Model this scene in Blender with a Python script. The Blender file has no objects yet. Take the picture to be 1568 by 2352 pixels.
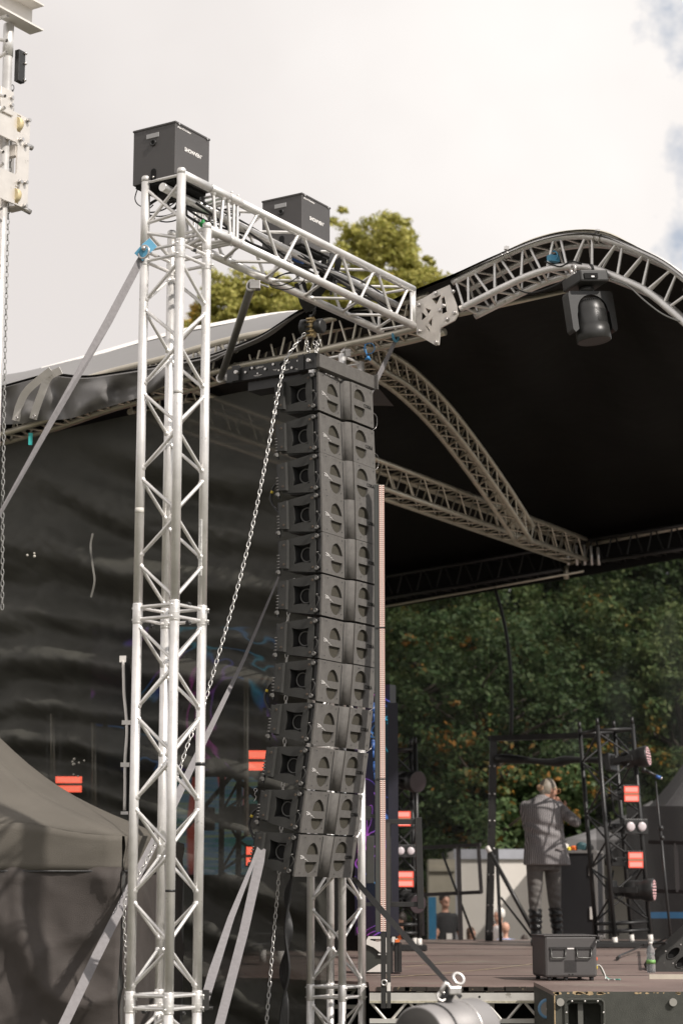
import bpy, bmesh, math, random
from mathutils import Vector, Matrix, noise
V = Vector
random.seed(7)
# ------------------------------------------------------------------ camera
TILT = math.radians(10.7); F = 4573.0; CH = 1.65
sc = bpy.context.scene
col = sc.collection
cam_d = bpy.data.cameras.new('camera'); cam = bpy.data.objects.new('camera', cam_d); col.objects.link(cam)
cam.location = (0, 0, CH); cam.rotation_euler = (math.pi/2 + TILT, 0, 0)
cam_d.sensor_fit = 'HORIZONTAL'; cam_d.sensor_width = 24.0; cam_d.lens = 24.0*F/1568.0
cam_d.clip_start = 0.1; cam_d.clip_end = 1000
cam_d.dof.use_dof = True; cam_d.dof.focus_distance = 11.9; cam_d.dof.aperture_fstop = 2.9
sc.camera = cam
# ------------------------------------------------------------------ light
SUN_AZ = V((0.765, -0.645, 0)).normalized(); SUN_EL = math.radians(42)
w = bpy.data.worlds.new('World'); sc.world = w; w.use_nodes = True
nt = w.node_tree; nt.nodes.clear()
def N(tree, t, **kw):
    n = tree.nodes.new(t)
    for k, v in kw.items():
        if k in n.inputs: n.inputs[k].default_value = v
        else: setattr(n, k, v)
    return n
out = N(nt, 'ShaderNodeOutputWorld'); bg = N(nt, 'ShaderNodeBackground', Strength=0.1)
sky = N(nt, 'ShaderNodeTexSky', sky_type='NISHITA', sun_disc=False)
sky.sun_elevation = SUN_EL; sky.sun_rotation = math.atan2(SUN_AZ.x, SUN_AZ.y)
tc = N(nt, 'ShaderNodeTexCoord')
n1 = N(nt, 'ShaderNodeTexNoise', Scale=9.0, Detail=7.0, Roughness=0.6)
nt.links.new(tc.outputs['Generated'], n1.inputs['Vector'])
n2 = N(nt, 'ShaderNodeTexNoise', Scale=3.2, Detail=5.0, Roughness=0.5)
nt.links.new(tc.outputs['Generated'], n2.inputs['Vector'])
# open blue sky lies to the right of the view, high up: patches of it show between clouds
dt = N(nt, 'ShaderNodeVectorMath', operation='DOT_PRODUCT'); dt.inputs[1].default_value = (1, 0, 0)
nt.links.new(tc.outputs['Generated'], dt.inputs[0])
dr = N(nt, 'ShaderNodeMapRange'); dr.inputs['From Min'].default_value = 0.03; dr.inputs['From Max'].default_value = 0.17; dr.inputs['To Max'].default_value = 0.30
nt.links.new(dt.outputs['Value'], dr.inputs['Value'])
ma = N(nt, 'ShaderNodeMath', operation='ADD')
nt.links.new(dr.outputs[0], ma.inputs[0]); nt.links.new(n1.outputs['Fac'], ma.inputs[1])
rp = N(nt, 'ShaderNodeMapRange'); rp.inputs['From Min'].default_value = 0.80; rp.inputs['From Max'].default_value = 0.91
nt.links.new(ma.outputs[0], rp.inputs['Value'])
cr = N(nt, 'ShaderNodeMix', data_type='RGBA')
cr.inputs[6].default_value = (8.2, 7.7, 7.45, 1); cr.inputs[7].default_value = (10.4, 9.95, 9.6, 1)
nb = N(nt, 'ShaderNodeMapRange'); nb.inputs['From Min'].default_value = 0.36; nb.inputs['From Max'].default_value = 0.72
nd = N(nt, 'ShaderNodeMath', operation='MULTIPLY_ADD'); nd.inputs[1].default_value = 0.9; 
nt.links.new(dt.outputs['Value'], nd.inputs[0]); nt.links.new(n2.outputs['Fac'], nd.inputs[2])
nt.links.new(nd.outputs[0], nb.inputs['Value']); nt.links.new(nb.outputs[0], cr.inputs[0])
mx = N(nt, 'ShaderNodeMix', data_type='RGBA')
bl = N(nt, 'ShaderNodeMix', data_type='RGBA'); bl.inputs[0].default_value = 0.75
bl.inputs[7].default_value = (4.4, 5.2, 6.4, 1)
nt.links.new(sky.outputs[0], bl.inputs[6])
nt.links.new(rp.outputs[0], mx.inputs[0]); nt.links.new(cr.outputs[2], mx.inputs[6]); nt.links.new(bl.outputs[2], mx.inputs[7])
nt.links.new(mx.outputs[2], bg.inputs['Color']); nt.links.new(bg.outputs[0], out.inputs[0])
sl = bpy.data.lights.new('sun', 'SUN'); sl.energy = 4.3; sl.angle = math.radians(1.2); sl.color = (1.0, 0.93, 0.86)
so = bpy.data.objects.new('sun', sl); col.objects.link(so)
sd = SUN_AZ*math.cos(SUN_EL) + V((0, 0, math.sin(SUN_EL)))
so.rotation_euler = sd.to_track_quat('Z', 'Y').to_euler(); so.location = (5, -5, 12)
sc.view_settings.view_transform = 'Standard'; sc.view_settings.look = 'None'
sc.view_settings.exposure = 0.0; sc.view_settings.gamma = 1.0
sc.cycles.max_bounces = 6; sc.cycles.transparent_max_bounces = 12
# ------------------------------------------------------------------ pixel rays (photo measured at 1568 x 2352)
CT, ST = math.cos(TILT), math.sin(TILT); CAM = V((0, 0, CH))
def ray(u, v):
    a = (u-784)/F; b = (1176-v)/F
    return V((a, CT - b*ST, ST + b*CT))
def P(u, v, Y):
    d = ray(u, v); return CAM + d*(Y/d.y)
def PZ(u, v, z):
    d = ray(u, v); return CAM + d*((z-CH)/d.z)
def PP(u, v, o, n):
    d = ray(u, v); return CAM + d*((o-CAM).dot(n)/d.dot(n))
def zat(v, Y): return P(784, v, Y).z
A2 = math.radians(58)
E2 = V((math.cos(A2), math.sin(A2), 0)); E1 = V((E2.y, -E2.x, 0)); UP = V((0, 0, 1))
NO = V((0.5, 12.4, 0))
def NP(u, v, off=0): return PP(u, v, NO+E2*off, E2)
FO = V((2.4, 22.5, 0))
def FP(u, v, off=0): return PP(u, v, FO+E2*off, E2)
# ------------------------------------------------------------------ materials
def mat(name, c, rough=0.5, metal=0.0, var=0.12, vs=6.0, bump=0.0, bs=60.0, emit=None, es=0.0, dirt=None, spec=0.5, rv=0.0, coat=0.0):
    m = bpy.data.materials.new(name); m.use_nodes = True; t = m.node_tree
    b = t.nodes['Principled BSDF']; tcn = N(t, 'ShaderNodeTexCoord')
    nz = N(t, 'ShaderNodeTexNoise', Scale=vs, Detail=5.0, Roughness=0.6); t.links.new(tcn.outputs['Object'], nz.inputs['Vector'])
    mxn = N(t, 'ShaderNodeMix', data_type='RGBA')
    mr = N(t, 'ShaderNodeMapRange'); mr.inputs['From Min'].default_value = 0.3; mr.inputs['From Max'].default_value = 0.7
    t.links.new(nz.outputs['Fac'], mr.inputs['Value']); t.links.new(mr.outputs[0], mxn.inputs[0])
    mxn.inputs[6].default_value = tuple(x*(1-var) for x in c) + (1,); mxn.inputs[7].default_value = tuple(min(1, x*(1+var)) for x in c) + (1,)
    src = mxn.outputs[2]
    if dirt:
        nz2 = N(t, 'ShaderNodeTexNoise', Scale=dirt[1], Detail=8.0, Roughness=0.7); t.links.new(tcn.outputs['Object'], nz2.inputs['Vector'])
        m2 = N(t, 'ShaderNodeMapRange'); m2.inputs['From Min'].default_value = dirt[2]; m2.inputs['From Max'].default_value = dirt[2]+0.06
        t.links.new(nz2.outputs['Fac'], m2.inputs['Value'])
        mm = N(t, 'ShaderNodeMix', data_type='RGBA'); mm.inputs[7].default_value = tuple(dirt[0])+(1,)
        t.links.new(m2.outputs[0], mm.inputs[0]); t.links.new(src, mm.inputs[6]); src = mm.outputs[2]
    t.links.new(src, b.inputs['Base Color'])
    b.inputs['Roughness'].default_value = rough; b.inputs['Metallic'].default_value = metal
    b.inputs['Specular IOR Level'].default_value = spec; b.inputs['Coat Weight'].default_value = coat
    if rv:
        r2 = N(t, 'ShaderNodeMapRange'); r2.inputs['To Min'].default_value = rough-rv; r2.inputs['To Max'].default_value = rough+rv
        t.links.new(nz.outputs['Fac'], r2.inputs['Value']); t.links.new(r2.outputs[0], b.inputs['Roughness'])
    if bump:
        nb_ = N(t, 'ShaderNodeTexNoise', Scale=bs, Detail=4.0); t.links.new(tcn.outputs['Object'], nb_.inputs['Vector'])
        bp = N(t, 'ShaderNodeBump', Strength=bump, Distance=0.01); t.links.new(nb_.outputs['Fac'], bp.inputs['Height'])
        t.links.new(bp.outputs[0], b.inputs['Normal'])
    if emit:
        b.inputs['Emission Color'].default_value = tuple(emit)+(1,); b.inputs['Emission Strength'].default_value = es
    return m
ALU = mat('aluminium', (0.79, 0.775, 0.755), 0.38, 0.62, 0.12, 9, 0.10, 160, rv=0.10, dirt=((0.50, 0.49, 0.47), 18, 0.63))
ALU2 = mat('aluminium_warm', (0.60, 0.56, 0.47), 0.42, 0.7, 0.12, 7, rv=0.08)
PLATE = mat('aluminium_plate', (0.74, 0.70, 0.65), 0.45, 0.6, 0.08, 12, 0.04, 200, dirt=((0.5, 0.47, 0.43), 20, 0.64))
STEEL = mat('zinc_steel', (0.62, 0.60, 0.58), 0.35, 0.9, 0.15, 30)
BRASS = mat('yellow_chromate', (0.55, 0.42, 0.22), 0.4, 0.7, 0.2, 30)
CAB = mat('cabinet_paint', (0.036, 0.036, 0.033), 0.62, 0, 0.18, 14, 0.5, 420, dirt=((0.10, 0.095, 0.085), 24, 0.63))
BAFF = mat('sunlit_baffle_paint', (0.122, 0.115, 0.106), 0.55, 0, 0.16, 30, 0.55, 500, dirt=((0.17, 0.16, 0.15), 45, 0.66))  # cabinet paint made lighter: sunlight on the fronts is put into the colour
GRIL = mat('grille_foam', (0.060, 0.054, 0.040), 0.95, 0, 0.3, 200, 0.6, 700)
BLK = mat('black_metal', (0.022, 0.022, 0.022), 0.4, 0, 0.2, 10, 0.1, 200)
BLKW = mat('worn_black_metal', (0.022, 0.021, 0.020), 0.42, 0, 0.2, 10, 0.1, 200, dirt=((0.45, 0.43, 0.40), 38, 0.70))
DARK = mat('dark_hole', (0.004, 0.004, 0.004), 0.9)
RUB = mat('rubber_cable', (0.014, 0.014, 0.014), 0.5)
GREYBOX = mat('charcoal_sheet_metal', (0.075, 0.071, 0.070), 0.5, 0, 0.06, 6, 0.25, 600)
WHITE = mat('white_plastic', (0.72, 0.69, 0.65), 0.5, 0, 0.06, 8)
TEXTW = mat('white_print', (0.80, 0.78, 0.76), 0.6)
STRAP = mat('grey_webbing', (0.22, 0.21, 0.215), 0.85, 0, 0.10, 40, 0.4, 300)
STRAPB = mat('black_webbing', (0.03, 0.03, 0.03), 0.7, 0, 0.15, 40, 0.4, 300)
BLUE = mat('blue_webbing', (0.10, 0.33, 0.50), 0.6)
GREEN = mat('green_webbing', (0.03, 0.30, 0.08), 0.6)
NEEN = mat('blue_connector', (0.05, 0.14, 0.42), 0.4)
YEL = mat('yellow_tape', (0.55, 0.42, 0.05), 0.5)
CHAIN = mat('chain_zinc', (0.55, 0.54, 0.52), 0.32, 0.85, 0.1, 40)
# ------------------------------------------------------------------ mesh helpers
class MB:
    def __init__(s): s.v = []; s.f = []; s.sm = []
    def add(s, vs, fs, smooth=True):
        o = len(s.v); s.v += [V(p) for p in vs]; s.f += [tuple(i+o for i in f) for f in fs]; s.sm += [smooth]*len(fs); return s
    def ring(s, c, n, r, seg, ref=None):
        n = n.normalized(); a = (ref or (V((0, 0, 1)) if abs(n.z) < 0.9 else V((1, 0, 0))))
        x = a.cross(n).normalized(); y = n.cross(x)
        return [c + x*(r*math.cos(2*math.pi*k/seg)) + y*(r*math.sin(2*math.pi*k/seg)) for k in range(seg)]
    def tube(s, pts, r, seg=10, cap=True):
        pts = [V(p) for p in pts]; m = len(pts); rs = r if isinstance(r, (list, tuple)) else [r]*m
        vs = []; ref = None
        for i in range(m):
            d = (pts[min(i+1, m-1)] - pts[max(i-1, 0)])
            if d.length < 1e-9: d = V((0, 0, 1))
            d.normalize()
            if ref is None: ref = V((0, 0, 1)) if abs(d.z) < 0.9 else V((1, 0, 0))
            x = ref.cross(d)
            if x.length < 0.05: ref = V((0.3, 1, 0.2)); x = ref.cross(d)
            x.normalize(); y = d.cross(x); ref = y.copy() if m > 2 else ref
            # keep the frame turning smoothly
            vs += [pts[i] + x*(rs[i]*math.cos(2*math.pi*k/seg)) + y*(rs[i]*math.sin(2*math.pi*k/seg)) for k in range(seg)]
            if m > 2: ref = y
        fs = []
        for i in range(m-1):
            for k in range(seg):
                a, b = i*seg+k, i*seg+(k+1) % seg
                fs.append((a, b, b+seg, a+seg))
        s.add(vs, fs)
        if cap:
            o = len(s.v)-len(vs)
            s.f += [tuple(o+k for k in range(seg))[::-1], tuple(o+(m-1)*seg+k for k in range(seg))]; s.sm += [False, False]
        return s
    def box(s, c, size, M=None, smooth=False):
        c = V(c); hx, hy, hz = [q/2 for q in size]
        vs = [V((sx*hx, sy*hy, sz*hz)) for sx in (-1, 1) for sy in (-1, 1) for sz in (-1, 1)]
        if M is not None: vs = [M @ q for q in vs]
        vs = [c+q for q in vs]
        s.add(vs, [(0, 1, 3, 2), (4, 6, 7, 5), (0, 4, 5, 1), (2, 3, 7, 6), (0, 2, 6, 4), (1, 5, 7, 3)], smooth); return s
    def bar(s, a, b, wd, ht, up=None):
        a, b = V(a), V(b); d = (b-a); L = d.length; d.normalize()
        u = V(up) if up else (V((0, 0, 1)) if abs(d.z) < 0.9 else V((0, 1, 0)))
        x = d.cross(u).normalized(); z = x.cross(d)
        M = Matrix((x, d, z)).transposed()
        return s.box((a+b)/2, (wd, L, ht), M)
    def prism(s, pts, dvec, smooth=False):
        n = len(pts); dvec = V(dvec); vs = [V(p) for p in pts] + [V(p)+dvec for p in pts]
        fs = [tuple(range(n))[::-1], tuple(range(n, 2*n))] + [(i, (i+1) % n, (i+1) % n+n, i+n) for i in range(n)]
        return s.add(vs, fs, smooth)
    def ball(s, c, r, seg=12, rings=8, sc_=(1, 1, 1), M=None):
        vs = []; fs = []
        for i in range(rings+1):
            th = math.pi*i/rings
            for k in range(seg):
                ph = 2*math.pi*k/seg
                q = V((math.sin(th)*math.cos(ph)*sc_[0], math.sin(th)*math.sin(ph)*sc_[1], math.cos(th)*sc_[2]))*r
                if M is not None: q = M @ q
                vs.append(V(c)+q)
        for i in range(rings):
            for k in range(seg):
                a, b = i*seg+k, i*seg+(k+1) % seg; fs.append((a, a+seg, b+seg, b))
        return s.add(vs, fs)
    def loft(s, rings, cap=True, smooth=True):
        n = len(rings[0]); vs = [V(p) for r in rings for p in r]; fs = []
        for i in range(len(rings)-1):
            for k in range(n):
                a, b = i*n+k, i*n+(k+1) % n; fs.append((a, b, b+n, a+n))
        s.add(vs, fs, smooth)
        if cap:
            o = len(s.v)-len(vs)
            s.f += [tuple(o+k for k in range(n))[::-1], tuple(o+(len(rings)-1)*n+k for k in range(n))]; s.sm += [False]*2
        return s
    def lathe(s, c, axis, prof, seg=20):
        axis = V(axis).normalized(); rings = [s.ring(V(c)+axis*h, axis, max(r, 1e-4), seg) for h, r in prof]
        return s.loft(rings)
    def grid(s, rows, smooth=True):
        n = len(rows[0]); vs = [V(p) for r in rows for p in r]
        fs = [(i*n+k, i*n+k+1, (i+1)*n+k+1, (i+1)*n+k) for i in range(len(rows)-1) for k in range(n-1)]
        return s.add(vs, fs, smooth)
    def torus(s, c, axis, R, r, seg=20, sg=8, a0=0, a1=2*math.pi):
        ring = s.ring(V(c), V(axis), R, 4); x = (ring[0]-V(c)).normalized(); y = (ring[1]-V(c)).normalized()
        full = abs(a1-a0-2*math.pi) < 1e-6
        return s.tube([V(c)+x*(R*math.cos(a0+(a1-a0)*k/seg))+y*(R*math.sin(a0+(a1-a0)*k/seg)) for k in range(seg+1)], r, sg, cap=not full)
    def merge_mesh(s, me, M):
        o = len(s.v); s.v += [M @ q.co for q in me.vertices]
        for p in me.polygons: s.f.append(tuple(i+o for i in p.vertices)); s.sm.append(False)
        return s
    def build(s, name, m, parent=None, world=True, bevel=0.0, solid=0.0, label=None, mods=None):
        me = bpy.data.meshes.new(name)
        M = parent_inv(parent) if (world and parent is not None) else None
        vs = [M @ q for q in s.v] if M is not None else s.v
        me.from_pydata([tuple(q) for q in vs], [], s.f); me.update()
        me.polygons.foreach_set('use_smooth', s.sm)
        bm = bmesh.new(); bm.from_mesh(me)
        bmesh.ops.recalc_face_normals(bm, faces=bm.faces); bm.to_mesh(me); bm.free()
        for q in (m if isinstance(m, (list, tuple)) else [m]): me.materials.append(q)
        o = bpy.data.objects.new(name, me); col.objects.link(o)
        if parent is not None: o.parent = parent
        if solid: md = o.modifiers.new('solid', 'SOLIDIFY'); md.thickness = solid; md.offset = 0
        if bevel: md = o.modifiers.new('bevel', 'BEVEL'); md.width = bevel; md.segments = 2; md.limit_method = 'ANGLE'; md.angle_limit = 0.6
        if label: o['label'] = label
        return o
def parent_inv(p):
    M = Matrix.Identity(4); q = p
    while q is not None: M = q.matrix_basis @ M; q = q.parent
    return M.inverted()
def thing(name, label, cat, loc=(0, 0, 0), M=None, group=None):
    o = bpy.data.objects.new(name, None); col.objects.link(o); o.empty_display_size = 0.1
    if M is not None: o.matrix_basis = Matrix.Translation(V(loc)) @ M.to_4x4()
    else: o.location = loc
    o['label'] = label; o['category'] = cat
    if group: o['group'] = group
    return o
def tag(o, label, cat, group=None, kind=None):
    if label: o['label'] = label
    if cat: o['category'] = cat
    if group: o['group'] = group
    if kind: o['kind'] = kind
    return o
def basis(x, y, z): return Matrix((V(x), V(y), V(z))).transposed()
def rotz(a): return Matrix.Rotation(math.radians(a), 3, 'Z')
def copy_tree(o, parent=None):
    c = o.copy(); col.objects.link(c)
    if parent is not None: c.parent = parent
    for ch in list(o.children): copy_tree(ch, c)
    return c
def flat(outer, holes, M, thick):
    """a plate cut from a 2-D outline (with holes), laid in M's x/y plane, thick along M's z; returns mesh verts in world"""
    cu = bpy.data.curves.new('tmp', 'CURVE'); cu.dimensions = '2D'; cu.fill_mode = 'BOTH'; cu.extrude = thick/2
    for pl in [outer]+list(holes):
        sp = cu.splines.new('POLY'); sp.points.add(len(pl)-1)
        for i, p in enumerate(pl): sp.points[i].co = (p[0], p[1], 0, 1)
        sp.use_cyclic_u = True
    return cu_mesh(cu, M)
def cu_mesh(cu, M):
    ob = bpy.data.objects.new('tmp', cu); col.objects.link(ob)
    dg = bpy.context.evaluated_depsgraph_get(); me = bpy.data.meshes.new_from_object(ob.evaluated_get(dg))
    mb = MB(); mb.merge_mesh(me, M)
    bpy.data.objects.remove(ob); bpy.data.meshes.remove(me); bpy.data.curves.remove(cu)
    return mb
def text(s, size, M, thick=0.002, bold=0.0, align='LEFT', space=1.0):
    cu = bpy.data.curves.new('tmp', 'FONT'); cu.body = s; cu.size = size; cu.extrude = thick/2; cu.offset = bold; cu.align_x = align; cu.space_character = space
    return cu_mesh(cu, M)
def M4(o, x, y, z):
    m = basis(x, y, z).to_4x4(); m.translation = V(o); return m
def circ(cx, cy, r, n=24, a0=0, a1=360, ry=None):
    return [(cx+r*math.cos(math.radians(a0+(a1-a0)*k/n)), cy+(ry or r)*math.sin(math.radians(a0+(a1-a0)*k/n))) for k in range(n+(0 if a1-a0 == 360 else 1))]
def cat(pts, n=8):
    """Catmull-Rom through points"""
    pts = [V(p) for p in pts]; q = [pts[0]*2-pts[1]]+pts+[pts[-1]*2-pts[-2]]; outp = []
    for i in range(1, len(q)-2):
        for k in range(n):
            t = k/n; a, b, c, d = q[i-1], q[i], q[i+1], q[i+2]
            outp.append(0.5*((2*b)+(c-a)*t+(2*a-5*b+4*c-d)*t*t+(3*b-a-3*c+d)*t**3))
    outp.append(pts[-1]); return outp
def section(parent):
    e = bpy.data.objects.new('truss_section', None); col.objects.link(e); e.parent = parent; e.empty_display_size = 0.05; return e
class Path:
    def __init__(s, pts):
        s.p = [V(q) for q in pts]; s.L = [0]
        for i in range(1, len(s.p)): s.L.append(s.L[-1]+(s.p[i]-s.p[i-1]).length)
    def at(s, l):
        l = max(0, min(s.L[-1], l))
        for i in range(1, len(s.L)):
            if l <= s.L[i]+1e-9:
                t = (l-s.L[i-1])/max(1e-9, s.L[i]-s.L[i-1]); return s.p[i-1].lerp(s.p[i], t)
        return s.p[-1]
    def dir(s, l): return (s.at(l+0.02)-s.at(l-0.02)).normalized()
def truss(parent, path, side, size, rc, rb, n, m, parity=0, ends=(1, 1), gap=0.035, seg=12, bseg=8, planar=False, skipchord=False, faces=(0, 1, 2, 3), sleeve=0.0):
    """box truss along a path; one mesh per chord and per brace"""
    if not isinstance(path, Path): path = Path(path)
    side = V(side).normalized(); h = size/2; L = path.L[-1]
    def corner(c, l):
        d = path.dir(l); up = side.cross(d).normalized(); 
        if up.z < -0.2: up = -up
        sx, sy = [(-1, -1), (1, -1), (1, 1), (-1, 1)][c % 4]
        return path.at(l)+side*(sx*h)+up*(sy*h)
    if not skipchord:
        ns = max(1, min(60, (len(path.p)-1)*1)) if len(path.p) > 2 else 1
        for c in range(4):
            MB().tube([corner(c, L*i/ns) for i in range(ns+1)], rc, seg).build('chord', m, parent)
    e = 0.04 if L > 0.5 else 0.02
    for f in faces:
        a, b = f, (f+1) % 4
        for k in range(n):
            ca, cb = (a, b) if (a+k+parity) % 2 == 0 else (b, a)
            l0 = e+(L-2*e)*k/n; l1 = e+(L-2*e)*(k+1)/n
            pa, pb = corner(ca, l0+gap), corner(cb, l1-gap); bmb = MB().tube([pa, pb], rb, bseg, cap=False)
            if seg >= 16:      # weld beads where the brace meets the chords
                dd = (pb-pa).normalized()
                for q_, s_ in ((pa, 1), (pb, -1)): bmb.tube([q_+dd*s_*(rc*0.8), q_+dd*s_*(rc*1.15), q_+dd*s_*(rc*1.5)], [rb*1.7, rb*1.55, rb*1.02], bseg, cap=False)
            bmb.build('brace', m, parent)
        for i, en in enumerate(ends):
            if en: l = e*0.6 if i == 0 else L-e*0.6; MB().tube([corner(a, l), corner(b, l)], rb, bseg, cap=False).build('brace', m, parent)
    if sleeve:
        mb = MB()
        for c in range(4):
            for l, sg in ((0, 1), (L, -1)):
                d = path.dir(l)
                mb.tube([corner(c, l), corner(c, l+sg*sleeve*0.45)], rc*1.10, seg)
        mb.build('collar', m, parent)
    return corner
def chain(parent_name, pts, pitch, wire, m, label, catn, wd=None, twist=0.0):
    p = Path(pts); n = max(2, int(p.L[-1]/pitch)); mb = MB(); wd = wd or pitch*0.42
    for i in range(n):
        l = (i+0.5)*p.L[-1]/n; d = p.dir(l); c = p.at(l)
        r = V((0, 1, 0)) if abs(d.y) < 0.8 else V((1, 0, 0))
        x = d.cross(r).normalized(); y = d.cross(x)
        s = x if i % 2 == 0 else (y*0.85+x*0.5).normalized()
        hl = pitch*0.62; pl = []
        for k in range(12):
            a = 2*math.pi*k/12
            pl.append(c + s*(wd*math.cos(a)) + d*(hl*(math.sin(a))*(1.0) + 0))
        pl.append(pl[0]); mb.tube(pl, wire, 5, cap=False)
    o = mb.build(parent_name, m)
    return tag(o, label, catn) if catn else o
def ribbon(name, pts, widths, m, label, catn, wdirs=None, th=0.0025, parent=None):
    p = [V(q) for q in pts]; rows = []
    for i, q in enumerate(p):
        d = (p[min(i+1, len(p)-1)]-p[max(i-1, 0)]).normalized()
        wv = wdirs[i] if wdirs else d.cross(q-CAM).normalized()
        wv = (V(wv)-d*V(wv).dot(d)).normalized()
        nrm = d.cross(wv).normalized(); h = widths[i]/2
        rows.append([q-wv*h-nrm*th/2, q+wv*h-nrm*th/2, q+wv*h+nrm*th/2, q-wv*h+nrm*th/2])
    mb = MB().loft(rows, True, False); o = mb.build(name, m, parent)
    if catn: tag(o, label, catn)
    return o
# ================================================================== ground
g = MB().grid([[V((x, y, 0.02*noise.noise(V((x*0.3, y*0.3, 0))))) for x in range(-200, 201, 10)] for y in range(-30, 400, 10)])
GRASS = mat('grass_ground', (0.10, 0.098, 0.070), 0.9, 0, 0.3, 0.8, 0.6, 30, dirt=((0.13, 0.10, 0.07), 0.5, 0.55))
tag(g.build('ground', GRASS), None, None, kind='structure')
# ================================================================== the tall truss tower in front
SZ = 0.24; RC = 0.0245; RB = 0.0095
T1 = P(376, 2300, 10.35); T1.z = 0
legL, legF, legR, legB = [T1 + E1*(a*SZ/2) + E2*(b*SZ/2) for a, b in ((-1, -1), (1, -1), (1, 1), (-1, 1))]
ZTOP = zat(398, legF.y); ZLOW = ZTOP-SZ
TL = [0.0, zat(2303, legL.y), zat(1410, legL.y), zat(588, legL.y)]
tower = thing('truss_tower', 'tall bright aluminium box truss tower in front, carrying the arm with the two charcoal boxes', 'truss tower', T1)
base = MB().box(T1+V((0, 0, 0.006)), (0.6, 0.6, 0.012), basis(E1, E2, UP)).build('base_plate', STEEL, tower)
NOD = [6, 8, 8]
PAR = [0, 1, 0]
for i in range(3):
    z0, z1 = TL[i], TL[i+1]; sec = section(tower)
    for c in (legL, legF, legR, legB):
        coup = MB(); p = V((c.x, c.y, z1))
        coup.tube([p-UP*0.055, p-UP*0.05, p+UP*0.05, p+UP*0.055], [RC, RC*1.08, RC*1.08, RC], 16)
        for dz in (-0.045, -0.012, 0.012, 0.045): coup.torus(p+UP*dz, UP, RC*1.08, 0.0014, 16, 5)
        for dz in (-0.03, 0.03):
            d = E1 if c in (legL, legR) else E2
            coup.tube([p+UP*dz-d*0.036, p+UP*dz+d*0.036], 0.0055, 8); coup.ball(p+UP*dz+d*0.038, 0.0075, 8, 6)
            coup.tube([p+UP*dz+d*0.036, p+UP*(dz-0.02)+d*0.044, p+UP*(dz-0.012)+d*0.028], 0.0018, 5)
        coup.build('coupler', ALU, sec)
    truss(sec, [V((T1.x, T1.y, z0+0.01)), V((T1.x, T1.y, z1-0.005))], E1, SZ, RC, RB, NOD[i], ALU, PAR[i], gap=0.017, seg=20)
# top block: four uprights and the rungs between them
sec = section(tower)
for c, zt in ((legL, ZTOP), (legF, ZTOP), (legR, ZLOW), (legB, ZLOW)): MB().tube([V((c.x, c.y, zt-0.004)), V((c.x, c.y, zt+0.022)), V((c.x, c.y, zt+0.030)), V((c.x, c.y, zt+0.033))], [RC, RC, RC*0.8, RC*0.3], 20).build('end_cap', ALU, sec)
for c, zt in ((legL, ZTOP), (legF, ZTOP), (legR, ZLOW), (legB, ZLOW)): MB().tube([V((c.x, c.y, TL[3])), V((c.x, c.y, zt))], RC, 20).build('chord', ALU, sec)
def br(a, za, b, zb, par=None, r=RB): MB().tube([V((a.x, a.y, za)), V((b.x, b.y, zb))], r, 8, cap=False).build('brace', ALU, par or sec)
zb0 = TL[3]+0.03
for a, b in ((legL, legF), (legF, legR), (legR, legB), (legB, legL)): br(a, zb0, b, zb0)
br(legL, ZTOP-0.005, legF, ZTOP-0.005); br(legB, ZLOW, legR, ZLOW); br(legL, ZLOW, legF, ZLOW+0.02)
br(legL, ZLOW-0.02, legF, ZTOP-0.04); br(legL, ZLOW-0.05, legF, zb0+0.03); br(legL, ZTOP-0.04, legF, ZLOW-0.01)
br(legL, ZLOW-0.03, legB, zb0+0.02); br(legF, ZTOP-0.22, legR, zb0+0.06); br(legB, zb0+0.04, legR, ZLOW-0.03)
for zz in (zb0, TL[2]-0.05, TL[2]+0.05, TL[1]-0.05):   # dark rubber sleeves on some rungs
    for a, b in ((legL, legB), (legF, legR)):
        p = V((a.x, a.y, 0)).lerp(V((b.x, b.y, 0)), 0.5); d = (b-a).normalized(); q = V((p.x, p.y, zz-0.002))
        MB().tube([q-d*0.012, q+d*0.012], RB*1.15, 10).build('rubber_sleeve', RUB, sec)
for k, (c, v_) in enumerate(((legF, 905), (legL, 1180), (legR, 1760), (legF, 2050))):
    z_ = zat(v_, c.y); MB().tube([V((c.x, c.y, z_)), V((c.x, c.y, z_+(0.018, 0.03, 0.018, 0.012)[k]))], RC*1.015, 20).build('tape_band', (mat('grey_tape', (0.42, 0.41, 0.39), 0.6), mat('pale_tape', (0.62, 0.60, 0.55), 0.6), RUB, YEL)[k] if k != 3 else RUB, tower)
lb = MB().box(V((legR.x-0.012, legR.y-0.022, TL[2]+0.36)), (0.018, 0.006, 0.30), basis(E1, E2, UP)).build('paper_label', mat('pale_label', (0.6, 0.6, 0.58), 0.7, 0, 0.3, 60), tower)
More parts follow.
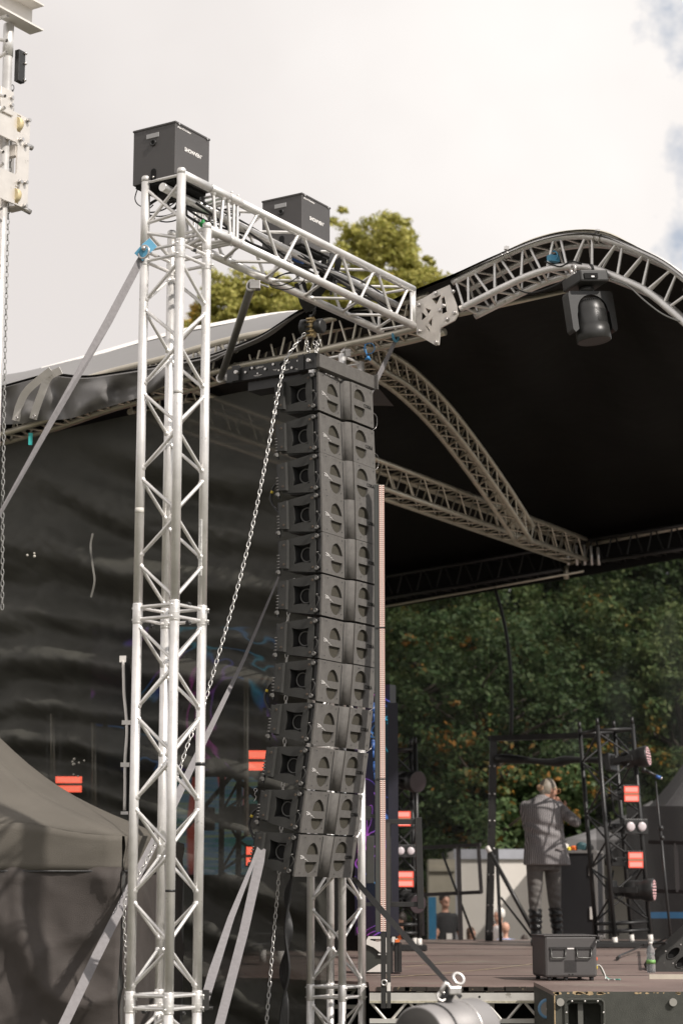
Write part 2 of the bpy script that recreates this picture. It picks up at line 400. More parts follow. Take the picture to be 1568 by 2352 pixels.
# ================================================================== the arm
def solveL(u):
    lo, hi = 0.5, 5.0
    for _ in range(40):
        md = (lo+hi)/2; q = V((legF.x, legF.y, ZTOP))+E2*md; d = q-CAM
        b = d.y*CT+d.z*ST; uu = 784+F*d.x/b
        if uu < u: lo = md
        else: hi = md
    return lo
LA = solveL(948); zc = (ZTOP+ZLOW)/2
arm = thing('box_truss', 'horizontal aluminium box truss arm running from the front tower to the cut-out roof plate', 'truss', (T1.x, T1.y, zc))
A0 = V((T1.x, T1.y, zc))+E2*0.10
LJ = solveL(532)
sec = section(arm)
for a in (-1, 1):
    for b in (-1, 1):
        coup = MB(); p = V((T1.x, T1.y, zc+b*SZ/2))+E1*(a*SZ/2)+E2*(LJ-SZ/2)
        coup.tube([p-E2*0.055, p-E2*0.05, p+E2*0.05, p+E2*0.055], [RC, RC*1.08, RC*1.08, RC], 16)
        for dz in (-0.045, -0.012, 0.012, 0.045): coup.torus(p+E2*dz, E2, RC*1.08, 0.0014, 16, 5)
        for dz in (-0.03, 0.03): coup.tube([p+E2*dz-UP*0.036, p+E2*dz+UP*0.036], 0.0055, 8); coup.ball(p+E2*dz+UP*0.038, 0.0075, 8, 6)
        coup.build('coupler', ALU, sec)
pth = Path([V((T1.x, T1.y, zc))-E2*0.0+E2*0.13, V((T1.x, T1.y, zc))+E2*(LJ-SZ/2)])
# chords start at the tower's uprights
truss(sec, pth, E1, SZ, RC, RB, 3, ALU, 0, (0, 1), gap=0.02, seg=20)
for a in (-1, 1):
    MB().tube([V((T1.x, T1.y, ZTOP))+E1*(a*SZ/2)-E2*(SZ/2), V((T1.x, T1.y, ZTOP))+E1*(a*SZ/2)+E2*0.14], RC, 20).build('chord', ALU, sec)
sec = section(arm)
ARMC = truss(sec, Path([V((T1.x, T1.y, zc))+E2*(LJ-SZ/2), V((T1.x, T1.y, zc))+E2*(LA-SZ/2)]), E1, SZ, RC, RB, 9, ALU, 1, (1, 1), gap=0.02, seg=20)
AEND = V((T1.x, T1.y, zc))+E2*(LA-SZ/2)
br_ = MB().tube([AEND+E1*SZ/2+UP*SZ/2, AEND+E1*SZ/2-UP*SZ/2], RC*0.8, 14).build('end_post', ALU, arm)
# ---- inner spigot pipe carrying cables and clamps inside the arm
pipe_a, pipe_b = V((T1.x, T1.y, ZTOP-0.055))-E2*0.13, AEND+UP*0.03
tag(MB().tube([pipe_a, pipe_b], 0.024, 14).build('support_pipe', ALU), 'dull aluminium tube lying inside the truss arm under the two charcoal boxes', 'pipe')
cbm = []
for k in range(7):
    off = (random.uniform(-0.05, 0.05), random.uniform(-0.05, 0.05))
    pts = []
    for i in range(26):
        t = i/25; q = pipe_a.lerp(pipe_b, 0.1+0.9*t)
        pts.append(q+E1*(off[0]+0.03*math.sin(7*t+k*1.7))+UP*(off[1]-0.01+0.035*math.sin(9*t+k*2.1)))
    o = MB().tube(cat(pts, 3), 0.0062+0.0015*(k % 2), 7).build('cable', RUB); cbm.append(tag(o, 'black cable among the bundle lying inside the aluminium truss arm', 'cable', 'cables inside the truss arm'))
# ================================================================== charcoal effect boxes on the arm
def fx_box(front_px, Y, lab, first):
    zt = zat(front_px[1], Y); fx, fy, fz = 0.285, 0.315, 0.315
    c0 = P(front_px[0], front_px[1], Y)           # top of the corner nearest the camera (local +x, -y)
    o = c0 - E1*(fx/2) + E2*(fy/2); o.z = c0.z-fz
    Mx = basis(E1, E2, UP)
    if first is not None:
        r = copy_tree(first); r.matrix_basis = Matrix.Translation(o) @ Mx.to_4x4(); r['label'] = lab; return r
    r = thing('effect_machine', lab, 'effect machine', o, Mx, 'effect machines on the truss arm')
    b = MB().box((0, 0, fz/2-0.004), (fx, fy, fz-0.008)).build('housing', GREYBOX, r, False, bevel=0.003)
    MB().box((0, 0, fz-0.004), (fx+0.008, fy+0.008, 0.012)).build('lid', GREYBOX, r, False, bevel=0.003)
    MB().box((0, 0, -0.006), (fx*0.92, fy*0.92, 0.02)).build('underside', DARK, r, False)
    # left face (-y): label, round port, slot
    MB().box((-0.01, -fy/2-0.002, fz*0.83), (0.085, 0.004, 0.026)).build('name_plate', mat('plate_grey', (0.38, 0.38, 0.38), 0.5), r, False, bevel=0.0015)
    MB().torus((-0.005, -fy/2-0.003, fz*0.70), (0, 1, 0), 0.015, 0.0055, 18, 8).build('port_ring', BLK, r, False)
    MB().tube([(-0.005, -fy/2-0.003, fz*0.70), (-0.005, -fy/2+0.01, fz*0.70)], 0.012, 16).build('port', DARK, r, False)
    pl = [(-0.018, 0.0), (0.018, 0.0), (0.018, 0.046)]+circ(0, 0.046, 0.018, 8, 0, 180)[1:]
    flat(pl, [], M4((0.0, -fy/2-0.0012, 0.008), (1, 0, 0), (0, 0, 1), (0, -1, 0)), 0.002).build('cable_slot', DARK, r, False)
    MB().ball((0.002, -fy/2-0.004, 0.022), 0.007, 8, 6).build('connector', STEEL, r, False)
    for i in range(2):
        text('FOR PROFESSIONAL USE ONLY' if i == 0 else 'DO NOT COVER', 0.006, M4((-fx/2+0.012, -fy/2-0.001, 0.028-0.009*i), (1, 0, 0), (0, 0, 1), (0, -1, 0)), 0.0008).build('small_print', TEXTW, r, False) if False else None
    # lit face (+x)
    text('SHOWVEN', 0.0305, M4((fx/2+0.001, -0.072, fz*0.55), (0, 1, 0), (0, 0, 1), (1, 0, 0)), 0.001, 0.0009, space=0.98).build('lettering', TEXTW, r, False)
    text('®', 0.013, M4((fx/2+0.001, 0.080, fz*0.595), (0, 1, 0), (0, 0, 1), (1, 0, 0)), 0.001).build('lettering', TEXTW, r, False)
    text('uFlamer® Evolution', 0.0150, M4((fx/2+0.001, -fy/2+0.018, fz*0.905), (0, 1, 0), (0, 0, 1), (1, 0, 0)), 0.001, 0.0004).build('lettering', TEXTW, r, False)
    for yy in (-0.13, 0.13): MB().tube([(fx/2+0.003, yy, fz-0.008), (fx/2+0.008, yy, fz-0.008)], 0.006, 10).build('screw', STEEL, r, False)
    # clamp under the box
    c = MB().box((0.0, 0, -0.035), (0.11, 0.10, 0.03)).torus((0, 0.02, -0.075), (0, 1, 0), 0.032, 0.009, 18, 8); c.box((0.05, 0.02, -0.075), (0.02, 0.05, 0.05))
    c.build('clamp', BLK, r, False, bevel=0.003)
    MB().tube([(0.045, 0.02, -0.09), (0.085, 0.02, -0.10)], 0.006, 8).build('wing_bolt', STEEL, r, False)
    return r
fx1 = fx_box((403, 277), 10.20, 'charcoal box machine with white lettering on top of the front truss tower', None)
fx2 = fx_box((693, 442), 11.33, 'charcoal box machine with white lettering halfway along the truss arm', fx1)
def loopcable(c, ax, R, ry, n, r, lab, nm='cable'):
    o = None
    for k in range(n):
        pts = []
        for i in range(24):
            a = 2*math.pi*i/24+k; pts.append(V(c)+E1*(R*(1+0.12*math.sin(a*2+k))*math.cos(a))+E2*(0.04*math.sin(a+k))+UP*(ry*(1+0.1*k)*math.sin(a)-0.01*k)+E2*0.02*k)
        pts.append(pts[0]); o = tag(MB().tube(cat(pts, 3), r, 6, cap=False).build(nm, RUB), lab, 'cable', 'cable loops hanging under the arm')
lc1 = P(372, 468, 10.4); loopcable(lc1, None, 0.10, 0.055, 3, 0.004, 'thin black cable coiled loosely under the box on top of the tower')
lc2 = P(510, 490, 10.75); loopcable(lc2, None, 0.075, 0.04, 2, 0.0035, 'thin black cable coiled above the truss arm between the two boxes')
lc3 = P(655, 640, 11.3); loopcable(lc3, None, 0.09, 0.05, 2, 0.0035, 'thin black cable hanging in a loop under the second box')
tag(MB().tube(cat([P(316, 432, 10.6), P(310, 455, 10.6), P(318, 470, 10.55), P(340, 478, 10.4), P(352, 470, 10.4)], 6), 0.0035, 6).build('cable', RUB), 'thin black cable drooping from the lower left edge of the first charcoal box', 'cable')
for (u, v, Y, m_, lb_) in ((467, 468, 10.6, GREEN, 'green webbing knot tied round the inner pipe beside the first box'), (466, 512, 10.55, GREEN, 'green webbing end hanging just above the corner upright of the tower')):
    q = P(u, v, Y); o = MB().ball(q, 0.016, 8, 6, (0.8, 0.8, 1.5)).torus(q-UP*0.01, (0.3, 0.2, 1), 0.018, 0.007).build('webbing_knot', m_); tag(o, lb_, 'webbing')
q = P(680, 600, 11.45); bm_ = MB().tube([q-E1*0.03, q+E1*0.045], 0.024, 14).torus(q+E1*0.0, E1, 0.025, 0.006); tag(bm_.build('power_connector', NEEN), 'blue round power connector under the second charcoal box', 'connector')
# clamp lumps on the pipe
for i, (u, v, Y) in enumerate(((455, 452, 10.55), (655, 590, 11.3), (760, 650, 11.7), (700, 590, 11.5))):
    q = P(u, v, Y); mbk = MB().box(q, (0.06, 0.05, 0.06), basis(E1, E2, UP)).torus(q+UP*0.0, E2, 0.034, 0.009, 16, 7); mbk.tube([q-UP*0.03, q-UP*0.075], 0.008, 8); mbk.box(q-UP*0.045+E1*0.03, (0.04, 0.03, 0.02), basis(E1, E2, UP))
    tag(mbk.build('pipe_clamp', BLK if i != 1 else STEEL, bevel=0.002), ['black clamp gripping the inner pipe under the first charcoal box', 'shiny steel clamp gripping the pipe under the second charcoal box', 'black clamp on the inner pipe beside the black lifting sling', 'small black clamp on the inner pipe just below the second box'][i], 'clamp')
# ================================================================== sling, hook, hoist
HP = P(716, 752, 11.95)
sa = P(757, 580, 11.55)
SL = []
for i, (uu, top) in enumerate(((752, 0), (768, 1))):
    tp = P(uu, 578+top*3, 11.62+0.12*top)
    l = [P(712, 705, 11.9), P(735, 640, 11.7), P(uu-8, 600, 11.62), tp+UP*0.012, P(uu+8, 590, 11.75), P(uu+2, 625, 11.8), P(730, 680, 11.9), P(716, 712, 11.92)]
    o = ribbon('lifting_sling', cat(l, 6), [0.045-0.012*abs(math.sin(k*0.13)) for k in range(43)], STRAPB, 'black webbing lifting sling looped over the truss arm above the hoist, ' + ('wider loop' if i else 'narrower loop'), 'sling'); 
tagd = ribbon('lifting_sling', cat([P(688, 648, 11.75), P(700, 690, 11.85), P(713, 712, 11.9)], 6), [0.07]*13, STRAPB, 'folded black sling end hanging below the arm beside the chain hoist hook', 'sling')
hoist = thing('chain_hoist', 'black manual chain hoist hanging from the sling above the rigging frame', 'chain hoist', HP)
hk = MB().torus(HP+UP*0.10, E1*0.3+E2, 0.026, 0.009, 20, 8, 0.3, 5.4).tube([HP+UP*0.075, HP+UP*0.03], 0.011, 10); hk.torus(HP+UP*0.135, E1, 0.02, 0.007, 18, 8); hk.build('hook', BLK, hoist)
MB().lathe(HP-E1*0.052-E2*0.02, V((-0.8, 0.3, 0)).normalized()*-1, [(-0.012, 0.045), (-0.008, 0.052), (0.022, 0.052), (0.026, 0.045)], 24).build('housing', BLK, hoist)
MB().lathe(HP+E1*0.05, E1, [(-0.02, 0.038), (0.0, 0.046), (0.025, 0.046), (0.035, 0.036)], 24).build('gear_cover', BLK, hoist)
mid = MB()
for dz in (-0.055, -0.03, 0.0, 0.03, 0.05): mid.tube([HP-E1*0.02+UP*dz-E2*0.03, HP+E1*0.035+UP*dz-E2*0.03], 0.0075, 8)
mid.box(HP+E1*0.008, (0.012, 0.05, 0.12), basis(E1, E2, UP)); mid.build('spacer_bolts', BRASS, hoist)
HB = HP-UP*0.05
for i, (a, b, c) in enumerate((((703, 800), (712, 822), (716, 842)), ((722, 800), (729, 826), (727, 850)), ((733, 798), (724, 822), (731, 850)))):
    chain('load_chain', cat([P(a[0], a[1]-18, 11.93+0.02*i), P(b[0], b[1], 11.93+0.02*i), P(c[0], c[1], 11.95)], 5), 0.024, 0.0032, CHAIN, ['left', 'middle', 'right'][i] + ' of the three short load chains between hoist and rigging frame', 'chain')
hand = [(700, 765), (680, 790), (655, 830), (640, 895), (628, 960), (607, 1075), (575, 1230), (540, 1370), (500, 1510), (466, 1625), (435, 1700), (400, 1805), (350, 1950), (300, 2040), (289, 2060)]
hpts = [P(u, v, 11.9-1.15*i/14) for i, (u, v) in enumerate(hand)]
chain('hand_chain', cat(hpts, 6), 0.0335, 0.0032, CHAIN, 'long zinc hand chain sweeping from the hoist down behind the front tower', 'chain', wd=0.0088)
chain('hand_chain', cat([P(287, 2066, 10.9), P(285, 2120, 10.9), P(288, 2185, 10.9), P(289, 2340, 10.9)], 6), 0.03, 0.0028, CHAIN, 'short zinc chain hanging straight down beside the front tower\'s left leg', 'chain', wd=0.008)
chain('load_chain', cat([P(676, 1330, 12.6), P(661, 1425, 12.6), P(656, 1625, 12.6), P(650, 1800, 12.6), P(641, 2000, 12.5), P(630, 2130, 12.5), P(611, 2360, 12.4)], 8), 0.034, 0.0034, CHAIN, 'zinc chain hanging behind the speaker column and out below it', 'chain', wd=0.0092)
# ================================================================== rigging frame over the speakers
AO = P(727, 846, 11.92)                            # near top front corner of the array
RF0 = P(735, 828, 11.90)
frame = thing('rigging_frame', 'black steel rigging frame with grey crossbar on top of the speaker column', 'rigging frame', RF0)
fb = RF0
MB().box(fb+E2*0.31+E1*(-0.02)+UP*0.0, (0.055, 0.65, 0.085), basis(E1, E2, UP)).build('crossbar', BAFF, frame, bevel=0.003)
MB().box(fb+E2*0.64+E1*0.0-UP*0.0, (0.065, 0.012, 0.10), basis(E1, E2, UP)).build('end_plate', BAFF, frame, bevel=0.002)
dz = E1*-1
lng = MB().box(fb+dz*0.42+E2*0.0-UP*0.005, (0.56, 0.012, 0.085), basis(E1, E2, UP)); lng.box(fb+dz*0.42+E2*0.03, (0.56, 0.012, 0.085), basis(E1, E2, UP)); lng.build('long_rail', BLK, frame)
MB().box(fb+dz*0.42+E2*0.62, (0.56, 0.02, 0.085), basis(E1, E2, UP)).build('long_rail', BLK, frame)
for s_, wdt in ((0.055, 0.075), (0.125, 0.045), (0.62, 0.055)): MB().box(fb+dz*s_-E2*0.016, (wdt, 0.025, 0.10), basis(E1, E2, UP)).build('joint_block', BLK, frame, bevel=0.002)
MB().box(fb+dz*0.36+E2*0.1-UP*0.085, (0.40, 0.14, 0.06), basis(E1, E2, UP)).build('lower_bracket', BLK, frame, bevel=0.003)
fh = MB(); fw = MB()
for k, (a, h) in enumerate(((0.03, 0.02), (0.065, -0.025), (0.16, 0.02), (0.20, -0.02), (0.25, 0.015), (0.30, -0.022), (0.34, 0.022), (0.40, 0.0), (0.46, -0.02), (0.50, 0.02), (0.55, 0.0), (0.63, 0.02), (0.63, -0.02))):
    p = fb+dz*a-E2*0.009+UP*h
    if k % 3 == 2: fw.tube([p, p-E2*0.004], 0.006, 10)
    else: fh.tube([p, p-E2*0.008], 0.008, 10)
for a in (0.055, 0.60): fh.tube([fb+dz*a-E2*0.02+UP*0.0, fb+dz*a-E2*0.055], 0.012, 12); 
fh.build('bolts', STEEL, frame); fw.build('rivets', TEXTW, frame)
tx = MB()
for k, (a, h, L_) in enumerate(((0.44, 0.022, 0.05), (0.47, 0.018, 0.04), (0.24, 0.022, 0.045), (0.25, -0.024, 0.05), (0.16, -0.03, 0.04), (0.33, -0.012, 0.03), (0.46, -0.03, 0.06))):
    tx.box(fb+dz*a-E2*0.0075+UP*h, (L_, 0.001, 0.0022), basis(E1, E2, UP)); tx.box(fb+dz*a-E2*0.0075+UP*(h-0.006), (L_*0.7, 0.001, 0.0016), basis(E1, E2, UP))
tx.build('scale_marks', TEXTW, frame)
for c_, s_ in ((0.27, 1), (0.50, -1)): MB().torus(fb+dz*c_-E2*0.0075, E2, 0.026, 0.005, 14, 6, 0.4, 2.7).build('slot', DARK, frame)
# ================================================================== the twelve array speakers
cpx = [(727, 850), (730, 946), (733, 1037), (736, 1127), (738, 1220), (738, 1317), (735, 1416), (731, 1513), (724, 1613), (713, 1715), (700, 1815), (687, 1916), (672, 2016)]
# front-corner line of the photo, found on the vertical plane of the speakers' left cheeks
cc = [PP(u+1, v, AO, E2) for i, (u, v) in enumerate(cpx)]
H0 = sum((cc[i]-cc[i+1]).length for i in range(12))/12
W_, D_ = 0.615, 0.28; DST = mat('dark_steel', (0.20, 0.195, 0.185), 0.4, 0.7, 0.3, 40)
def make_speaker(o, M, lab):
    r = thing('array_speaker', lab, 'speaker', o, M, 'speakers of the hanging column')
    h = H0-0.005; hr = h*0.74; zf0 = -h; xr = -D_
    zr1 = -(h-hr)/2; zr0 = -(h+hr)/2
    # cheek outline in (x, z): star port hole
    fx_ = -0.045
    def zt(x): return zr1*(x/xr)
    def zb(x): return -h + (zr0+h)*(x/xr)
    outer = [(xr+0.0, zb(xr)), (fx_, zb(fx_)), (fx_, zt(fx_)), (xr, zt(xr))]
    cx, cz, a = -0.142, -h*0.5, 0.075
    star = []
    for k in range(4):
        ang = math.radians(45+90*k)
        p0 = (cx+a*1.16*math.cos(ang), cz+a*1.16*math.sin(ang)); ang2 = math.radians(45+90*(k+1)); p1 = (cx+a*1.16*math.cos(ang2), cz+a*1.16*math.sin(ang2))
        mx_, mz_ = (p0[0]+p1[0])/2, (p0[1]+p1[1])/2; mx_ = cx+(mx_-cx)*0.72; mz_ = cz+(mz_-cz)*0.72
        for t in (0, 0.06, 0.14, 0.3, 0.5, 0.7, 0.86, 0.94):
            star.append(((1-t)**2*p0[0]+2*t*(1-t)*mx_+t*t*p1[0], (1-t)**2*p0[1]+2*t*(1-t)*mz_+t*t*p1[1]))
    Mc = M4((0, 0.006, 0), (1, 0, 0), (0, 0, 1), (0, -1, 0))
    flat(outer, [star], Mc, 0.016).build('cheek_panel', CAB, r, False, bevel=0.004)
    # recess behind the star and its round horn
    n = len(star); back = [V((cx+(x-cx)*0.72, 0.062, cz+(z-cz)*0.72)) for x, z in star]; fr = [V((x, 0.012, z)) for x, z in star]
    MB().loft([fr, back], False).prism([V((cx-0.05, 0.062, cz-0.055)), V((cx+0.05, 0.062, cz-0.055)), V((cx+0.05, 0.062, cz+0.055)), V((cx-0.05, 0.062, cz+0.055))], (0, 0.003, 0)).build('port_recess', BLK, r, False)
    MB().torus((cx+0.014, 0.036, cz-0.002), (0, 1, 0), 0.043, 0.0038, 24, 8).build('horn_ring', mat('horn_rim', (0.11, 0.11, 0.105), 0.4), r, False)
    MB().tube([(cx+0.012, 0.043, cz-0.002), (cx+0.012, 0.060, cz-0.002)], 0.041, 20).build('horn_throat', DARK, r, False)
    # main body behind (not filling the port)
    b = MB()
    def slab(x0, x1, y0, y1, ins=0.0):
        b.loft([[V((x0, y0, zb(x0)+ins)), V((x1, y0, zb(x1)+ins)), V((x1, y0, zt(x1)-ins)), V((x0, y0, zt(x0)-ins))], [V((x0, y1, zb(x0)+ins)), V((x1, y1, zb(x1)+ins)), V((x1, y1, zt(x1)-ins)), V((x0, y1, zt(x0)-ins))]], True, False)
    slab(xr+0.002, -0.03, 0.07, W_-0.02, 0.0); b.build('body', CAB, r, False)
    MB().box((xr*0.5, W_-0.008, -h/2), (D_*0.95, 0.014, hr)).build('cheek_panel', CAB, r, False)
    # rear rigging bar on the cheek
    MB().loft([[V((xr-0.012, -0.026, zb(xr)+0.012)), V((xr+0.044, -0.026, zb(xr+0.044)+0.012)), V((xr+0.044, -0.026, zt(xr+0.044)-0.006)), V((xr-0.012, -0.026, zt(xr)-0.010))], [V((xr-0.012, 0.0, zb(xr)+0.012)), V((xr+0.044, 0.0, zb(xr+0.044)+0.012)), V((xr+0.044, 0.0, zt(xr+0.044)-0.006)), V((xr-0.012, 0.0, zt(xr)-0.010))]], True, False).build('rear_rail', CAB, r, False, bevel=0.002)
    MB().box((xr-0.018, -0.015, -h*0.58), (0.010, 0.014, h*0.86)).build('rear_link', BLK, r, False)
    rr = MB()
    for k in range(5): rr.tube([(xr-0.030+0.003*(k % 2), -0.024, -h*0.50-0.019*k), (xr-0.012, -0.024, -h*0.50-0.019*k)], 0.0045, 7)
    rr.tube([(xr-0.028, -0.026, -h*0.50-0.105), (xr-0.012, -0.032, -h*0.50-0.105)], 0.013, 10); rr.build('angle_pins', DST, r, False)
    sc_ = MB()
    for (x, z, y) in ((xr+0.02, zt(xr)-0.035, -0.027), (xr+0.02, zb(xr)+0.035, -0.027), (-0.065, zt(-0.06)-0.03, -0.003), (-0.065, zb(-0.06)+0.03, -0.003)): sc_.torus((x, y, z), (0, 1, 0), 0.0055, 0.002, 10, 5)
    sc_.build('screws', mat('screw_brown', (0.16, 0.12, 0.09), 0.5, 0.4) if 'screw_brown' not in bpy.data.materials else bpy.data.materials['screw_brown'], r, False)
    # front rigging channel
    MB().box((-0.0225, 0.022, -h/2), (0.045, 0.012, h*0.96)).build('front_channel', BLK, r, False)
    for z in (-0.028, -h+0.028): MB().tube([(-0.028, 0.02, z), (-0.028, -0.018, z)], 0.007, 12).torus((-0.028, -0.016, z), (0, 1, 0), 0.011, 0.0035, 14, 6).build('quick_pin', DST, r, False)
    MB().tube([(-0.026, 0.016, -h*0.5), (-0.026, -0.014, -h*0.5)], 0.003, 8).build('quick_pin', DST, r, False)
    MB().box((-0.012, 0.014, -0.075), (0.008, 0.006, 0.05)).build('slot', DARK, r, False)
    MB().tube(cat([(-0.028, -0.02, -h*0.5), (0.0, -0.02, -h*0.62), (-0.018, -0.026, -h*0.8), (-0.028, -0.02, -h+0.03)], 6), 0.0009, 5).build('pin_lanyard', DST, r, False)
    # front baffle: near plate, rounded valley, far plate
    zt_, zb_ = -0.004, -h+0.0
    ym, y2, y3 = 0.268, 0.282, 0.342; xo = 0.028
    def dport(c, w_, hh, up, cut):
        x0, x1 = c[0]-w_/2, c[0]+w_/2; z0 = c[1]
        s = 1 if up else -1; pts = [(x0+0.004, z0), (x1-0.004, z0), (x1, z0+s*0.004)]
        arc = []
        for k in range(0, 13):
            t = math.pi*k/12
            xx = c[0]+w_/2*math.cos(t); zz = z0+s*(hh-w_/2*0.9+w_/2*0.9*math.sin(t))
            if cut and xx > c[0] and up: zz = z0+s*(hh-w_/2*0.9+w_/2*0.9*math.sin(t)-0.0) - s*0.022*((xx-c[0])/(w_/2))**1.2
            if cut and xx < c[0] and not up: zz -= 0
            arc.append((xx, zz))
        return pts+arc+[(x0, z0+s*0.004)]
    def baff(y0, y1, xa, xb, cxp, cut, cut2, wp=0.138, zu=0.485, zl=0.655):
        L = math.hypot(y1-y0, xb-xa); dx, dy = (xb-xa)/L, (y1-y0)/L
        outer = [(0, zb_), (L, zb_), (L, zt_), (0, zt_)]
        p1 = dport((cxp, -h*zu), wp, h*0.285, True, cut); p2 = dport((cxp-0.004, -h*zl), wp, h*0.275, False, False)
        M = M4((xa, y0, 0), (dx, dy, 0), (0, 0, 1), (dy, -dx, 0))
        flat(outer, [p1, p2], M, 0.012).build('baffle', BAFF, r, False, bevel=0.0028)
        g = MB(); 
        for s, q in (((cxp, -h*(zu-0.15)), 1), ((cxp, -h*(zl+0.15)), 1)):
            c_ = V((xa, y0, 0))+V((dx, dy, 0))*s[0]+V((0, 0, s[1]))-V((dy, -dx, 0))*0.0115
            g.box(c_, (0.16, 0.006, 0.095), basis((dx, dy, 0), (-dy, dx, 0), (0, 0, 1)))
        g.build('grille', GRIL, r, False)
        sd_ = MB()
        for a_, z in ((0.07*L/0.3, -0.02), (L-0.03, -0.025), (0.06*L/0.3, -h+0.022), (L-0.03, -h+0.03)):
            c_ = V((xa, y0, 0))+V((dx, dy, 0))*a_+V((0, 0, z))+V((dy, -dx, 0))*0.0065
            sd_.tube([c_, c_+V((dy, -dx, 0))*0.0015], 0.0045, 8)
        sd_.build('screws', BLK, r, False)
    baff(0.0, ym, 0.0, -0.012, 0.176, True, False)
    baff(y3, W_, xo, xo-0.006, 0.100, False, True, 0.136, 0.415, 0.585)
    prof = [V((-0.03, y2-0.004, 0)), V((-0.012, y2, 0))]+[V((xo-0.034+0.034*math.sin(t), y2+0.010+(y3-y2-0.012)*(1-math.cos(t)), 0)) for t in [math.pi/2*k/8 for k in range(9)]]+[V((xo-0.01, y3+0.0, 0)), V((-0.03, y3, 0))]
    MB().prism([p+V((0, 0, zb_)) for p in prof], (0, 0, zt_-zb_), True).build('rounded_waveguide', BAFF, r, False)
    MB().box((-0.02, (ym+y2)/2, -h/2), (0.02, 0.02, h*0.9)).build('valley', BLK, r, False)
    MB().box((-0.014, W_-0.004, -h/2), (0.06, 0.006, h-0.01)).build('edge_strip', CAB, r, False)
    # marks
    text('CORA', 0.030, M4((xo+0.003, W_-0.122, -h*0.545), (0, 1, 0), (0, 0, 1), (1, 0, 0)), 0.0015, 0.0006, space=1.12).build('lettering', DARK, r, False)
    sg = [(0.0, 0.012), (0.012, 0.016), (0.03, 0.010), (0.022, -0.004), (0.012, -0.006), (0.014, 0.006), (0.03, 0.015), (0.045, 0.010), (0.047, 0.0), (0.036, 0.0), (0.042, 0.009), (0.058, 0.007), (0.066, -0.006), (0.078, 0.0), (0.088, -0.008), (0.105, -0.010)]
    MB().tube(cat([(0.0075-0.0003*i, 0.03+a_*0.95, -h*0.55+b_*0.9-0.12*a_) for i, (a_, b_) in enumerate(sg)], 4), 0.0012, 5).build('signature_mark', TEXTW, r, False)
    return r
ords = ['topmost', 'second', 'third', 'fourth', 'fifth', 'sixth', 'seventh', 'eighth', 'ninth', 'tenth', 'eleventh', 'bottom']
sp0 = None
for i in range(12):
    a, b = cc[i], cc[i+1]; z = (a-b).normalized(); y = E2; x = y.cross(z).normalized(); M = basis(x, y, z)
    lab = ('topmost black array speaker, directly under the rigging frame' if i == 0 else 'bottom black array speaker, with grey straps tied at its rear edge' if i == 11 else ords[i]+' black array speaker counted down the hanging column from the rigging frame')
    if sp0 is None: sp0 = make_speaker(a, M, lab)
    else:
        r = copy_tree(sp0); r.matrix_basis = Matrix.Translation(a) @ M.to_4x4(); r['label'] = lab
    # jumper wires at the far edge
    if i < 9:
        q = a+y*W_-z*0.13; tag(MB().tube(cat([q, q+x*0.02+y*0.05-z*0.03, q+x*0.01+y*0.06-z*0.10, q+x*0.0-z*0.14], 5), 0.0013, 5).build('safety_wire', STEEL), 'thin wire loop at the right edge of the '+ords[i]+' array speaker', 'wire', 'wire loops down the speaker column')
    if i in (2, 7, 10):
        q = a-x*(D_+0.02)-z*0.15; o = MB().tube(cat([q-y*0.02, q-x*0.05-z*0.03, q-x*0.07-z*0.10, q-x*0.03-z*0.17, q-z*0.20], 6), 0.008, 9).build('speaker_cable', RUB)
        tag(o, 'thick black cable looping between cabinets at the rear of the '+ords[i]+' array speaker', 'cable')
        ob = MB().tube([q-x*0.056-z*0.045, q-x*0.062-z*0.06], 0.0095, 10).build('cable_tape', YEL, o)
# blue connectors and small dark gear behind the column's right edge
for k, (u, v) in enumerate(((857, 1705), (858, 1620), (860, 1755))):
    q = P(u, v, 12.95); tag(MB().tube([q, q-UP*0.05], 0.012, 12).tube([q-UP*0.05, q-UP*0.10], 0.006, 8).ball(q+UP*0.005, 0.013, 10, 6).build('cable_connector', NEEN), ['blue cable connector beside the ninth array speaker, lower one of a pair', 'blue cable connector beside the light column, level with the eighth array speaker', 'small blue connector hanging lowest beside the tenth array speaker'][k], 'connector')
# black cable bundle below the column
for k in range(6):
    o = MB().tube(cat([P(672+k*2, 1990, 12.3), P(665-k*2, 2060, 12.3+0.02*k), P(655+k*3, 2140, 12.3), P(664-k*4, 2230, 12.28+0.02*k), P(650+k*2, 2300, 12.3), P(638+k*4, 2400, 12.3)], 6), 0.0085, 8).build('speaker_cable', RUB)
    tag(o, 'black speaker cable in the bundle dropping below the hanging column', 'cable', 'cables dropping below the speaker column')
q = P(668, 2080, 12.24); 
# ================================================================== straps
tl = P(334, 576, legL.y-0.04)
pts = [P(336, 572, 10.2), P(318, 606, 10.18), P(250, 735, 10.0), P(120, 965, 9.7), P(0, 1180, 9.45), P(-80, 1320, 9.3)]
ribbon('ratchet_strap', pts, [0.028, 0.042, 0.044, 0.040, 0.034, 0.03], STRAP, 'grey webbing strap from the tower\'s blue-tipped hook down to the left edge', 'strap', wdirs=[V((0.5, 0.3, -0.6)), V((0.6, 0.4, -0.4)), V((0.75, 0.5, -0.2)), V((0.6, 1.2, 0)), V((0.35, 1.6, 0)), V((0.3, 1.7, 0))])
ribbon('strap_end', [P(318, 590, 10.17), P(336, 570, 10.16), P(352, 556, 10.17)], [0.06, 0.062, 0.06], BLUE, 'light blue strap tail tied round the tower\'s left leg', 'strap')
q = P(330, 578, 10.15); tag(MB().torus(q, E2, 0.035, 0.006, 20, 8).ball(q+UP*0.02, 0.014).build('shackle', STEEL), 'steel ring holding the blue strap tail on the tower leg', 'shackle')
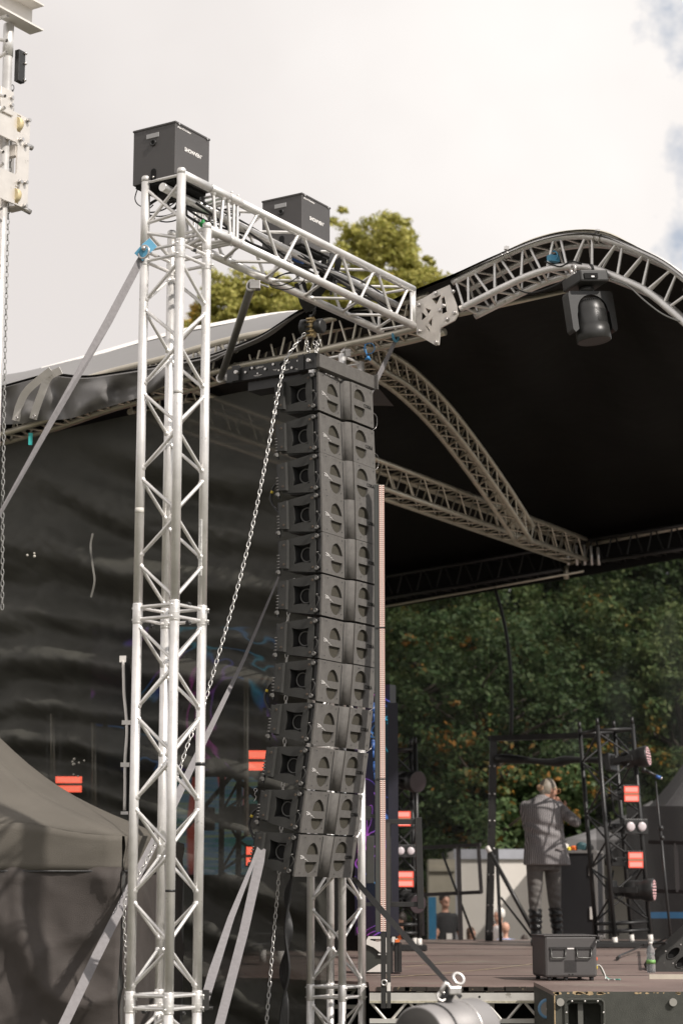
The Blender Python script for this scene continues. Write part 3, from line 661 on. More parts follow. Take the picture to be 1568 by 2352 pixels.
pts = [P(640, 1325, 13.0), P(560, 1515, 12.5), P(470, 1700, 12.0), P(400, 1845, 11.5), P(300, 2040, 11.05), P(220, 2200, 10.6), P(138, 2372, 10.2)]
ribbon('ratchet_strap', pts, [0.012, 0.022, 0.035, 0.046, 0.05, 0.05, 0.05], STRAP, 'grey strap crossing diagonally behind the front tower to the bottom edge', 'strap')
pts = [P(606, 1915, 12.25), P(580, 1985, 11.95), P(530, 2110, 11.3), P(489, 2235, 10.85), P(470, 2300, 10.6)]
ribbon('ratchet_strap', pts, [0.02, 0.022, 0.036, 0.05, 0.045], STRAP, 'grey twisted strap from the bottom speaker to the ratchet on the front tower', 'strap')
pts = [P(607, 1912, 12.25), P(596, 1980, 12.0), P(560, 2140, 11.5), P(505, 2352, 10.8), P(495, 2390, 10.7)]
ribbon('ratchet_strap', pts, [0.045, 0.055, 0.052, 0.05, 0.05], STRAP, 'broad flat grey strap from the bottom speaker to the bottom edge, untwisted', 'strap')
pts = [P(812, 2018, 12.5), P(870, 2085, 11.6), P(965, 2190, 9.8), P(1058, 2292, 8.25)]
ribbon('tension_strap', pts, [0.03, 0.034, 0.026, 0.017], STRAPB, 'dark strap from the bottom speaker to the clamp of the grey barrel', 'strap')
pts = [P(908, 782, 12.6), P(878, 845, 12.55), P(846, 912, 12.5)]
ribbon('tension_strap', pts, [0.024, 0.03, 0.028], STRAP, 'short grey strap between the truss arm\'s end and the top of the speaker column', 'strap')
q = P(908, 772, 12.58); tag(MB().torus(q, E1, 0.033, 0.009, 18, 7).build('webbing_knot', BLUE), 'blue webbing tie wound round the arm\'s lower chord near the plate', 'webbing')
o = MB().torus(P(848, 800, 12.5), V((0.3, 1, 0)), 0.036, 0.003, 18, 6).tube(cat([P(838, 790, 12.45), P(842, 815, 12.44), P(850, 828, 12.44), P(846, 818, 12.43), P(838, 826, 12.44)], 5), 0.004, 6).ball(P(845, 822, 12.43), 0.012).build('rope_knot', mat('blue_rope', (0.05, 0.25, 0.55), 0.6)); tag(o, 'knotted blue rope tied round the lower tube beside the rigging frame', 'rope')
q = P(467, 2298, 10.55); o = MB().box(q, (0.05, 0.04, 0.10), rotz(20)).tube([q-UP*0.04-V((0.05, 0, 0)), q-UP*0.04+V((0.05, 0, 0))], 0.009, 8).tube([q+UP*0.03-V((0.04, 0, 0)), q+UP*0.03+V((0.04, 0, 0))], 0.009, 8).build('ratchet', BLKW); tag(o, 'dark ratchet buckle on the front tower\'s right leg at the bottom', 'ratchet')
# ================================================================== second tower under the speakers
T2 = P(772, 2210, 12.72); T2.z = 0; S2 = 0.232
t2 = thing('truss_tower', 'aluminium truss tower standing behind and below the hanging speaker column', 'truss tower', T2)
MB().box(T2+V((0, 0, 0.006)), (0.6, 0.6, 0.012), basis(E1, E2, UP)).build('base_plate', STEEL, t2)
zj = [0, zat(2282, 12.6), zat(1700, 12.6), zat(900, 12.6), zat(815, 12.6)]
for i in range(4):
    z0, z1 = zj[i], zj[i+1]; sec = section(t2)
    if i < 3:
        for a in (-1, 1):
            for b in (-1, 1):
                coup = MB(); p = T2+E1*(a*S2/2)+E2*(b*S2/2)+UP*z1
                coup.tube([p-UP*0.05, p-UP*0.045, p+UP*0.045, p+UP*0.05], [RC, RC*1.08, RC*1.08, RC], 14)
                for dz_ in (-0.03, 0.03): coup.tube([p+UP*dz_-E1*0.036, p+UP*dz_+E1*0.036], 0.0055, 8)
                coup.build('coupler', ALU, sec)
    truss(sec, [T2+UP*(z0+0.01), T2+UP*(z1-0.005)], E1, S2, RC, RB, [4, 6, 7, 1][i], ALU, 1, gap=0.02, seg=16)
# ================================================================== lifting tower at the left edge
LT = P(17, 150, 9.55); LT.z = 0
lt = thing('lifting_tower', 'aluminium lifting tower with bolted sleeve block and beam head at the top left edge', 'lifting tower', LT)
# mast: the leg seen is its right-hand one
ltc = LT - E1*0.02 - E2*0.24
sec = truss(lt, [ltc+UP*0.01, ltc+UP*zat(55, 9.55)], E1, 0.24, 0.0245, 0.0095, 40, ALU, 0, gap=0.03, faces=(0,), skipchord=True) and None
for a, b in ((1, 1), (1, -1), (-1, -1), (-1, 1)):
    q = LT if (a, b) == (1, 1) else LT+E1*(0 if a > 0 else -0.24)+E2*(0 if b > 0 else -0.24)
    MB().tube([q+UP*0.01, q+UP*zat(55, 9.55)], 0.0245, 18).build('leg', ALU, lt)
zz = zat(95, 9.55)
MB().tube([LT+UP*(zz+0.09), LT+UP*(zz-0.08)], 0.0275, 18).build('collar', ALU, lt)
for v_ in (75, 30):   # beam head: two channels
    zb_ = zat(v_, 9.6)
hb = LT+E2*0.06
bz1, bz0 = zat(28, 9.7), zat(70, 9.7)
m_ = MB(); Mx = basis(E1, E2, UP)
c_ = hb-E2*0.17+UP*(bz0+0.05)
m_.box(c_, (0.012, 0.56, 0.13), Mx).box(c_+E1*0.04+UP*0.068, (0.09, 0.56, 0.009), Mx).box(c_+E1*0.04-UP*0.068, (0.09, 0.56, 0.009), Mx); m_.build('head_beam', WHITE, lt)
# sleeve block
s1, s0 = zat(250, 9.5), zat(460, 9.5); cz_ = (s1+s0)/2; hh = (s1-s0)
def blk(pt, a, b, z): return pt+E1*a+E2*b+UP*z
pc = LT+E1*0.045
outer = [(-0.5, -hh/2), (0.115, -hh/2), (0.13, -hh/2+0.02), (0.13, hh/2-0.02), (0.115, hh/2), (-0.5, hh/2)]
hole = [(-0.3, -0.085), (0.03, -0.085), (0.04, -0.075), (0.04, 0.075), (0.03, 0.085), (-0.3, 0.085)]
def rhole(x, z): return [(x-0.014, z-0.045), (x+0.014, z-0.045), (x+0.014, z+0.045), (x-0.014, z+0.045)]
flat(outer, [hole, rhole(0.045, 0.19), rhole(0.045, -0.19)], M4(pc+UP*cz_, E2, UP, E1), 0.010).build('sleeve_plate', PLATE, lt, bevel=0.001)
flat(outer, [hole], M4(pc-E1*0.10+UP*cz_, E2, UP, E1), 0.010).build('sleeve_plate', PLATE, lt, bevel=0.001)
MB().box(pc-E1*0.05+E2*0.10+UP*(cz_-hh/2+0.006), (0.10, 0.06, 0.010), Mx).box(pc-E1*0.05+E2*0.05+UP*(cz_+0.05), (0.09, 0.03, 0.06), Mx).build('bottom_plate', PLATE, lt)
MB().box(pc+E1*0.010-E2*0.06+UP*(cz_+hh/2+0.03), (0.012, 0.10, 0.13), Mx).build('lug_plate', PLATE, lt, bevel=0.004)
NY = mat('nylon_roller', (0.62, 0.52, 0.30), 0.5)
for z in (0.19, -0.19): MB().tube([blk(pc, -0.012, 0.030, cz_+z), blk(pc, -0.012, 0.060, cz_+z)], 0.038, 20).build('roller', NY, lt)
bl_ = MB()
for (b_, z) in ((0.105, 0.225), (0.055, 0.105), (0.095, 0.09), (0.055, -0.12), (0.098, -0.11), (0.098, -0.235), (-0.03, 0.30), (-0.03, 0.26)):
    q = blk(pc, 0.005, b_, cz_+z); bl_.tube([q, q+E1*0.006], 0.013, 14); bl_.tube([q+E1*0.006, q+E1*0.022], 0.0085, 6); bl_.tube([q+E1*0.016, q+E1*0.024], 0.0105, 6)
bl_.build('bolts', STEEL, lt)
for z in (0.13, -0.215):
    q = blk(pc, -0.05, 0.13, cz_+z); MB().tube([q, q+E2*0.055+V((0.02, 0, -0.015))], 0.014, 12).build('stub_handle', STEEL, lt)
q = LT+E2*0.06+E1*0.03+UP*zat(155, 9.6); MB().box(q, (0.03, 0.05, 0.17), Mx).build('cable_guard', BLK, lt, bevel=0.003)
gb = MB()
for z in (-0.07, 0.02, 0.075): gb.ball(q+E1*0.02+E2*0.02+UP*z, 0.009, 8, 6)
gb.build('bolts', STEEL, lt)
chain('lifting_chain', [P(29, 195, 9.65), P(28, 262, 9.65), P(19, 470, 9.62), P(10, 900, 9.6), P(6, 1180, 9.6), P(5, 1400, 9.6)], 0.028, 0.0024, mat('dull_chain', (0.30, 0.30, 0.29), 0.5, 0.6), 'thin chain running down beside the left-edge lifting tower', 'chain', wd=0.007)
# ================================================================== roof steelwork of the stage
plate = thing('cutout_plate', 'pale aluminium gusset plate with triangular cut-outs between the arm and the curved roof truss', 'gusset plate', NP(1000, 720, -0.02))
pxy = [(957, 692), (975, 683), (1002, 668), (1033, 654), (1048, 700), (1052, 722), (1044, 736), (1012, 753), (1008, 792), (1000, 793), (957, 768)]
def np2(u, v): q = NP(u, v, -0.02)-NO; return (q.dot(E1), q.z)
tri = [[(992, 686), (1014, 676), (1003, 699)], [(969, 716), (968, 737), (980, 727)], [(977, 706), (990, 712), (984, 722)], [(976, 745), (986, 755), (988, 764)], [(979, 736), (992, 728), (992, 752), (989, 740)], [(1015, 684), (1021, 680), (1027, 716), (1015, 722)]]
tri = tri[:4]+[[(984, 740), (993, 729), (992, 750)], tri[5]]
flat([np2(*p) for p in pxy], [[np2(*p) for p in t] for t in tri], M4(NO-E2*0.02, E1, UP, -E2), 0.012).build('plate', PLATE, plate, bevel=0.001)
bm_ = MB()
for u, v in ((962, 700), (962, 760), (1040, 669), (1043, 718), (1001, 786), (1010, 712), (1018, 702), (1026, 733), (1000, 673)):
    q = NP(u, v, -0.03); bm_.tube([q+E2*0.006, q-E2*0.016], 0.010, 10); bm_.torus(q, E2, 0.012, 0.003, 12, 5)
bm_.build('bolts', STEEL, plate)
# ---- curved front truss
up_c = [(1046, 650), (1100, 622), (1154, 597), (1215, 569), (1274, 552), (1325, 546), (1369, 547), (1404, 557), (1434, 573), (1484, 598), (1529, 620), (1568, 652), (1640, 716), (1720, 800)]
lo_c = [(1049, 706), (1094, 683), (1134, 660), (1186, 635), (1234, 616), (1270, 608), (1310, 606), (1350, 608), (1384, 614), (1440, 632), (1484, 655), (1568, 722), (1636, 786), (1700, 860)]
uc = cat([NP(u, v) for u, v in up_c], 4); lc_ = cat([NP(u, v) for u, v in lo_c], 4)
mid_ = [(a+b)/2+E2*0.10 for a, b in zip(uc, lc_)]
arch = thing('curved_truss', 'pale curved box truss rising over the stage front, with a moving light clamped to it', 'roof truss', mid_[0])
truss(arch, Path(mid_), E2, 0.195, 0.0235, 0.0095, 22, ALU2 if False else ALU, 0, gap=0.02, seg=14)
pm = Path(mid_)
for l in (0.38, 1.02, 1.75, 2.3):
    pos = pm.at(l)-E2*0.0975+UP*0.0975; d = pm.dir(l); k = MB()
    for s_ in (-0.02, 0.02): k.torus(pos+d*s_, d, 0.027, 0.006, 14, 6)
    k.tube([pos+UP*0.02, pos+UP*0.06], 0.006, 8); k.box(pos+UP*0.045, (0.03, 0.03, 0.02)); k.build('tube_clamp', STEEL, arch)
tp = [p+UP*0.045-E2*0.0 for p in uc]
tag(MB().tube([p+E2*0.02 for p in tp], 0.0165, 10).build('keder_rail', ALU2), 'thin tube following the top of the curved roof truss, edging the black canopy', 'rail')
# ---- front eave truss, running left from under the plate
ev = [(1003, 752), (900, 778), (800, 800), (700, 823), (545, 852), (400, 893), (250, 930), (120, 975), (0, 1012), (-120, 1045)]
ep = cat([NP(u, v-32, 0.16) for u, v in ev], 4)
eave = thing('eave_truss', 'olive-tinted aluminium truss along the left roof edge, above the black mesh wall', 'roof truss', ep[0])
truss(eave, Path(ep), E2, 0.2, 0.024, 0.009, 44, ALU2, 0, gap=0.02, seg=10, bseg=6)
for k_, (u, v) in enumerate(((520, 868), (700, 826), (795, 812))):
    q = NP(u, v, 0.06); o = MB().box(q, (0.06, 0.05, 0.05)).torus(q+UP*0.01, E1, 0.03, 0.008, 14, 6).tube([q-E2*0.06, q-E2*0.02], 0.008, 8).build('tube_clamp', STEEL); tag(o, ['galvanised clamp at the foot of the slanting brace on the eave truss', 'galvanised clamp on the eave truss behind the rigging frame', 'galvanised clamp on the eave truss at the second tower\'s head'][k_], 'clamp')
# slanting brace from the arm down to the eave
b0 = P(578, 655, 11.15); b1 = NP(507, 868, -0.03)
o = thing('support_brace', 'dull grey slanting tube from the truss arm down to the roof eave', 'brace', b1)
MB().tube([b0, b1], 0.024, 14).build('tube', mat('dull_tube', (0.20, 0.195, 0.18), 0.42, 0.6), o)
for q, n_ in ((b0, 'upper_clamp'), (b1, 'lower_clamp')): MB().torus(q, E2, 0.030, 0.010, 14, 6).box(q+V((0.02, 0, 0)), (0.06, 0.05, 0.05)).tube([q+V((0.04, 0, 0.01)), q+V((0.10, 0, -0.01))], 0.007, 8).build(n_, STEEL, o, bevel=0.003)
# side truss going back to the far corner
sa_ = NP(330, 905, 0.3); sb_ = FP(1335, 1268)
side = thing('side_truss', 'long straight aluminium truss under the canopy running back from the eave to the rear corner', 'roof truss', sa_)
sd_ = (sb_-sa_).normalized(); sside = sd_.cross(UP).normalized()
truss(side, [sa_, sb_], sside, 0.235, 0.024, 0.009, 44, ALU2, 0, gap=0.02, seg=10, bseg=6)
# rear arch
ra = [(862, 832), (910, 860), (960, 903), (1010, 955), (1060, 1017), (1110, 1085), (1160, 1158), (1205, 1228)]
rp_ = cat([P(u, v, 14.3+0.68*i) for i, (u, v) in enumerate([(820, 800)]+ra)], 3)
rarch = thing('curved_truss', 'olive curved truss arching down inside the dark canopy to the side truss', 'roof truss', rp_[0])
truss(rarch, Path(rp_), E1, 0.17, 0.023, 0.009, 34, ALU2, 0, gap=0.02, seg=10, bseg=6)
# rear eave truss, two long runs
BT0 = FP(860, 1362); BT1 = FP(1335, 1268); BT2 = FP(1640, 1225)
for a_, b_, lb_ in ((FP(780, 1372), FP(1300, 1285), 'black rear roof truss left of the far corner, low under the canopy'), (FP(1345, 1272), FP(1640, 1228), 'dark rear roof truss on the right with a pale top tube')):
    o = thing('rear_truss', lb_, 'roof truss', a_); dd = (b_-a_).normalized()
    truss(o, [a_, b_], E2, 0.26, 0.025, 0.010, 22 if 'left' in lb_ else 12, BLK, 0, gap=0.02, seg=8, bseg=6)
tag(MB().tube([FP(1345, 1252, -0.1), FP(1640, 1198, -0.1)], 0.022, 10).build('roof_tube', ALU2), 'thin pale tube under the canopy running right from the far corner', 'tube')
tag(MB().tube([FP(790, 1410, -0.1), FP(1340, 1312, -0.1)], 0.014, 8).build('roof_tube', ALU2), 'thin tube along the lower edge of the rear truss, left of the corner', 'tube')
tag(MB().tube([NP(1052, 722, 0.2), PP(1330, 660, NO+E2*0.9, E2)], 0.018, 10).build('roof_tube', ALU2), 'slim straight tube crossing under the curved front truss to the moving light', 'tube')
tag(MB().tube([FP(1300, 1300), FP(1300, 1330)], 0.03, 8).build('hanging_stub', ALU2), 'short pale stub hanging below the far corner of the roof', 'tube')
# far corner: upright struts
o = thing('corner_block', 'cluster of pale upright struts joining the trusses at the far roof corner', 'truss corner', FP(1335, 1290))
for u in (1302, 1322, 1340, 1356, 1372): MB().tube([FP(u, 1250+abs(u-1335)*0.2, -0.15), FP(u+3, 1298, -0.15)], 0.016, 8).build('strut', ALU, o)
# ================================================================== canopy
PVC = mat('grey_pvc_canopy', (0.16, 0.155, 0.15), 0.38, 0, 0.10, 1.2, 0.25, 6, spec=0.6, rv=0.05, dirt=((0.30, 0.29, 0.28), 5, 0.66))
PVCB = mat('black_pvc_underside', (0.007, 0.0065, 0.006), 0.6, 0, 0.25, 2.0, 0.5, 3.0, spec=0.12)
BAND = mat('white_pvc_band', (0.82, 0.79, 0.75), 0.5, 0, 0.08, 8)
us = list(range(-160, 1741, 20))
def interp(tab, u):
    if u <= tab[0][0]: 
        a, b = tab[0], tab[1]
    elif u >= tab[-1][0]: a, b = tab[-2], tab[-1]
    else:
        for a, b in zip(tab, tab[1:]):
            if a[0] <= u <= b[0]: break
    t = (u-a[0])/(b[0]-a[0]); return a[1]+(b[1]-a[1])*t
def smooth(tab, u):
    return sum(interp(tab, u+d)*wt for d, wt in ((-30, .15), (-15, .2), (0, .3), (15, .2), (30, .15)))
crease = [(-160, 930), (0, 893), (110, 862), (190, 872), (320, 853), (480, 823), (600, 775), (700, 706), (760, 716), (860, 712), (960, 668), (1046, 634), (1100, 608), (1154, 585), (1215, 558), (1274, 541), (1325, 534), (1369, 535), (1404, 546), (1434, 562), (1484, 587), (1529, 608), (1568, 641), (1640, 704), (1740, 800)]
sil = [(-160, 885), (0, 862), (60, 853), (110, 840), (200, 815), (320, 780), (430, 752), (480, 744), (560, 728), (640, 716), (700, 712), (740, 716), (1000, 640)]
# outer sheet: crease row -> silhouette row
front_rows = []
r_cre = [NP(u, smooth(crease, u), -0.05) for u in us]
# the roof over the stage: from the crease/arch line back to the rear eave line, bulging upward
bk = [(-160, 1560), (400, 1420), (880, 1345), (1335, 1262), (1740, 1190)]
r_back = [FP(u, interp(bk, u), 0.3) for u in us]
rows = [r_cre]
for k in range(1, 13):
    t = k/12
    row = []
    for u, a, b in zip(us, r_cre, r_back):
        q = a.lerp(b, t); hmp = 0.9*math.sin(math.pi*min(1, t*1.0))**0.8
        if u < 760:
            hmp += 0
        fold = 0.05*math.sin(math.pi*t)*math.sin((u+260*t)/55.0)+0.04*math.sin(math.pi*t)*math.sin((u-500*t)/27.0)
        q = q+UP*(hmp*(0.78 if u > 860 else 0.35+0.43*max(0, (u-700)/160))+fold); row.append(q)
    rows.append(row)
canopy = thing('stage_canopy', 'black-lined PVC roof sheet of the stage with grey outside and hanging left skirt', 'canopy', NP(900, 760))
nL = us.index(700)
# underside (black lining) and outer skin a little above it
MB().grid(rows).build('black_lining', PVCB, canopy)
MB().grid([[q+UP*0.03+E2*0.02 for q in r] for r in rows]).build('outer_skin', PVC, canopy)
# visible grey slope on the left: crease -> silhouette
sl_rows = []
for k in range(7):
    t = k/6; row = []
    for u in [x for x in range(-160, 721, 20)]:
        v0 = smooth(crease, u); v1 = smooth(sil, u); v = v0+(v1-v0)*t
        row.append(NP(u, v, -0.06+1.6*t**1.3))
    sl_rows.append(row)
last = [q+E2*1.2-UP*0.5 for q in sl_rows[-1]]
sl_rows.append(last)
MB().grid(sl_rows).build('grey_slope', PVC, canopy)
bnd = MB().grid([[NP(u, smooth(sil, u)+dv, -0.06+1.6*(1-max(0,dv)*0.012)**1.3-0.06) for u in range(95, 721, 20)] for dv in (-1, 7)]); bnd.build('white_band', BAND, canopy)
bnd = MB().grid([[NP(u, smooth(sil, u)+dv, -0.06+1.6*(1-dv*0.012)**1.3-0.035) for u in range(-160, 91, 20)] for dv in (2, 4)]); bnd.build('white_band', BAND, canopy)
# hanging skirt with folds, only left of the arm
sk_b = [(-160, 1000), (0, 975), (60, 973), (109, 962), (150, 966), (225, 941), (315, 915), (375, 888), (450, 850), (525, 816), (620, 775), (680, 725), (705, 712)]
sk = []
for k in range(13):
    t = k/12; row = []
    for u in range(-160, 706, 8):
        v0 = smooth(crease, u); v1 = max(v0+1, smooth(sk_b, u)); v = v0+(v1-v0)*t
        f = 0.045*math.sin(math.pi*min(1, t*0.9))*math.sin(u/23.0+2.2*t)+0.03*t*math.sin(u/9.7-1.5*t)+0.055*noise.noise(V((u/60.0, t*2.2, 3.1)))
        if u > 430: f *= max(0.15, 1-(u-430)/200)
        row.append(NP(u, v, -0.10+f+0.05*t))
    sk.append(row)
MB().grid(sk).build('skirt', PVC, canopy)
# shiny black flap under the arm
fl = [[NP(u, v, -0.02+0.12*k) for u, v in row] for k, row in enumerate(([(500, 838), (560, 800), (620, 762), (700, 706), (760, 712), (860, 716)], [(505, 858), (570, 826), (640, 796), (720, 762), (800, 752), (900, 752)]))]
MB().grid(fl).build('black_flap', PVCB, canopy)
for i, pl in enumerate(([(118, 850), (85, 876), (60, 900), (45, 930), (36, 966)], [(140, 850), (112, 866), (95, 905), (84, 935), (76, 962)])):
    o = ribbon('white_strap', cat([NP(u, v, -0.22+0.03*k) for k, (u, v) in enumerate(pl)], 5), [0.055+0.0*k for k in range(21)], BAND, ['left one of two white PVC tie-down straps on the roof skirt', 'right one of two white PVC tie-down straps on the roof skirt'][i], 'strap')
    q = NP(pl[-1][0]+2, pl[-1][1]-6, -0.12); MB().torus(q, E2, 0.011, 0.004, 12, 6).build('eyelet', STEEL, o)
o = tag(MB().box(NP(70, 1008, -0.05), (0.03, 0.004, 0.09)).build('webbing_tail', mat('teal_tape', (0.03, 0.38, 0.36), 0.6), bevel=0.001), 'small teal tape tail hanging below the left eave', 'tape')
# ================================================================== black mesh side wall
def mesh_mat(name, c, alpha, sheen=0.0, bump=0.4, bs=500, var=0.15):
    m = mat(name, c, 0.55, 0, var, 4, bump, bs, spec=0.4); t = m.node_tree
    b = t.nodes['Principled BSDF']; o_ = [n for n in t.nodes if n.type == 'OUTPUT_MATERIAL'][0]
    tr = N(t, 'ShaderNodeBsdfTransparent'); mx_ = N(t, 'ShaderNodeMixShader'); mx_.inputs[0].default_value = alpha
    t.links.new(tr.outputs[0], mx_.inputs[1]); t.links.new(b.outputs[0], mx_.inputs[2]); t.links.new(mx_.outputs[0], o_.inputs['Surface'])
    return m
WM = mesh_mat('black_wind_mesh', (0.058, 0.057, 0.048), 0.85)
def wrinkle(a, z):
    # long diagonal sags falling to the right, broken up by noise
    n_ = noise.noise(V((a*0.35, z*0.35, 5)))
    ph = (z*1.0+a*0.40+0.10*a*a*math.exp(-((z-3.2)/1.5)**2)*0.6+0.42*n_)*2*math.pi/0.36
    big = 0.135*(math.sin(ph)*0.62+0.38*math.sin(ph*0.53+1.7))*(0.62+0.7*noise.noise(V((a*0.6, z*0.5, 9))))
    med = 0.045*noise.noise(V((a*2.0+z*1.2, z*6.0+a*2.2, 2)))+0.022*abs(noise.noise(V((a*5-z*3, z*7+a*3.0, 7))))
    fine = 0.007*noise.noise(V((a*14+z*9, z*22+a*8, 4)))
    return big+med+fine
wall_rows = []
NA, NZ = 220, 300
a0 = (NP(-160, 1100)-NO).dot(E1); a1 = (NP(716, 1100)-NO).dot(E1)
for j in range(NZ+1):
    t = j/NZ; row = []
    for i in range(NA+1):
        a = a0+(a1-a0)*i/NA; base = NO+E1*a+E2*0.20
        u_ = -160+(716+160)*i/NA
        top = interp([(-160, 1060), (0, 1022), (64, 1004), (315, 948), (450, 920), (562, 897), (700, 862), (900, 815)], u_)
        zt_ = NP(u_, top, 0.20).z
        z = zt_*(1-t)+0.0*t
        damp = min(1, t*7)*min(1, (NA-i)/10)
        row.append(V((base.x, base.y, z))-E2*(wrinkle(a, z)*damp))
    wall_rows.append(row)
tag(MB().grid(wall_rows).build('mesh_curtain', WM), 'black wind-mesh curtain with long diagonal wrinkles closing the left side of the stage', 'curtain')
# seam tape on the mesh
for (pl, lab_) in (([(213, 1225), (208, 1255), (213, 1300), (217, 1335), (209, 1372)], 'grey repair tape strip stuck on the mesh curtain'),):
    ribbon('repair_tape', cat([NP(u, v, 0.03) for u, v in pl], 4), [0.014]*17, mat('dull_tape', (0.16, 0.155, 0.14), 0.6), lab_, 'tape')
# laced opening beside the tower
MB_ = MB().grid([[NP(u, v, -0.0) for u in (286, 298)] for v in range(1512, 1880, 20)]); tag(MB_.build('dark_gap_strip', DARK, solid=0.004), 'narrow black gap in the mesh curtain left of the front tower', 'curtain slit')  # near-black strip stands in for the dark inside the slit
zz_ = [(283, 1518), (284, 1560), (285, 1595), (290, 1650), (291, 1690), (287, 1750), (287, 1800), (286, 1862)]
tag(MB().tube(cat([NP(u, v, -0.05) for u, v in zz_], 5), 0.011, 6).box(NP(282, 1514, -0.05), (0.045, 0.01, 0.045)).box(NP(290, 1660, -0.055), (0.06, 0.012, 0.03)).box(NP(287, 1757, -0.055), (0.06, 0.012, 0.03)).box(NP(286, 1868, -0.055), (0.05, 0.012, 0.02)).build('lacing_strap', BAND), 'knotted cream lacing strap hanging down the mesh curtain\'s slit', 'strap')
# R-clip dangling by the tenth speaker
q = P(587, 1815, 12.7); tag(MB().torus(q, (0, 1, 0), 0.010, 0.002, 12, 5).tube(cat([q-UP*0.01, q+V((-0.006, 0, -0.03)), q+V((0.004, 0, -0.045)), q+V((-0.012, 0, -0.075))], 4), 0.0022, 5).build('spring_clip', STEEL), 'small steel R-clip hanging in front of the mesh beside the tenth speaker', 'clip')
for k, (u, v) in enumerate(((70, 1272), (178, 1760))):
    q = NP(u, v, -0.05); o = MB()
    for j in range(3 if k == 0 else 9): o.ball(q+V((random.uniform(-.03, .03)*(1+k), 0, random.uniform(-.02, .02)*(1+3*k))), random.uniform(0.006, 0.012), 6, 5)
    tag(o.build('leaf_litter', mat('pale_scrap', (0.5, 0.48, 0.42), 0.8)), ['small pale leaf caught on the mesh curtain near the left edge', 'scatter of tiny pale scraps stuck to the mesh above the red panel'][k], 'scrap')
# ================================================================== gazebo in front of the curtain
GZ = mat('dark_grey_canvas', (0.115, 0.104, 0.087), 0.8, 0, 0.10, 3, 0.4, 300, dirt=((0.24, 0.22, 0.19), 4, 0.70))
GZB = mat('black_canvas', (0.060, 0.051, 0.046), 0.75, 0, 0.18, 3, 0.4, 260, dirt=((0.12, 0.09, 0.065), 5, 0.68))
gc = P(280, 2001, 11.15); gr = P(417, 2003, 13.15); gz0 = gc.z
gl = V((gc.x-3.0, gc.y+0.30, gz0)); gbk = V((gr.x-3.0, gr.y+0.30, gz0))
apex = (gc+gr+gl+gbk)/4; apex.z = gz0+1.32
vz = zat(1908, 11.15)-gz0
gaz = thing('gazebo', 'dark grey pop-up gazebo with side walls at the lower left, below the mesh curtain', 'gazebo', (gc.x, gc.y, 0))
def pan(a, b, name, m, zlo, zhi, bulge, nn=26, nz=14, fold=0.0, seed=0):
    rows = []
    for j in range(nz+1):
        z = zhi+(zlo-zhi)*j/nz; row = []
        d = (b-a); L = d.length; nrm = V((d.y, -d.x, 0)).normalized()
        if nrm.dot(CAM-a) < 0: nrm = -nrm
        for i in range(nn+1):
            t = i/nn; q = a.lerp(b, t); q = V((q.x, q.y, z))
            s_ = t*L
            off = bulge*math.sin(math.pi*t)*0
            if fold: off += fold*(1.1*(1-abs(math.sin((z*1.0+s_*0.8)*4.5+2.4*noise.noise(V((s_*1.3, z*1.3, seed))))))**2+0.5*(1-abs(math.sin((z*0.5-s_*1.5)*5+4*noise.noise(V((s_*2, z, seed+3))))))**3+0.6*noise.noise(V((s_*3+z*2, z*4+s_*2, seed)))+0.3*abs(noise.noise(V((s_*9, z*9, seed)))))*min(1, (nz-j+2)/6)*min(1, j/3+0.2)
            row.append(q+nrm*off)
        rows.append(row)
    return MB().grid(rows).build(name, m, gaz, solid=0.003)
# valance
for a, b, s_ in ((gl, gc, 0), (gc, gr, 1)):
    rows = []
    nrm = V(((b-a).y, -(b-a).x, 0)).normalized(); nrm = -nrm if nrm.dot(CAM-a) < 0 else nrm
    for j in range(7):
        row = []
        for i in range(31):
            t = i/30; q = a.lerp(b, t); peak = (0.075*math.exp(-((t-0.80)/0.10)**2) if s_ == 0 else 0.02*math.sin(math.pi*t))
            z = gz0+(vz*0.86+peak)*(1-j/6); row.append(V((q.x, q.y, z))+nrm*(0.012+0.008*math.sin(i*1.3+j)*math.sin(j*0.5)))
        rows.append(row)
    MB().grid(rows).build('valance', GZ, gaz, solid=0.003)
    MB().tube([V((q.x, q.y, gz0-0.002))+nrm*0.014 for q in (a, b)], 0.006, 6).build('hem', BLK, gaz)
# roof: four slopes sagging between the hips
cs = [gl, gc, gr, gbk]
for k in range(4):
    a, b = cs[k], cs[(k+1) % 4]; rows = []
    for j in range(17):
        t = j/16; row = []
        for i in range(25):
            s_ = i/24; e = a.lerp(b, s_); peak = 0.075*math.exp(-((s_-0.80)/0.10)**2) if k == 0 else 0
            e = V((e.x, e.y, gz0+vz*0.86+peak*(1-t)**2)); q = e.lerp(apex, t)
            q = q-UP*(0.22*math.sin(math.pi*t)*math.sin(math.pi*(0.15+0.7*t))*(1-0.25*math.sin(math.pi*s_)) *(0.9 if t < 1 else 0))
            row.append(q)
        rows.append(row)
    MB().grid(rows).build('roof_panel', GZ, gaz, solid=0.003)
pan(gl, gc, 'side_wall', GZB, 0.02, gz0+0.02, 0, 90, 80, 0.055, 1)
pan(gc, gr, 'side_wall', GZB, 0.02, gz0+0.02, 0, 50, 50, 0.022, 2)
for q in (gc, gr): MB().box(V((q.x, q.y+0.03, gz0/2)), (0.03, 0.03, gz0)).build('leg', mat('dark_pole', (0.16, 0.16, 0.155), 0.4, 0.5) if 'dark_pole' not in bpy.data.materials else bpy.data.materials['dark_pole'], gaz)
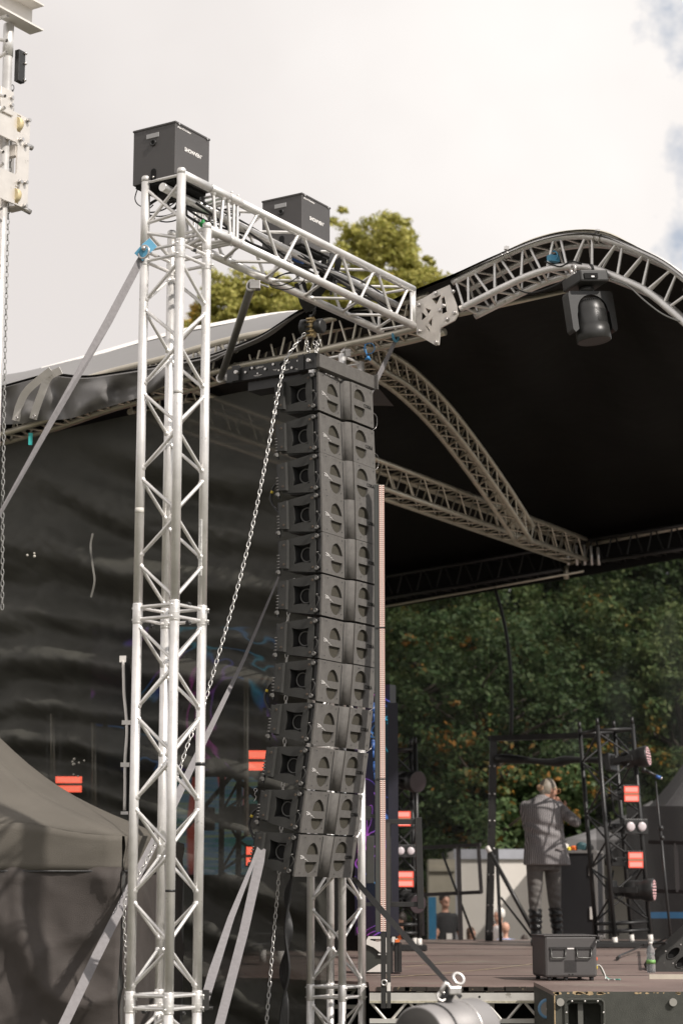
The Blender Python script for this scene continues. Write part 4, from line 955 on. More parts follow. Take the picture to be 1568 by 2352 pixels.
# ================================================================== stage deck
DZ = CH-0.588
DECK = mat('worn_stage_plywood', (0.21, 0.155, 0.137), 0.5, 0, 0.25, 1.3, 0.3, 40, dirt=((0.24, 0.20, 0.17), 1.6, 0.54), rv=0.1)
t = DECK.node_tree
poly = [V((0.17, 12.42, 0)), V((3.4, 12.42, 0)), V((7.0, 12.42, 0)), V((7.0, 23.6, 0)), V((-2.9, 23.6, 0)), V((-2.9, 15.2, 0)), V((0.17, 13.0, 0))]
dk = MB().prism([p+UP*(DZ-0.03) for p in poly], (0, 0, 0.03)).build('stage_deck', DECK); tag(dk, 'worn reddish-grey plywood stage deck behind the aluminium edge beam', 'stage deck')
for y_ in (13.9, 15.9, 17.9, 19.9): MB().box((2.0, y_, DZ+0.001), (4.2, 0.008, 0.003)).build('panel_joint', BLK, dk)
ed = MB()
for i in range(60):
    x = 0.17+i*0.115+random.uniform(-.02, .02); ed.box((x+0.07, 12.417, DZ-0.016), (random.uniform(0.08, 0.16), 0.010, random.uniform(0.020, 0.027)))
ed.build('splintered_edge', mat('black_ply_edge', (0.03, 0.025, 0.02), 0.9, 0, 0.3, 30, dirt=((0.35, 0.27, 0.17), 25, 0.62)), dk)
for k, (a, b) in enumerate(((P(935, 2272-5, 12.6), None),)): pass
tp1 = [PZ(u, v, DZ+0.004) for u, v in ((880, 2246), (1000, 2238), (1130, 2226), (1265, 2210))]
tp2 = [PZ(u, v, DZ+0.004) for u, v in ((930, 2222), (985, 2216), (1055, 2208))]
TAPE = mat('cream_tape', (0.52, 0.43, 0.28), 0.7, 0, 0.3, 12)
for k, tpp in enumerate((tp1, tp2)):
    rows = [[q-V((0, 0.022, 0)) for q in tpp], [q+V((0, 0.022, 0)) for q in tpp]]; tag(MB().grid(rows).build('floor_tape', TAPE), ['long cream tape line on the deck near its front edge', 'short cream tape line on the deck behind the long one'][k], 'tape')
# edge beam of the deck
DB = mat('deck_aluminium', (0.62, 0.60, 0.56), 0.4, 0.4, 0.12, 5, dirt=((0.33, 0.31, 0.27), 14, 0.62))
def edge_beam(x0, x1, y, lab, py0=None):
    o = thing('deck_beam', lab, 'beam', (x0, y, DZ-0.3)); ztp = DZ-0.040
    MB().box(((x0+x1)/2, y, ztp-0.030), (x1-x0, 0.04, 0.062)).build('top_rail', DB, o)
    MB().box(((x0+x1)/2, y-0.022, ztp-0.052), (x1-x0, 0.004, 0.012)).build('printed_strip', mat('printed_strip', (0.45, 0.42, 0.32), 0.6, 0, 0.35, 45) if 'printed_strip' not in bpy.data.materials else bpy.data.materials['printed_strip'], o)
    zb_ = ztp-0.165
    MB().box(((x0+x1)/2, y, zb_), (x1-x0, 0.04, 0.026)).build('bottom_rail', DB, o)
    n_ = max(2, int((x1-x0)/0.115)); st = (x1-x0)/n_
    for i in range(n_):
        a = V((x0+i*st+0.012, y, zb_ if i % 2 else ztp-0.06)); b = V((x0+(i+1)*st-0.012, y, ztp-0.06 if i % 2 else zb_))
        MB().tube([a, b], 0.009, 8, cap=False).build('web', DB, o)
    h_ = MB()
    for i in range(6): h_.tube([(x0+0.12+i*(x1-x0-0.3)/5, y-0.0215, ztp-0.022), (x0+0.12+i*(x1-x0-0.3)/5, y-0.0205, ztp-0.022)], 0.007, 10)
    h_.build('bolt_holes', DARK, o)
    return o
edge_beam(0.17, 3.2, 12.43, 'long aluminium lattice beam under the stage deck\'s front edge, right of the second tower')
edge_beam(-1.6, 0.10, 13.9, 'aluminium lattice beam under the deck, half hidden behind the mesh curtain')
for k, (x, y) in enumerate(((0.5, 13.0), (0.95, 13.1), (1.9, 13.2))):
    tag(MB().box((x, y, DZ/2), (0.05, 0.05, DZ-0.08)).box((x, y, 0.01), (0.12, 0.12, 0.02)).build('deck_leg', DB if k != 2 else mat('green_paint', (0.02, 0.20, 0.04), 0.5)), ['aluminium deck leg in the dark below the stage, left one', 'aluminium deck leg in the dark under the stage near the barrel', 'green painted post in the dark under the stage'][k], 'post')
tag(MB().grid([[V((x, 14.2, z)) for x in (-3, 1, 4, 7)] for z in (0.0, DZ-0.05)]).build('under_stage_shade_cloth', DARK, solid=0.01), 'black cloth standing in for the shade below the stage deck', 'cloth')  # near-black sheet stands in for the shade under the deck
# ================================================================== light column in front of the deck
LC0, LC1 = P(873, 2140, 12.3), P(868, 1113, 12.3); LX = (P(878, 2140, 12.3).x)
LED = bpy.data.materials.new('pixel_strip'); LED.use_nodes = True; t = LED.node_tree; b = t.nodes['Principled BSDF']
tcn = N(t, 'ShaderNodeTexCoord'); sx = N(t, 'ShaderNodeSeparateXYZ'); t.links.new(tcn.outputs['Object'], sx.inputs[0])
mm = N(t, 'ShaderNodeMath', operation='MULTIPLY'); mm.inputs[1].default_value = 2*math.pi/0.0125; t.links.new(sx.outputs['Z'], mm.inputs[0])
sn = N(t, 'ShaderNodeMath', operation='SINE'); t.links.new(mm.outputs[0], sn.inputs[0])
mr = N(t, 'ShaderNodeMapRange'); mr.inputs['From Min'].default_value = -0.5; mr.inputs['From Max'].default_value = 0.5; t.links.new(sn.outputs[0], mr.inputs['Value'])
mc = N(t, 'ShaderNodeMix', data_type='RGBA'); mc.inputs[6].default_value = (0.26, 0.11, 0.09, 1); mc.inputs[7].default_value = (0.78, 0.62, 0.54, 1); t.links.new(mr.outputs[0], mc.inputs[0])
t.links.new(mc.outputs[2], b.inputs['Base Color']); t.links.new(mc.outputs[2], b.inputs['Emission Color']); b.inputs['Emission Strength'].default_value = 0.15
lcx, lcy = LX, 12.25
lcz0, lcz1 = zat(2142, 12.25), zat(1113, 12.25)
col_t = thing('light_column', 'tall slim black column with glowing pink-white pixel strip right of the speakers', 'light column', (lcx, lcy, zat(2317, 12.25)))
MB().box((lcx-0.012, lcy+0.02, (lcz0+lcz1)/2), (0.062, 0.05, lcz1-lcz0)).build('housing', mat('column_housing', (0.05, 0.052, 0.048), 0.5), col_t, bevel=0.002)
for dx in (-0.006, 0.014): MB().box((lcx+dx, lcy-0.007, (lcz0+lcz1)/2), (0.012, 0.005, lcz1-lcz0-0.01)).build('pixel_strip', LED, col_t)
MB().box((lcx+0.004, lcy-0.006, (lcz0+lcz1)/2), (0.007, 0.006, lcz1-lcz0-0.01)).build('centre_rib', mat('pale_rib', (0.60, 0.50, 0.45), 0.4), col_t)
for v_ in (1442, 1790): MB().box((lcx-0.006, lcy-0.004, zat(v_, 12.25)), (0.052, 0.014, 0.008)).build('joint', BLK, col_t)
lz = zat(2317, 12.25)
MB().box((lcx+0.004, lcy+0.01, (lz+lcz0)/2), (0.030, 0.03, lcz0-lz)).build('lower_post', BLKW, col_t)
MB().box((lcx+0.036, lcy+0.03, (lz+zat(1890, 12.25))/2), (0.024, 0.024, zat(1890, 12.25)-lz)).build('side_post', mat('scuffed_post', (0.045, 0.043, 0.040), 0.4, 0, 0.2, 10, dirt=((0.4, 0.38, 0.35), 40, 0.68)), col_t)
MB().box((lcx+0.036, lcy+0.016, zat(2268, 12.25)), (0.022, 0.004, 0.05)).build('sticker', WHITE, col_t)
MB().torus((lcx+0.008, lcy-0.008, zat(2258, 12.25)), (0, 1, 0), 0.016, 0.006, 14, 6).build('clamp_ring', STEEL, col_t)
for k, (v_, ) in enumerate(((2078,), (1875,))): MB().box((lcx-0.05, lcy+0.04, zat(v_, 12.3)), (0.10, 0.04, 0.022)).build('tower_clamp', BLK, col_t)
# outrigger frame
fa, fb_ = P(893, 1888, 12.35), P(963, 2078, 12.35)
fo = thing('outrigger', 'scuffed black square-tube frame sticking out right of the light column', 'outrigger', fa)
for q0, q1, wd_ in ((P(886, 1888, 12.35), P(958, 1888, 12.35), 0.034), (P(890, 2078, 12.35), P(962, 2078, 12.35), 0.034), (P(960, 1878, 12.33), P(966, 2088, 12.33), 0.040), (P(892, 1895, 12.4), P(894, 2075, 12.4), 0.028)):
    MB().bar(q0, q1, wd_, 0.03).build('bar', BLKW, fo, bevel=0.002)
# lamps and clutter behind the column's upper right
bx = thing('power_dimmer', 'dark slim box hanging behind the light column, beside the second tower', 'dimmer box', P(843, 1960, 12.9))
MB().box(P(850, 1975, 12.95), (0.05, 0.05, 0.30)).build('housing', mat('dimmer_box', (0.05, 0.05, 0.046), 0.5), bx, bevel=0.003)
MB().box(P(846, 1868, 12.9), (0.035, 0.03, 0.09)).build('vent', BLK, bx)
# ================================================================== LED wall seen edge-on and through the mesh
def neon_mat(name, seed, dim, wd=0.012, nsc=2.4):
    m = bpy.data.materials.new(name); m.use_nodes = True; t = m.node_tree; b = t.nodes['Principled BSDF']
    b.inputs['Base Color'].default_value = (0.006, 0.008, 0.016, 1); b.inputs['Roughness'].default_value = 0.5
    tc_ = N(t, 'ShaderNodeTexCoord'); mp = N(t, 'ShaderNodeMapping'); mp.inputs['Location'].default_value = (seed, 0, seed*2); t.links.new(tc_.outputs['Object'], mp.inputs[0])
    w1 = N(t, 'ShaderNodeTexNoise', Scale=nsc, Detail=2.0, Distortion=1.2); t.links.new(mp.outputs[0], w1.inputs['Vector'])
    a = N(t, 'ShaderNodeMath', operation='SUBTRACT'); a.inputs[1].default_value = 0.5; t.links.new(w1.outputs['Fac'], a.inputs[0])
    ab = N(t, 'ShaderNodeMath', operation='ABSOLUTE'); t.links.new(a.outputs[0], ab.inputs[0])
    r_ = N(t, 'ShaderNodeMapRange'); r_.inputs['From Min'].default_value = wd; r_.inputs['From Max'].default_value = 0.0; t.links.new(ab.outputs[0], r_.inputs['Value'])
    w2 = N(t, 'ShaderNodeTexNoise', Scale=1.1, Detail=1.0); t.links.new(mp.outputs[0], w2.inputs['Vector'])
    cr_ = N(t, 'ShaderNodeValToRGB'); cr_.color_ramp.elements[0].position = 0.40; cr_.color_ramp.elements[0].color = (0.05, 0.55, 0.75, 1); cr_.color_ramp.elements[1].position = 0.6; cr_.color_ramp.elements[1].color = (0.80, 0.10, 0.60, 1)
    e_ = cr_.color_ramp.elements.new(0.5); e_.color = (0.12, 0.12, 0.7, 1)
    t.links.new(w2.outputs['Fac'], cr_.inputs[0])
    ad = N(t, 'ShaderNodeMath', operation='ADD'); ad.inputs[1].default_value = 0.02; t.links.new(r_.outputs[0], ad.inputs[0])
    em = N(t, 'ShaderNodeMath', operation='MULTIPLY'); em.inputs[1].default_value = dim; t.links.new(ad.outputs[0], em.inputs[0])
    t.links.new(cr_.outputs[0], b.inputs['Emission Color']); t.links.new(em.outputs[0], b.inputs['Emission Strength'])
    return m
def stripe_mat():
    m = bpy.data.materials.new('striped_screen'); m.use_nodes = True; t = m.node_tree; b = t.nodes['Principled BSDF']
    b.inputs['Base Color'].default_value = (0.01, 0.01, 0.01, 1)
    tc_ = N(t, 'ShaderNodeTexCoord'); mp = N(t, 'ShaderNodeMapping'); mp.inputs['Scale'].default_value = (0.9, 1, 16.0); t.links.new(tc_.outputs['Object'], mp.inputs[0])
    w = N(t, 'ShaderNodeTexNoise', Scale=1.6, Detail=2.0); t.links.new(mp.outputs[0], w.inputs['Vector'])
    mp2 = N(t, 'ShaderNodeMapping'); mp2.inputs['Scale'].default_value = (3.5, 1, 0.5); mp2.inputs['Location'].default_value = (2, 0, 4); t.links.new(tc_.outputs['Object'], mp2.inputs[0])
    w2 = N(t, 'ShaderNodeTexNoise', Scale=1.6, Detail=1.0); t.links.new(mp2.outputs[0], w2.inputs['Vector'])
    c1 = N(t, 'ShaderNodeValToRGB'); el = c1.color_ramp.elements; el[0].position = 0.38; el[0].color = (0.07, 0.26, 0.22, 1); el[1].position = 0.62; el[1].color = (0.30, 0.40, 0.22, 1); x = el.new(0.5); x.color = (0.14, 0.26, 0.40, 1)
    c2 = N(t, 'ShaderNodeValToRGB'); el = c2.color_ramp.elements; el[0].position = 0.40; el[0].color = (0.25, 0.12, 0.50, 1); el[1].position = 0.60; el[1].color = (0.60, 0.09, 0.06, 1)
    t.links.new(w.outputs['Fac'], c1.inputs[0]); t.links.new(w2.outputs['Fac'], c2.inputs[0])
    f = N(t, 'ShaderNodeMapRange'); f.inputs['From Min'].default_value = 0.55; f.inputs['From Max'].default_value = 0.60; t.links.new(w2.outputs['Fac'], f.inputs['Value'])
    mx_ = N(t, 'ShaderNodeMix', data_type='RGBA'); t.links.new(f.outputs[0], mx_.inputs[0]); t.links.new(c1.outputs[0], mx_.inputs[6]); t.links.new(c2.outputs[0], mx_.inputs[7])
    t.links.new(mx_.outputs[2], b.inputs['Emission Color']); b.inputs['Emission Strength'].default_value = 0.8
    return m
NE = neon_mat('neon_screen', 1.3, 0.8); STR = stripe_mat()
def panel_thing(name, lab, cat_, pts, m_face, th=0.10):
    """upright slab through photo points (u0,v_top),(u1,v_bot) at depths"""
    (u0, Y0), (u1, Y1), vt, vb = pts
    a, b_ = P(u0, vb, Y0), P(u1, vb, Y1); zt_, zb_ = zat(vt, (Y0+Y1)/2), zat(vb, (Y0+Y1)/2)
    o = thing(name, lab, cat_, ((a.x+b_.x)/2, (a.y+b_.y)/2, zb_))
    d = V((b_.x-a.x, b_.y-a.y, 0)); n_ = V((d.y, -d.x, 0)).normalized(); n_ = -n_ if n_.dot(CAM-a) < 0 else n_
    A, B = V((a.x, a.y, zb_)), V((b_.x, b_.y, zb_))
    MB().prism([A-n_*0.004, B-n_*0.004, B-n_*th, A-n_*th], (0, 0, zt_-zb_)).build('cabinet', BLK, o)
    if m_face: MB().prism([A, B, B-n_*0.003, A-n_*0.003], (0, 0, zt_-zb_)).build('screen', m_face, o)
    return o
panel_thing('video_wall', 'narrow LED video wall with pink and blue neon scribbles behind the light column', 'video wall', ((815, 17.4), (897, 17.2), 1575, 2150), NE, 0.10)
MBx = MB().box(P(903, 1880, 17.0)+V((0, 0.06, 0)), (0.085, 0.12, 1.95)); tag(MBx.build('wall_edge', mat('blue_black_trim', (0.018, 0.018, 0.03), 0.5)), 'dark vertical edge profile of the video wall beside the light column', 'trim')
panel_thing('video_wall', 'LED video wall with green stripes glowing through the mesh behind the front tower', 'video wall', ((385, 17.6), (590, 17.6), 1785, 2010), STR, 0.12)
panel_thing('video_wall', 'dark LED video wall with neon line drawing above the striped one, behind the mesh', 'video wall', ((205, 17.9), (640, 17.9), 1440, 1770), neon_mat('neon_screen_far', 5.1, 0.5, 0.02, 1.2), 0.12)
# black wing drape closing the view through the mesh
wr = []
for j in range(2):
    wr.append([V((x, 19.2+0.10*math.sin(x*9)+0.05*math.sin(x*23), z)) for x in [-5.5+0.06*i for i in range(98)] for z in [(DZ, 5.6)[j]]])
tag(MB().grid(wr).build('wing_drape', mat('black_drape', (0.012, 0.012, 0.011), 0.9), solid=0.01), 'black pleated drape hanging behind the video walls on the left of the stage', 'drape')
# ================================================================== black lighting towers
GLOW = mat('red_glow_panel', (0.1, 0.01, 0.01), 0.5, 0, 0.02, 3, emit=(1.0, 0.11, 0.06), es=1.1)
GLOWC = mat('red_glow_core', (0.1, 0.02, 0.02), 0.5, 0, 0.02, 3, emit=(1.0, 0.40, 0.32), es=1.0)
GLOW2 = mat('bright_red_glow_panel', (0.1, 0.01, 0.01), 0.5, 0, 0.02, 3, emit=(1.0, 0.13, 0.07), es=6.0)
GLOWC2 = mat('bright_red_glow_core', (0.1, 0.02, 0.02), 0.5, 0, 0.02, 3, emit=(1.0, 0.20, 0.12), es=6.0)
def blinder(q, w_, h_, lab, yaw=0, depth=0.05, hot=False):
    M = rotz(yaw); o = thing('blinder_panel', lab, 'stage light', q, M, 'glowing red blinder panels')
    MB().box((0, depth/2+0.012, 0), (w_*1.12, depth, h_*1.10)).build('housing', BLK, o, False, bevel=0.003)
    for s_ in (-1, 1):
        MB().box((0, 0.006, s_*h_*0.27), (w_, 0.006, h_*0.40)).build('glow_panel', GLOW2 if hot else GLOW, o, False)
        MB().box((0, 0.002, s_*h_*0.27), (w_*0.86, 0.003, h_*0.27)).build('glow_core', GLOWC2 if hot else GLOWC, o, False)
    MB().box((0, 0.004, 0), (w_, 0.006, h_*0.13)).build('centre_bar', mat('amber_bar', (0.25, 0.12, 0.08), 0.5, emit=(0.5, 0.16, 0.08), es=0.5) if 'amber_bar' not in bpy.data.materials else bpy.data.materials['amber_bar'], o, False)
    yk = MB().tube([(-w_*0.60, 0.03, 0), (-w_*0.60, 0.14, 0), (w_*0.60, 0.14, 0), (w_*0.60, 0.03, 0)], 0.010, 8); yk.build('yoke', BLK, o, False)
    return o
def light_tower(pb, ztop, size, yaw, lean, lab, shelf=True, rungs=7):
    M = rotz(yaw) @ Matrix.Rotation(math.radians(lean), 3, 'Y')
    if lean: M = Matrix.Rotation(math.radians(lean), 3, 'Y') @ rotz(yaw)
    o = thing('lighting_tower', lab, 'lighting tower', pb, M, 'black lighting towers on the stage'); h = size/2; H = ztop-pb.z
    sec_ = o
    for a, b_ in ((-1, -1), (1, -1), (1, 1), (-1, 1)):
        MB().tube([(a*h, b_*h, 0.02), (a*h, b_*h, H)], 0.022, 12).build('chord', BLK, o, False)
        MB().tube([(a*h, b_*h, 0.01), (a*h, b_*h, 0.11)], 0.027, 12).build('foot_spigot', WHITE if True else STEEL, o, False)
        MB().tube([(a*h, b_*h, H), (a*h, b_*h, H+0.07)], 0.017, 10).build('top_spigot', BLK, o, False)
    cs_ = ((-1, -1), (1, -1), (1, 1), (-1, 1))
    for f in range(4):
        a, b_ = cs_[f], cs_[(f+1) % 4]
        for z in (0.16, 0.24, H-0.05):
            MB().tube([(a[0]*h, a[1]*h, z), (b_[0]*h, b_[1]*h, z)], 0.015, 8).build('rung', BLK, o, False)
        for k in range(rungs):
            z0 = 0.26+(H-0.34)*k/rungs; z1 = 0.26+(H-0.34)*(k+1)/rungs
            c0, c1 = (a, b_) if (k+f) % 2 else (b_, a)
            MB().tube([(c0[0]*h, c0[1]*h, z0), (c1[0]*h, c1[1]*h, z1)], 0.0105, 8, cap=False).build('brace', BLK, o, False)
    return o
def moving_head(q, lab, yaw=0, pitch=0, s=1.0, dots=True):
    M = (rotz(yaw) @ Matrix.Rotation(math.radians(pitch), 3, 'X')).to_3x3()*s
    o = thing('wash_light', lab, 'stage light', q, M)
    MB().lathe((0, 0.0, 0), (0, -1, 0), [(-0.16, 0.05), (-0.14, 0.085), (-0.04, 0.10), (-0.03, 0.094), (-0.02, 0.10), (-0.01, 0.094), (0.0, 0.10), (0.01, 0.094), (0.06, 0.112), (0.14, 0.118), (0.15, 0.112)], 26).build('body', BLK, o, False)
    MB().tube([(0, -0.148, 0), (0, -0.153, 0)], 0.108, 26).build('lens', mat('lens_plate', (0.05, 0.035, 0.04), 0.2) if 'lens_plate' not in bpy.data.materials else bpy.data.materials['lens_plate'], o, False)
    if dots:
        d_ = MB()
        for r_, n_ in ((0.0, 1), (0.035, 6), (0.066, 12), (0.093, 18)):
            for k in range(n_): a = 2*math.pi*k/n_; d_.tube([(r_*math.cos(a), -0.153, r_*math.sin(a)), (r_*math.cos(a), -0.157, r_*math.sin(a))], 0.0085, 8)
        d_.build('lens_cells', mat('lens_cell', (0.75, 0.55, 0.55), 0.25, emit=(1, 0.3, 0.3), es=0.25) if 'lens_cell' not in bpy.data.materials else bpy.data.materials['lens_cell'], o, False)
    for s_ in (-1, 1): MB().bar((s_*0.135, 0.0, 0.0), (s_*0.135, 0.26, 0.0), 0.03, 0.06).build('yoke_arm', BLK, o, False, bevel=0.004)
    MB().box((0, 0.29, 0), (0.31, 0.07, 0.19)).build('base', BLK, o, False, bevel=0.006)
    return o
def twin_blinder(q, lab, yaw=0, s=1.0):
    o = thing('twin_blinder', lab, 'stage light', q, rotz(yaw)*s)
    MB().box((0, 0.07, 0), (0.34, 0.10, 0.20)).build('housing', BLK, o, False, bevel=0.006)
    for sx_ in (-0.082, 0.082):
        MB().lathe((sx_, 0.02, 0), (0, -1, 0), [(-0.03, 0.05), (0.0, 0.074), (0.012, 0.076), (0.012, 0.068), (0.0, 0.06)], 24).build('lamp_ring', BLK, o, False)
        MB().ball((sx_, 0.012, 0), 0.062, 18, 10, (1, 0.35, 1)).build('lens', mat('frosted_lens', (0.62, 0.56, 0.58), 0.3) if 'frosted_lens' not in bpy.data.materials else bpy.data.materials['frosted_lens'], o, False)
    return o
# right tower
RT = P(1432, 2160, 20.6); RT.z = DZ
rt = light_tower(RT, zat(1668, 20.6), 0.40, 20, -3.3, 'tall black lattice lighting tower to the right of the performer')
moving_head(P(1458, 1742, 20.5), 'round LED wash light near the top of the right-hand black tower, facing right', yaw=68, pitch=-8, s=0.92)
blinder(P(1450, 1824, 20.35), 0.150, 0.165, 'glowing red panel in the upper half of the right-hand black tower', 8)
twin_blinder(P(1462, 1899, 20.4), 'double blinder with two pale lenses in the middle of the right-hand black tower', 14, 0.75)
blinder(P(1460, 1976, 20.35), 0.150, 0.165, 'glowing red panel in the lower half of the right-hand black tower', 8)
moving_head(P(1468, 2045, 20.4), 'round LED wash light with red-tinted ribs low in the right-hand black tower', yaw=72, pitch=0, s=0.98)
for k, v_ in enumerate((1742, 1824, 1899, 1976, 2045)):
    q = P(1418, v_+4, 20.6); tag(MB().box(q, (0.13, 0.10, 0.09)).tube([q-V((0.10, 0, 0)), q+V((0.10, 0, 0))], 0.02, 10).torus(q-V((0.12, 0, -0.0)), (1, 0, 0), 0.03, 0.01, 12, 6).ball(q+V((-0.03, -0.05, 0.02)), 0.02, 8, 6).build('lamp_bracket', BLK, bevel=0.003), 'black lamp bracket and clamp inside the right-hand tower, ' + ['topmost', 'second from top', 'middle one', 'fourth from top', 'lowest'][k], 'bracket')
for k, pl in enumerate(([(1398, 1790), (1405, 1830), (1412, 1868), (1440, 1888)], [(1402, 1880), (1396, 1920), (1404, 1965), (1412, 1980)], [(1408, 2000), (1400, 2060), (1412, 2120), (1420, 2150)])):
    tag(MB().tube(cat([P(u, v, 20.55) for u, v in pl], 5), 0.010, 6).build('cable', RUB), ['cable looping in the upper part', 'cable looping in the middle', 'cable dropping at the foot'][k]+' of the right-hand black tower', 'cable')
# middle tower beside the video wall
MT = P(930, 2150, 19.6); MT.z = DZ
light_tower(MT, zat(1712, 19.6), 0.235, 8, -0.8, 'narrow black lattice lighting tower behind the light column')
moving_head(P(940, 1795, 19.4), 'dark wash light at the top of the narrow black tower behind the light column', yaw=35, pitch=5, s=0.9, dots=False)
blinder(P(923, 1881, 19.35), 0.165, 0.15, 'glowing red panel in the narrow tower, upper one of the two by the square frame', 0)
twin_blinder(P(932, 1955, 19.4), 'double blinder with pale lenses framed by the black square outrigger', 10, 0.60)
blinder(P(929, 2020, 19.35), 0.17, 0.155, 'glowing red panel inside the square frame, lower one of the narrow tower', 0)
moving_head(P(945, 2072, 19.5), 'dark moving light with red reflections low in the narrow black tower', yaw=30, pitch=10, s=0.8, dots=False)
q = P(928, 2158, 19.4); q.z = DZ+0.03; tag(MB().box(q, (0.42, 0.4, 0.05)).build('tower_base', BLK, bevel=0.004), 'flat black base plate under the narrow lighting tower', 'base plate')
q = P(1432, 2162, 20.4); q.z = DZ+0.03; tag(MB().box(q+V((0.05, 0.1, 0)), (0.75, 0.7, 0.05)).build('tower_base', BLK, bevel=0.004), 'wide black base plate under the right-hand lighting tower', 'base plate')
# towers seen through the mesh
LTb = P(575, 2160, 15.8); LTb.z = DZ
light_tower(LTb, zat(1640, 15.8), 0.36, 25, 0, 'black lattice tower with red panels seen through the mesh left of the speakers')
blinder(P(590, 1747, 15.5), 0.185, 0.165, 'glowing red panel seen through the mesh left of the tenth speaker', 4, hot=True)
blinder(P(590, 1967, 15.5), 0.165, 0.150, 'glowing red panel seen through the mesh behind the two grey straps', 4, hot=True)
moving_head(P(548, 1880, 15.7), 'grey smoky-looking wash light seen dimly through the mesh left of the bottom speakers', yaw=75, pitch=0, s=0.95, dots=False)
LTc = P(165, 2160, 16.4); LTc.z = DZ
light_tower(LTc, zat(1640, 16.4), 0.36, 25, 0, 'black lattice tower hidden behind the mesh above the gazebo')
blinder(P(157, 1802, 16.1), 0.215, 0.135, 'glowing red panel seen through the mesh just above the gazebo roof', 3, hot=True)
for k, (u0, v0, u1, v1, Y) in enumerate(((545, 1545, 640, 1562, 15.2), (470, 1720, 640, 1880, 16.2), (430, 1900, 560, 1750, 16.4), (120, 1640, 122, 1800, 15.5), (215, 1660, 217, 1880, 15.5), (565, 1530, 566, 1920, 15.0))):
    tag(MB().tube([P(u0, v0, Y), P(u1, v1, Y)], 0.018, 8).build('stage_pipe', ALU2 if k in (0, 3, 4, 5) else BLK), 'tube behind the mesh curtain, ' + ['pale and nearly level at the eighth speaker', 'dark and falling right behind the red panel', 'dark and rising right behind the striped screen', 'upright, left of the red panel by the gazebo', 'upright, right of the red panel by the gazebo', 'upright, beside the red panel left of the speakers'][k], 'tube')
# ================================================================== gauze, black portal, railings
GAU = mesh_mat('black_gauze', (0.030, 0.034, 0.032), 0.50)
gp = [FP(590, 2160, 0.25), FP(1131, 2160, 0.25), FP(1372, 2160, 0.25), FP(1680, 2160, 0.25)]
ztg = [FP(590, 1400).z, FP(1131, 1330).z, FP(1372, 1275).z, FP(1680, 1225).z]
zop = zat(1752, FP(1240, 1752).y)
gau = thing('stage_gauze', 'thin black gauze backdrop with a cut-out opening, trees showing through', 'gauze', gp[0])
def gz_(a, b_, za0, za1, zb0, zb1, nm='gauze_panel'):
    rows = []
    for j in range(9):
        t = j/8; rows.append([V((a.x, a.y, za0+(za1-za0)*t)).lerp(V((b_.x, b_.y, zb0+(zb1-zb0)*t)), i/16)+E2*(0.03*math.sin(i*0.9+j*0.6)) for i in range(17)])
    MB().grid(rows).build(nm, GAU, gau)
gz_(gp[0], gp[1], DZ, ztg[0], DZ, ztg[1]); gz_(gp[1], gp[2], zop, ztg[1], zop, ztg[2]); gz_(gp[2], gp[3], DZ, ztg[2], DZ, ztg[3])
gdark = MB().prism([FP(u, v, 0.1) for u, v in ((760, 1318), (1335, 1240), (1640, 1190), (1640, 1268), (1345, 1322), (760, 1418))], E2*0.02); tag(gdark.build('added_black_border', mat('border_cloth', (0.006, 0.006, 0.006), 0.9)), 'added black border cloth closing the bright gap along the rear edge of the canopy', 'border')  # cloth added to keep the bright gap over the rear truss dark
por = thing('black_portal', 'black bolted portal frame standing at the back of the stage behind the performer', 'portal', FP(1135, 2168))
for q0, q1, wd_ in ((FP(1133, 1690), FP(1129, 1900), 0.085), (FP(1129, 1900), FP(1122, 2172), 0.085), (FP(1124, 1697), FP(1395, 1688), 0.085), (FP(1140, 1950, -0.1), FP(1150, 2172, -0.1), 0.035)):
    MB().bar(q0, q1, wd_, 0.06).build('bar', BLKW if wd_ > 0.05 else BLK, por)
rv_ = [FP(u, v, -0.05) for u, v in ((1140, 1742), (1200, 1746), (1270, 1752), (1310, 1746), (1400, 1748))]
MB().tube(cat(rv_, 4), [0.045+0.012*math.sin(k*0.8) for k in range(17)], 10).build('rolled_cloth', BLK, por)
bb = MB()
for v_ in (1760, 1824, 1886, 1950, 2010, 2080, 2140):
    for du in (-7, 4): bb.ball(FP(1131-(v_-1900)*0.02*(v_ > 1900)+du, v_, -0.05), 0.012, 6, 5)
bb.build('bolts', STEEL, por)
for k, (a, b_, r_) in enumerate(((FP(1118, 1946, -0.8), FP(1240, 2168, -0.8), 0.024), (FP(1150, 2062, -0.5), FP(1232, 2168, -0.5), 0.012), (FP(1015, 1960, 0.1), FP(1090, 2160, 0.1), 0.014))):
    o = tag(MB().tube([a, b_], r_, 10).build('brace_pole', BLKW), ['thick black diagonal pole with white tip leaning left of the performer', 'thin black diagonal pole below the thick one, left of the performer', 'thin dark diagonal pole behind the black railing'][k], 'pole')
    if k == 0: MB().tube([a, a+(b_-a).normalized()*0.07], 0.027, 12).build('white_tip', WHITE, o)
tag(MB().tube(cat([FP(u, v, -0.1) for u, v in ((1136, 1352), (1150, 1400), (1163, 1460), (1172, 1540), (1175, 1620), (1173, 1690))], 5), 0.020, 8).build('hanging_cable', RUB), 'thick black cable drooping from the rear truss down to the portal', 'cable')
rail = thing('stage_railing', 'black square-tube railing with red glow left of the portal', 'railing', FP(1040, 2160, -0.3))
REDB = mat('red_lit_black', (0.022, 0.018, 0.018), 0.35)
for a, b_, w_ in (((964, 1948), (1103, 1941), 0.045), ((972, 2056), (1105, 2050), 0.040), ((1052, 1945), (1058, 2160), 0.050), ((1098, 1942), (1105, 2052), 0.040), ((966, 1948), (972, 2150), 0.03)): MB().bar(FP(*a, -0.3), FP(*b_, -0.3), w_, 0.04).build('bar', REDB, rail)
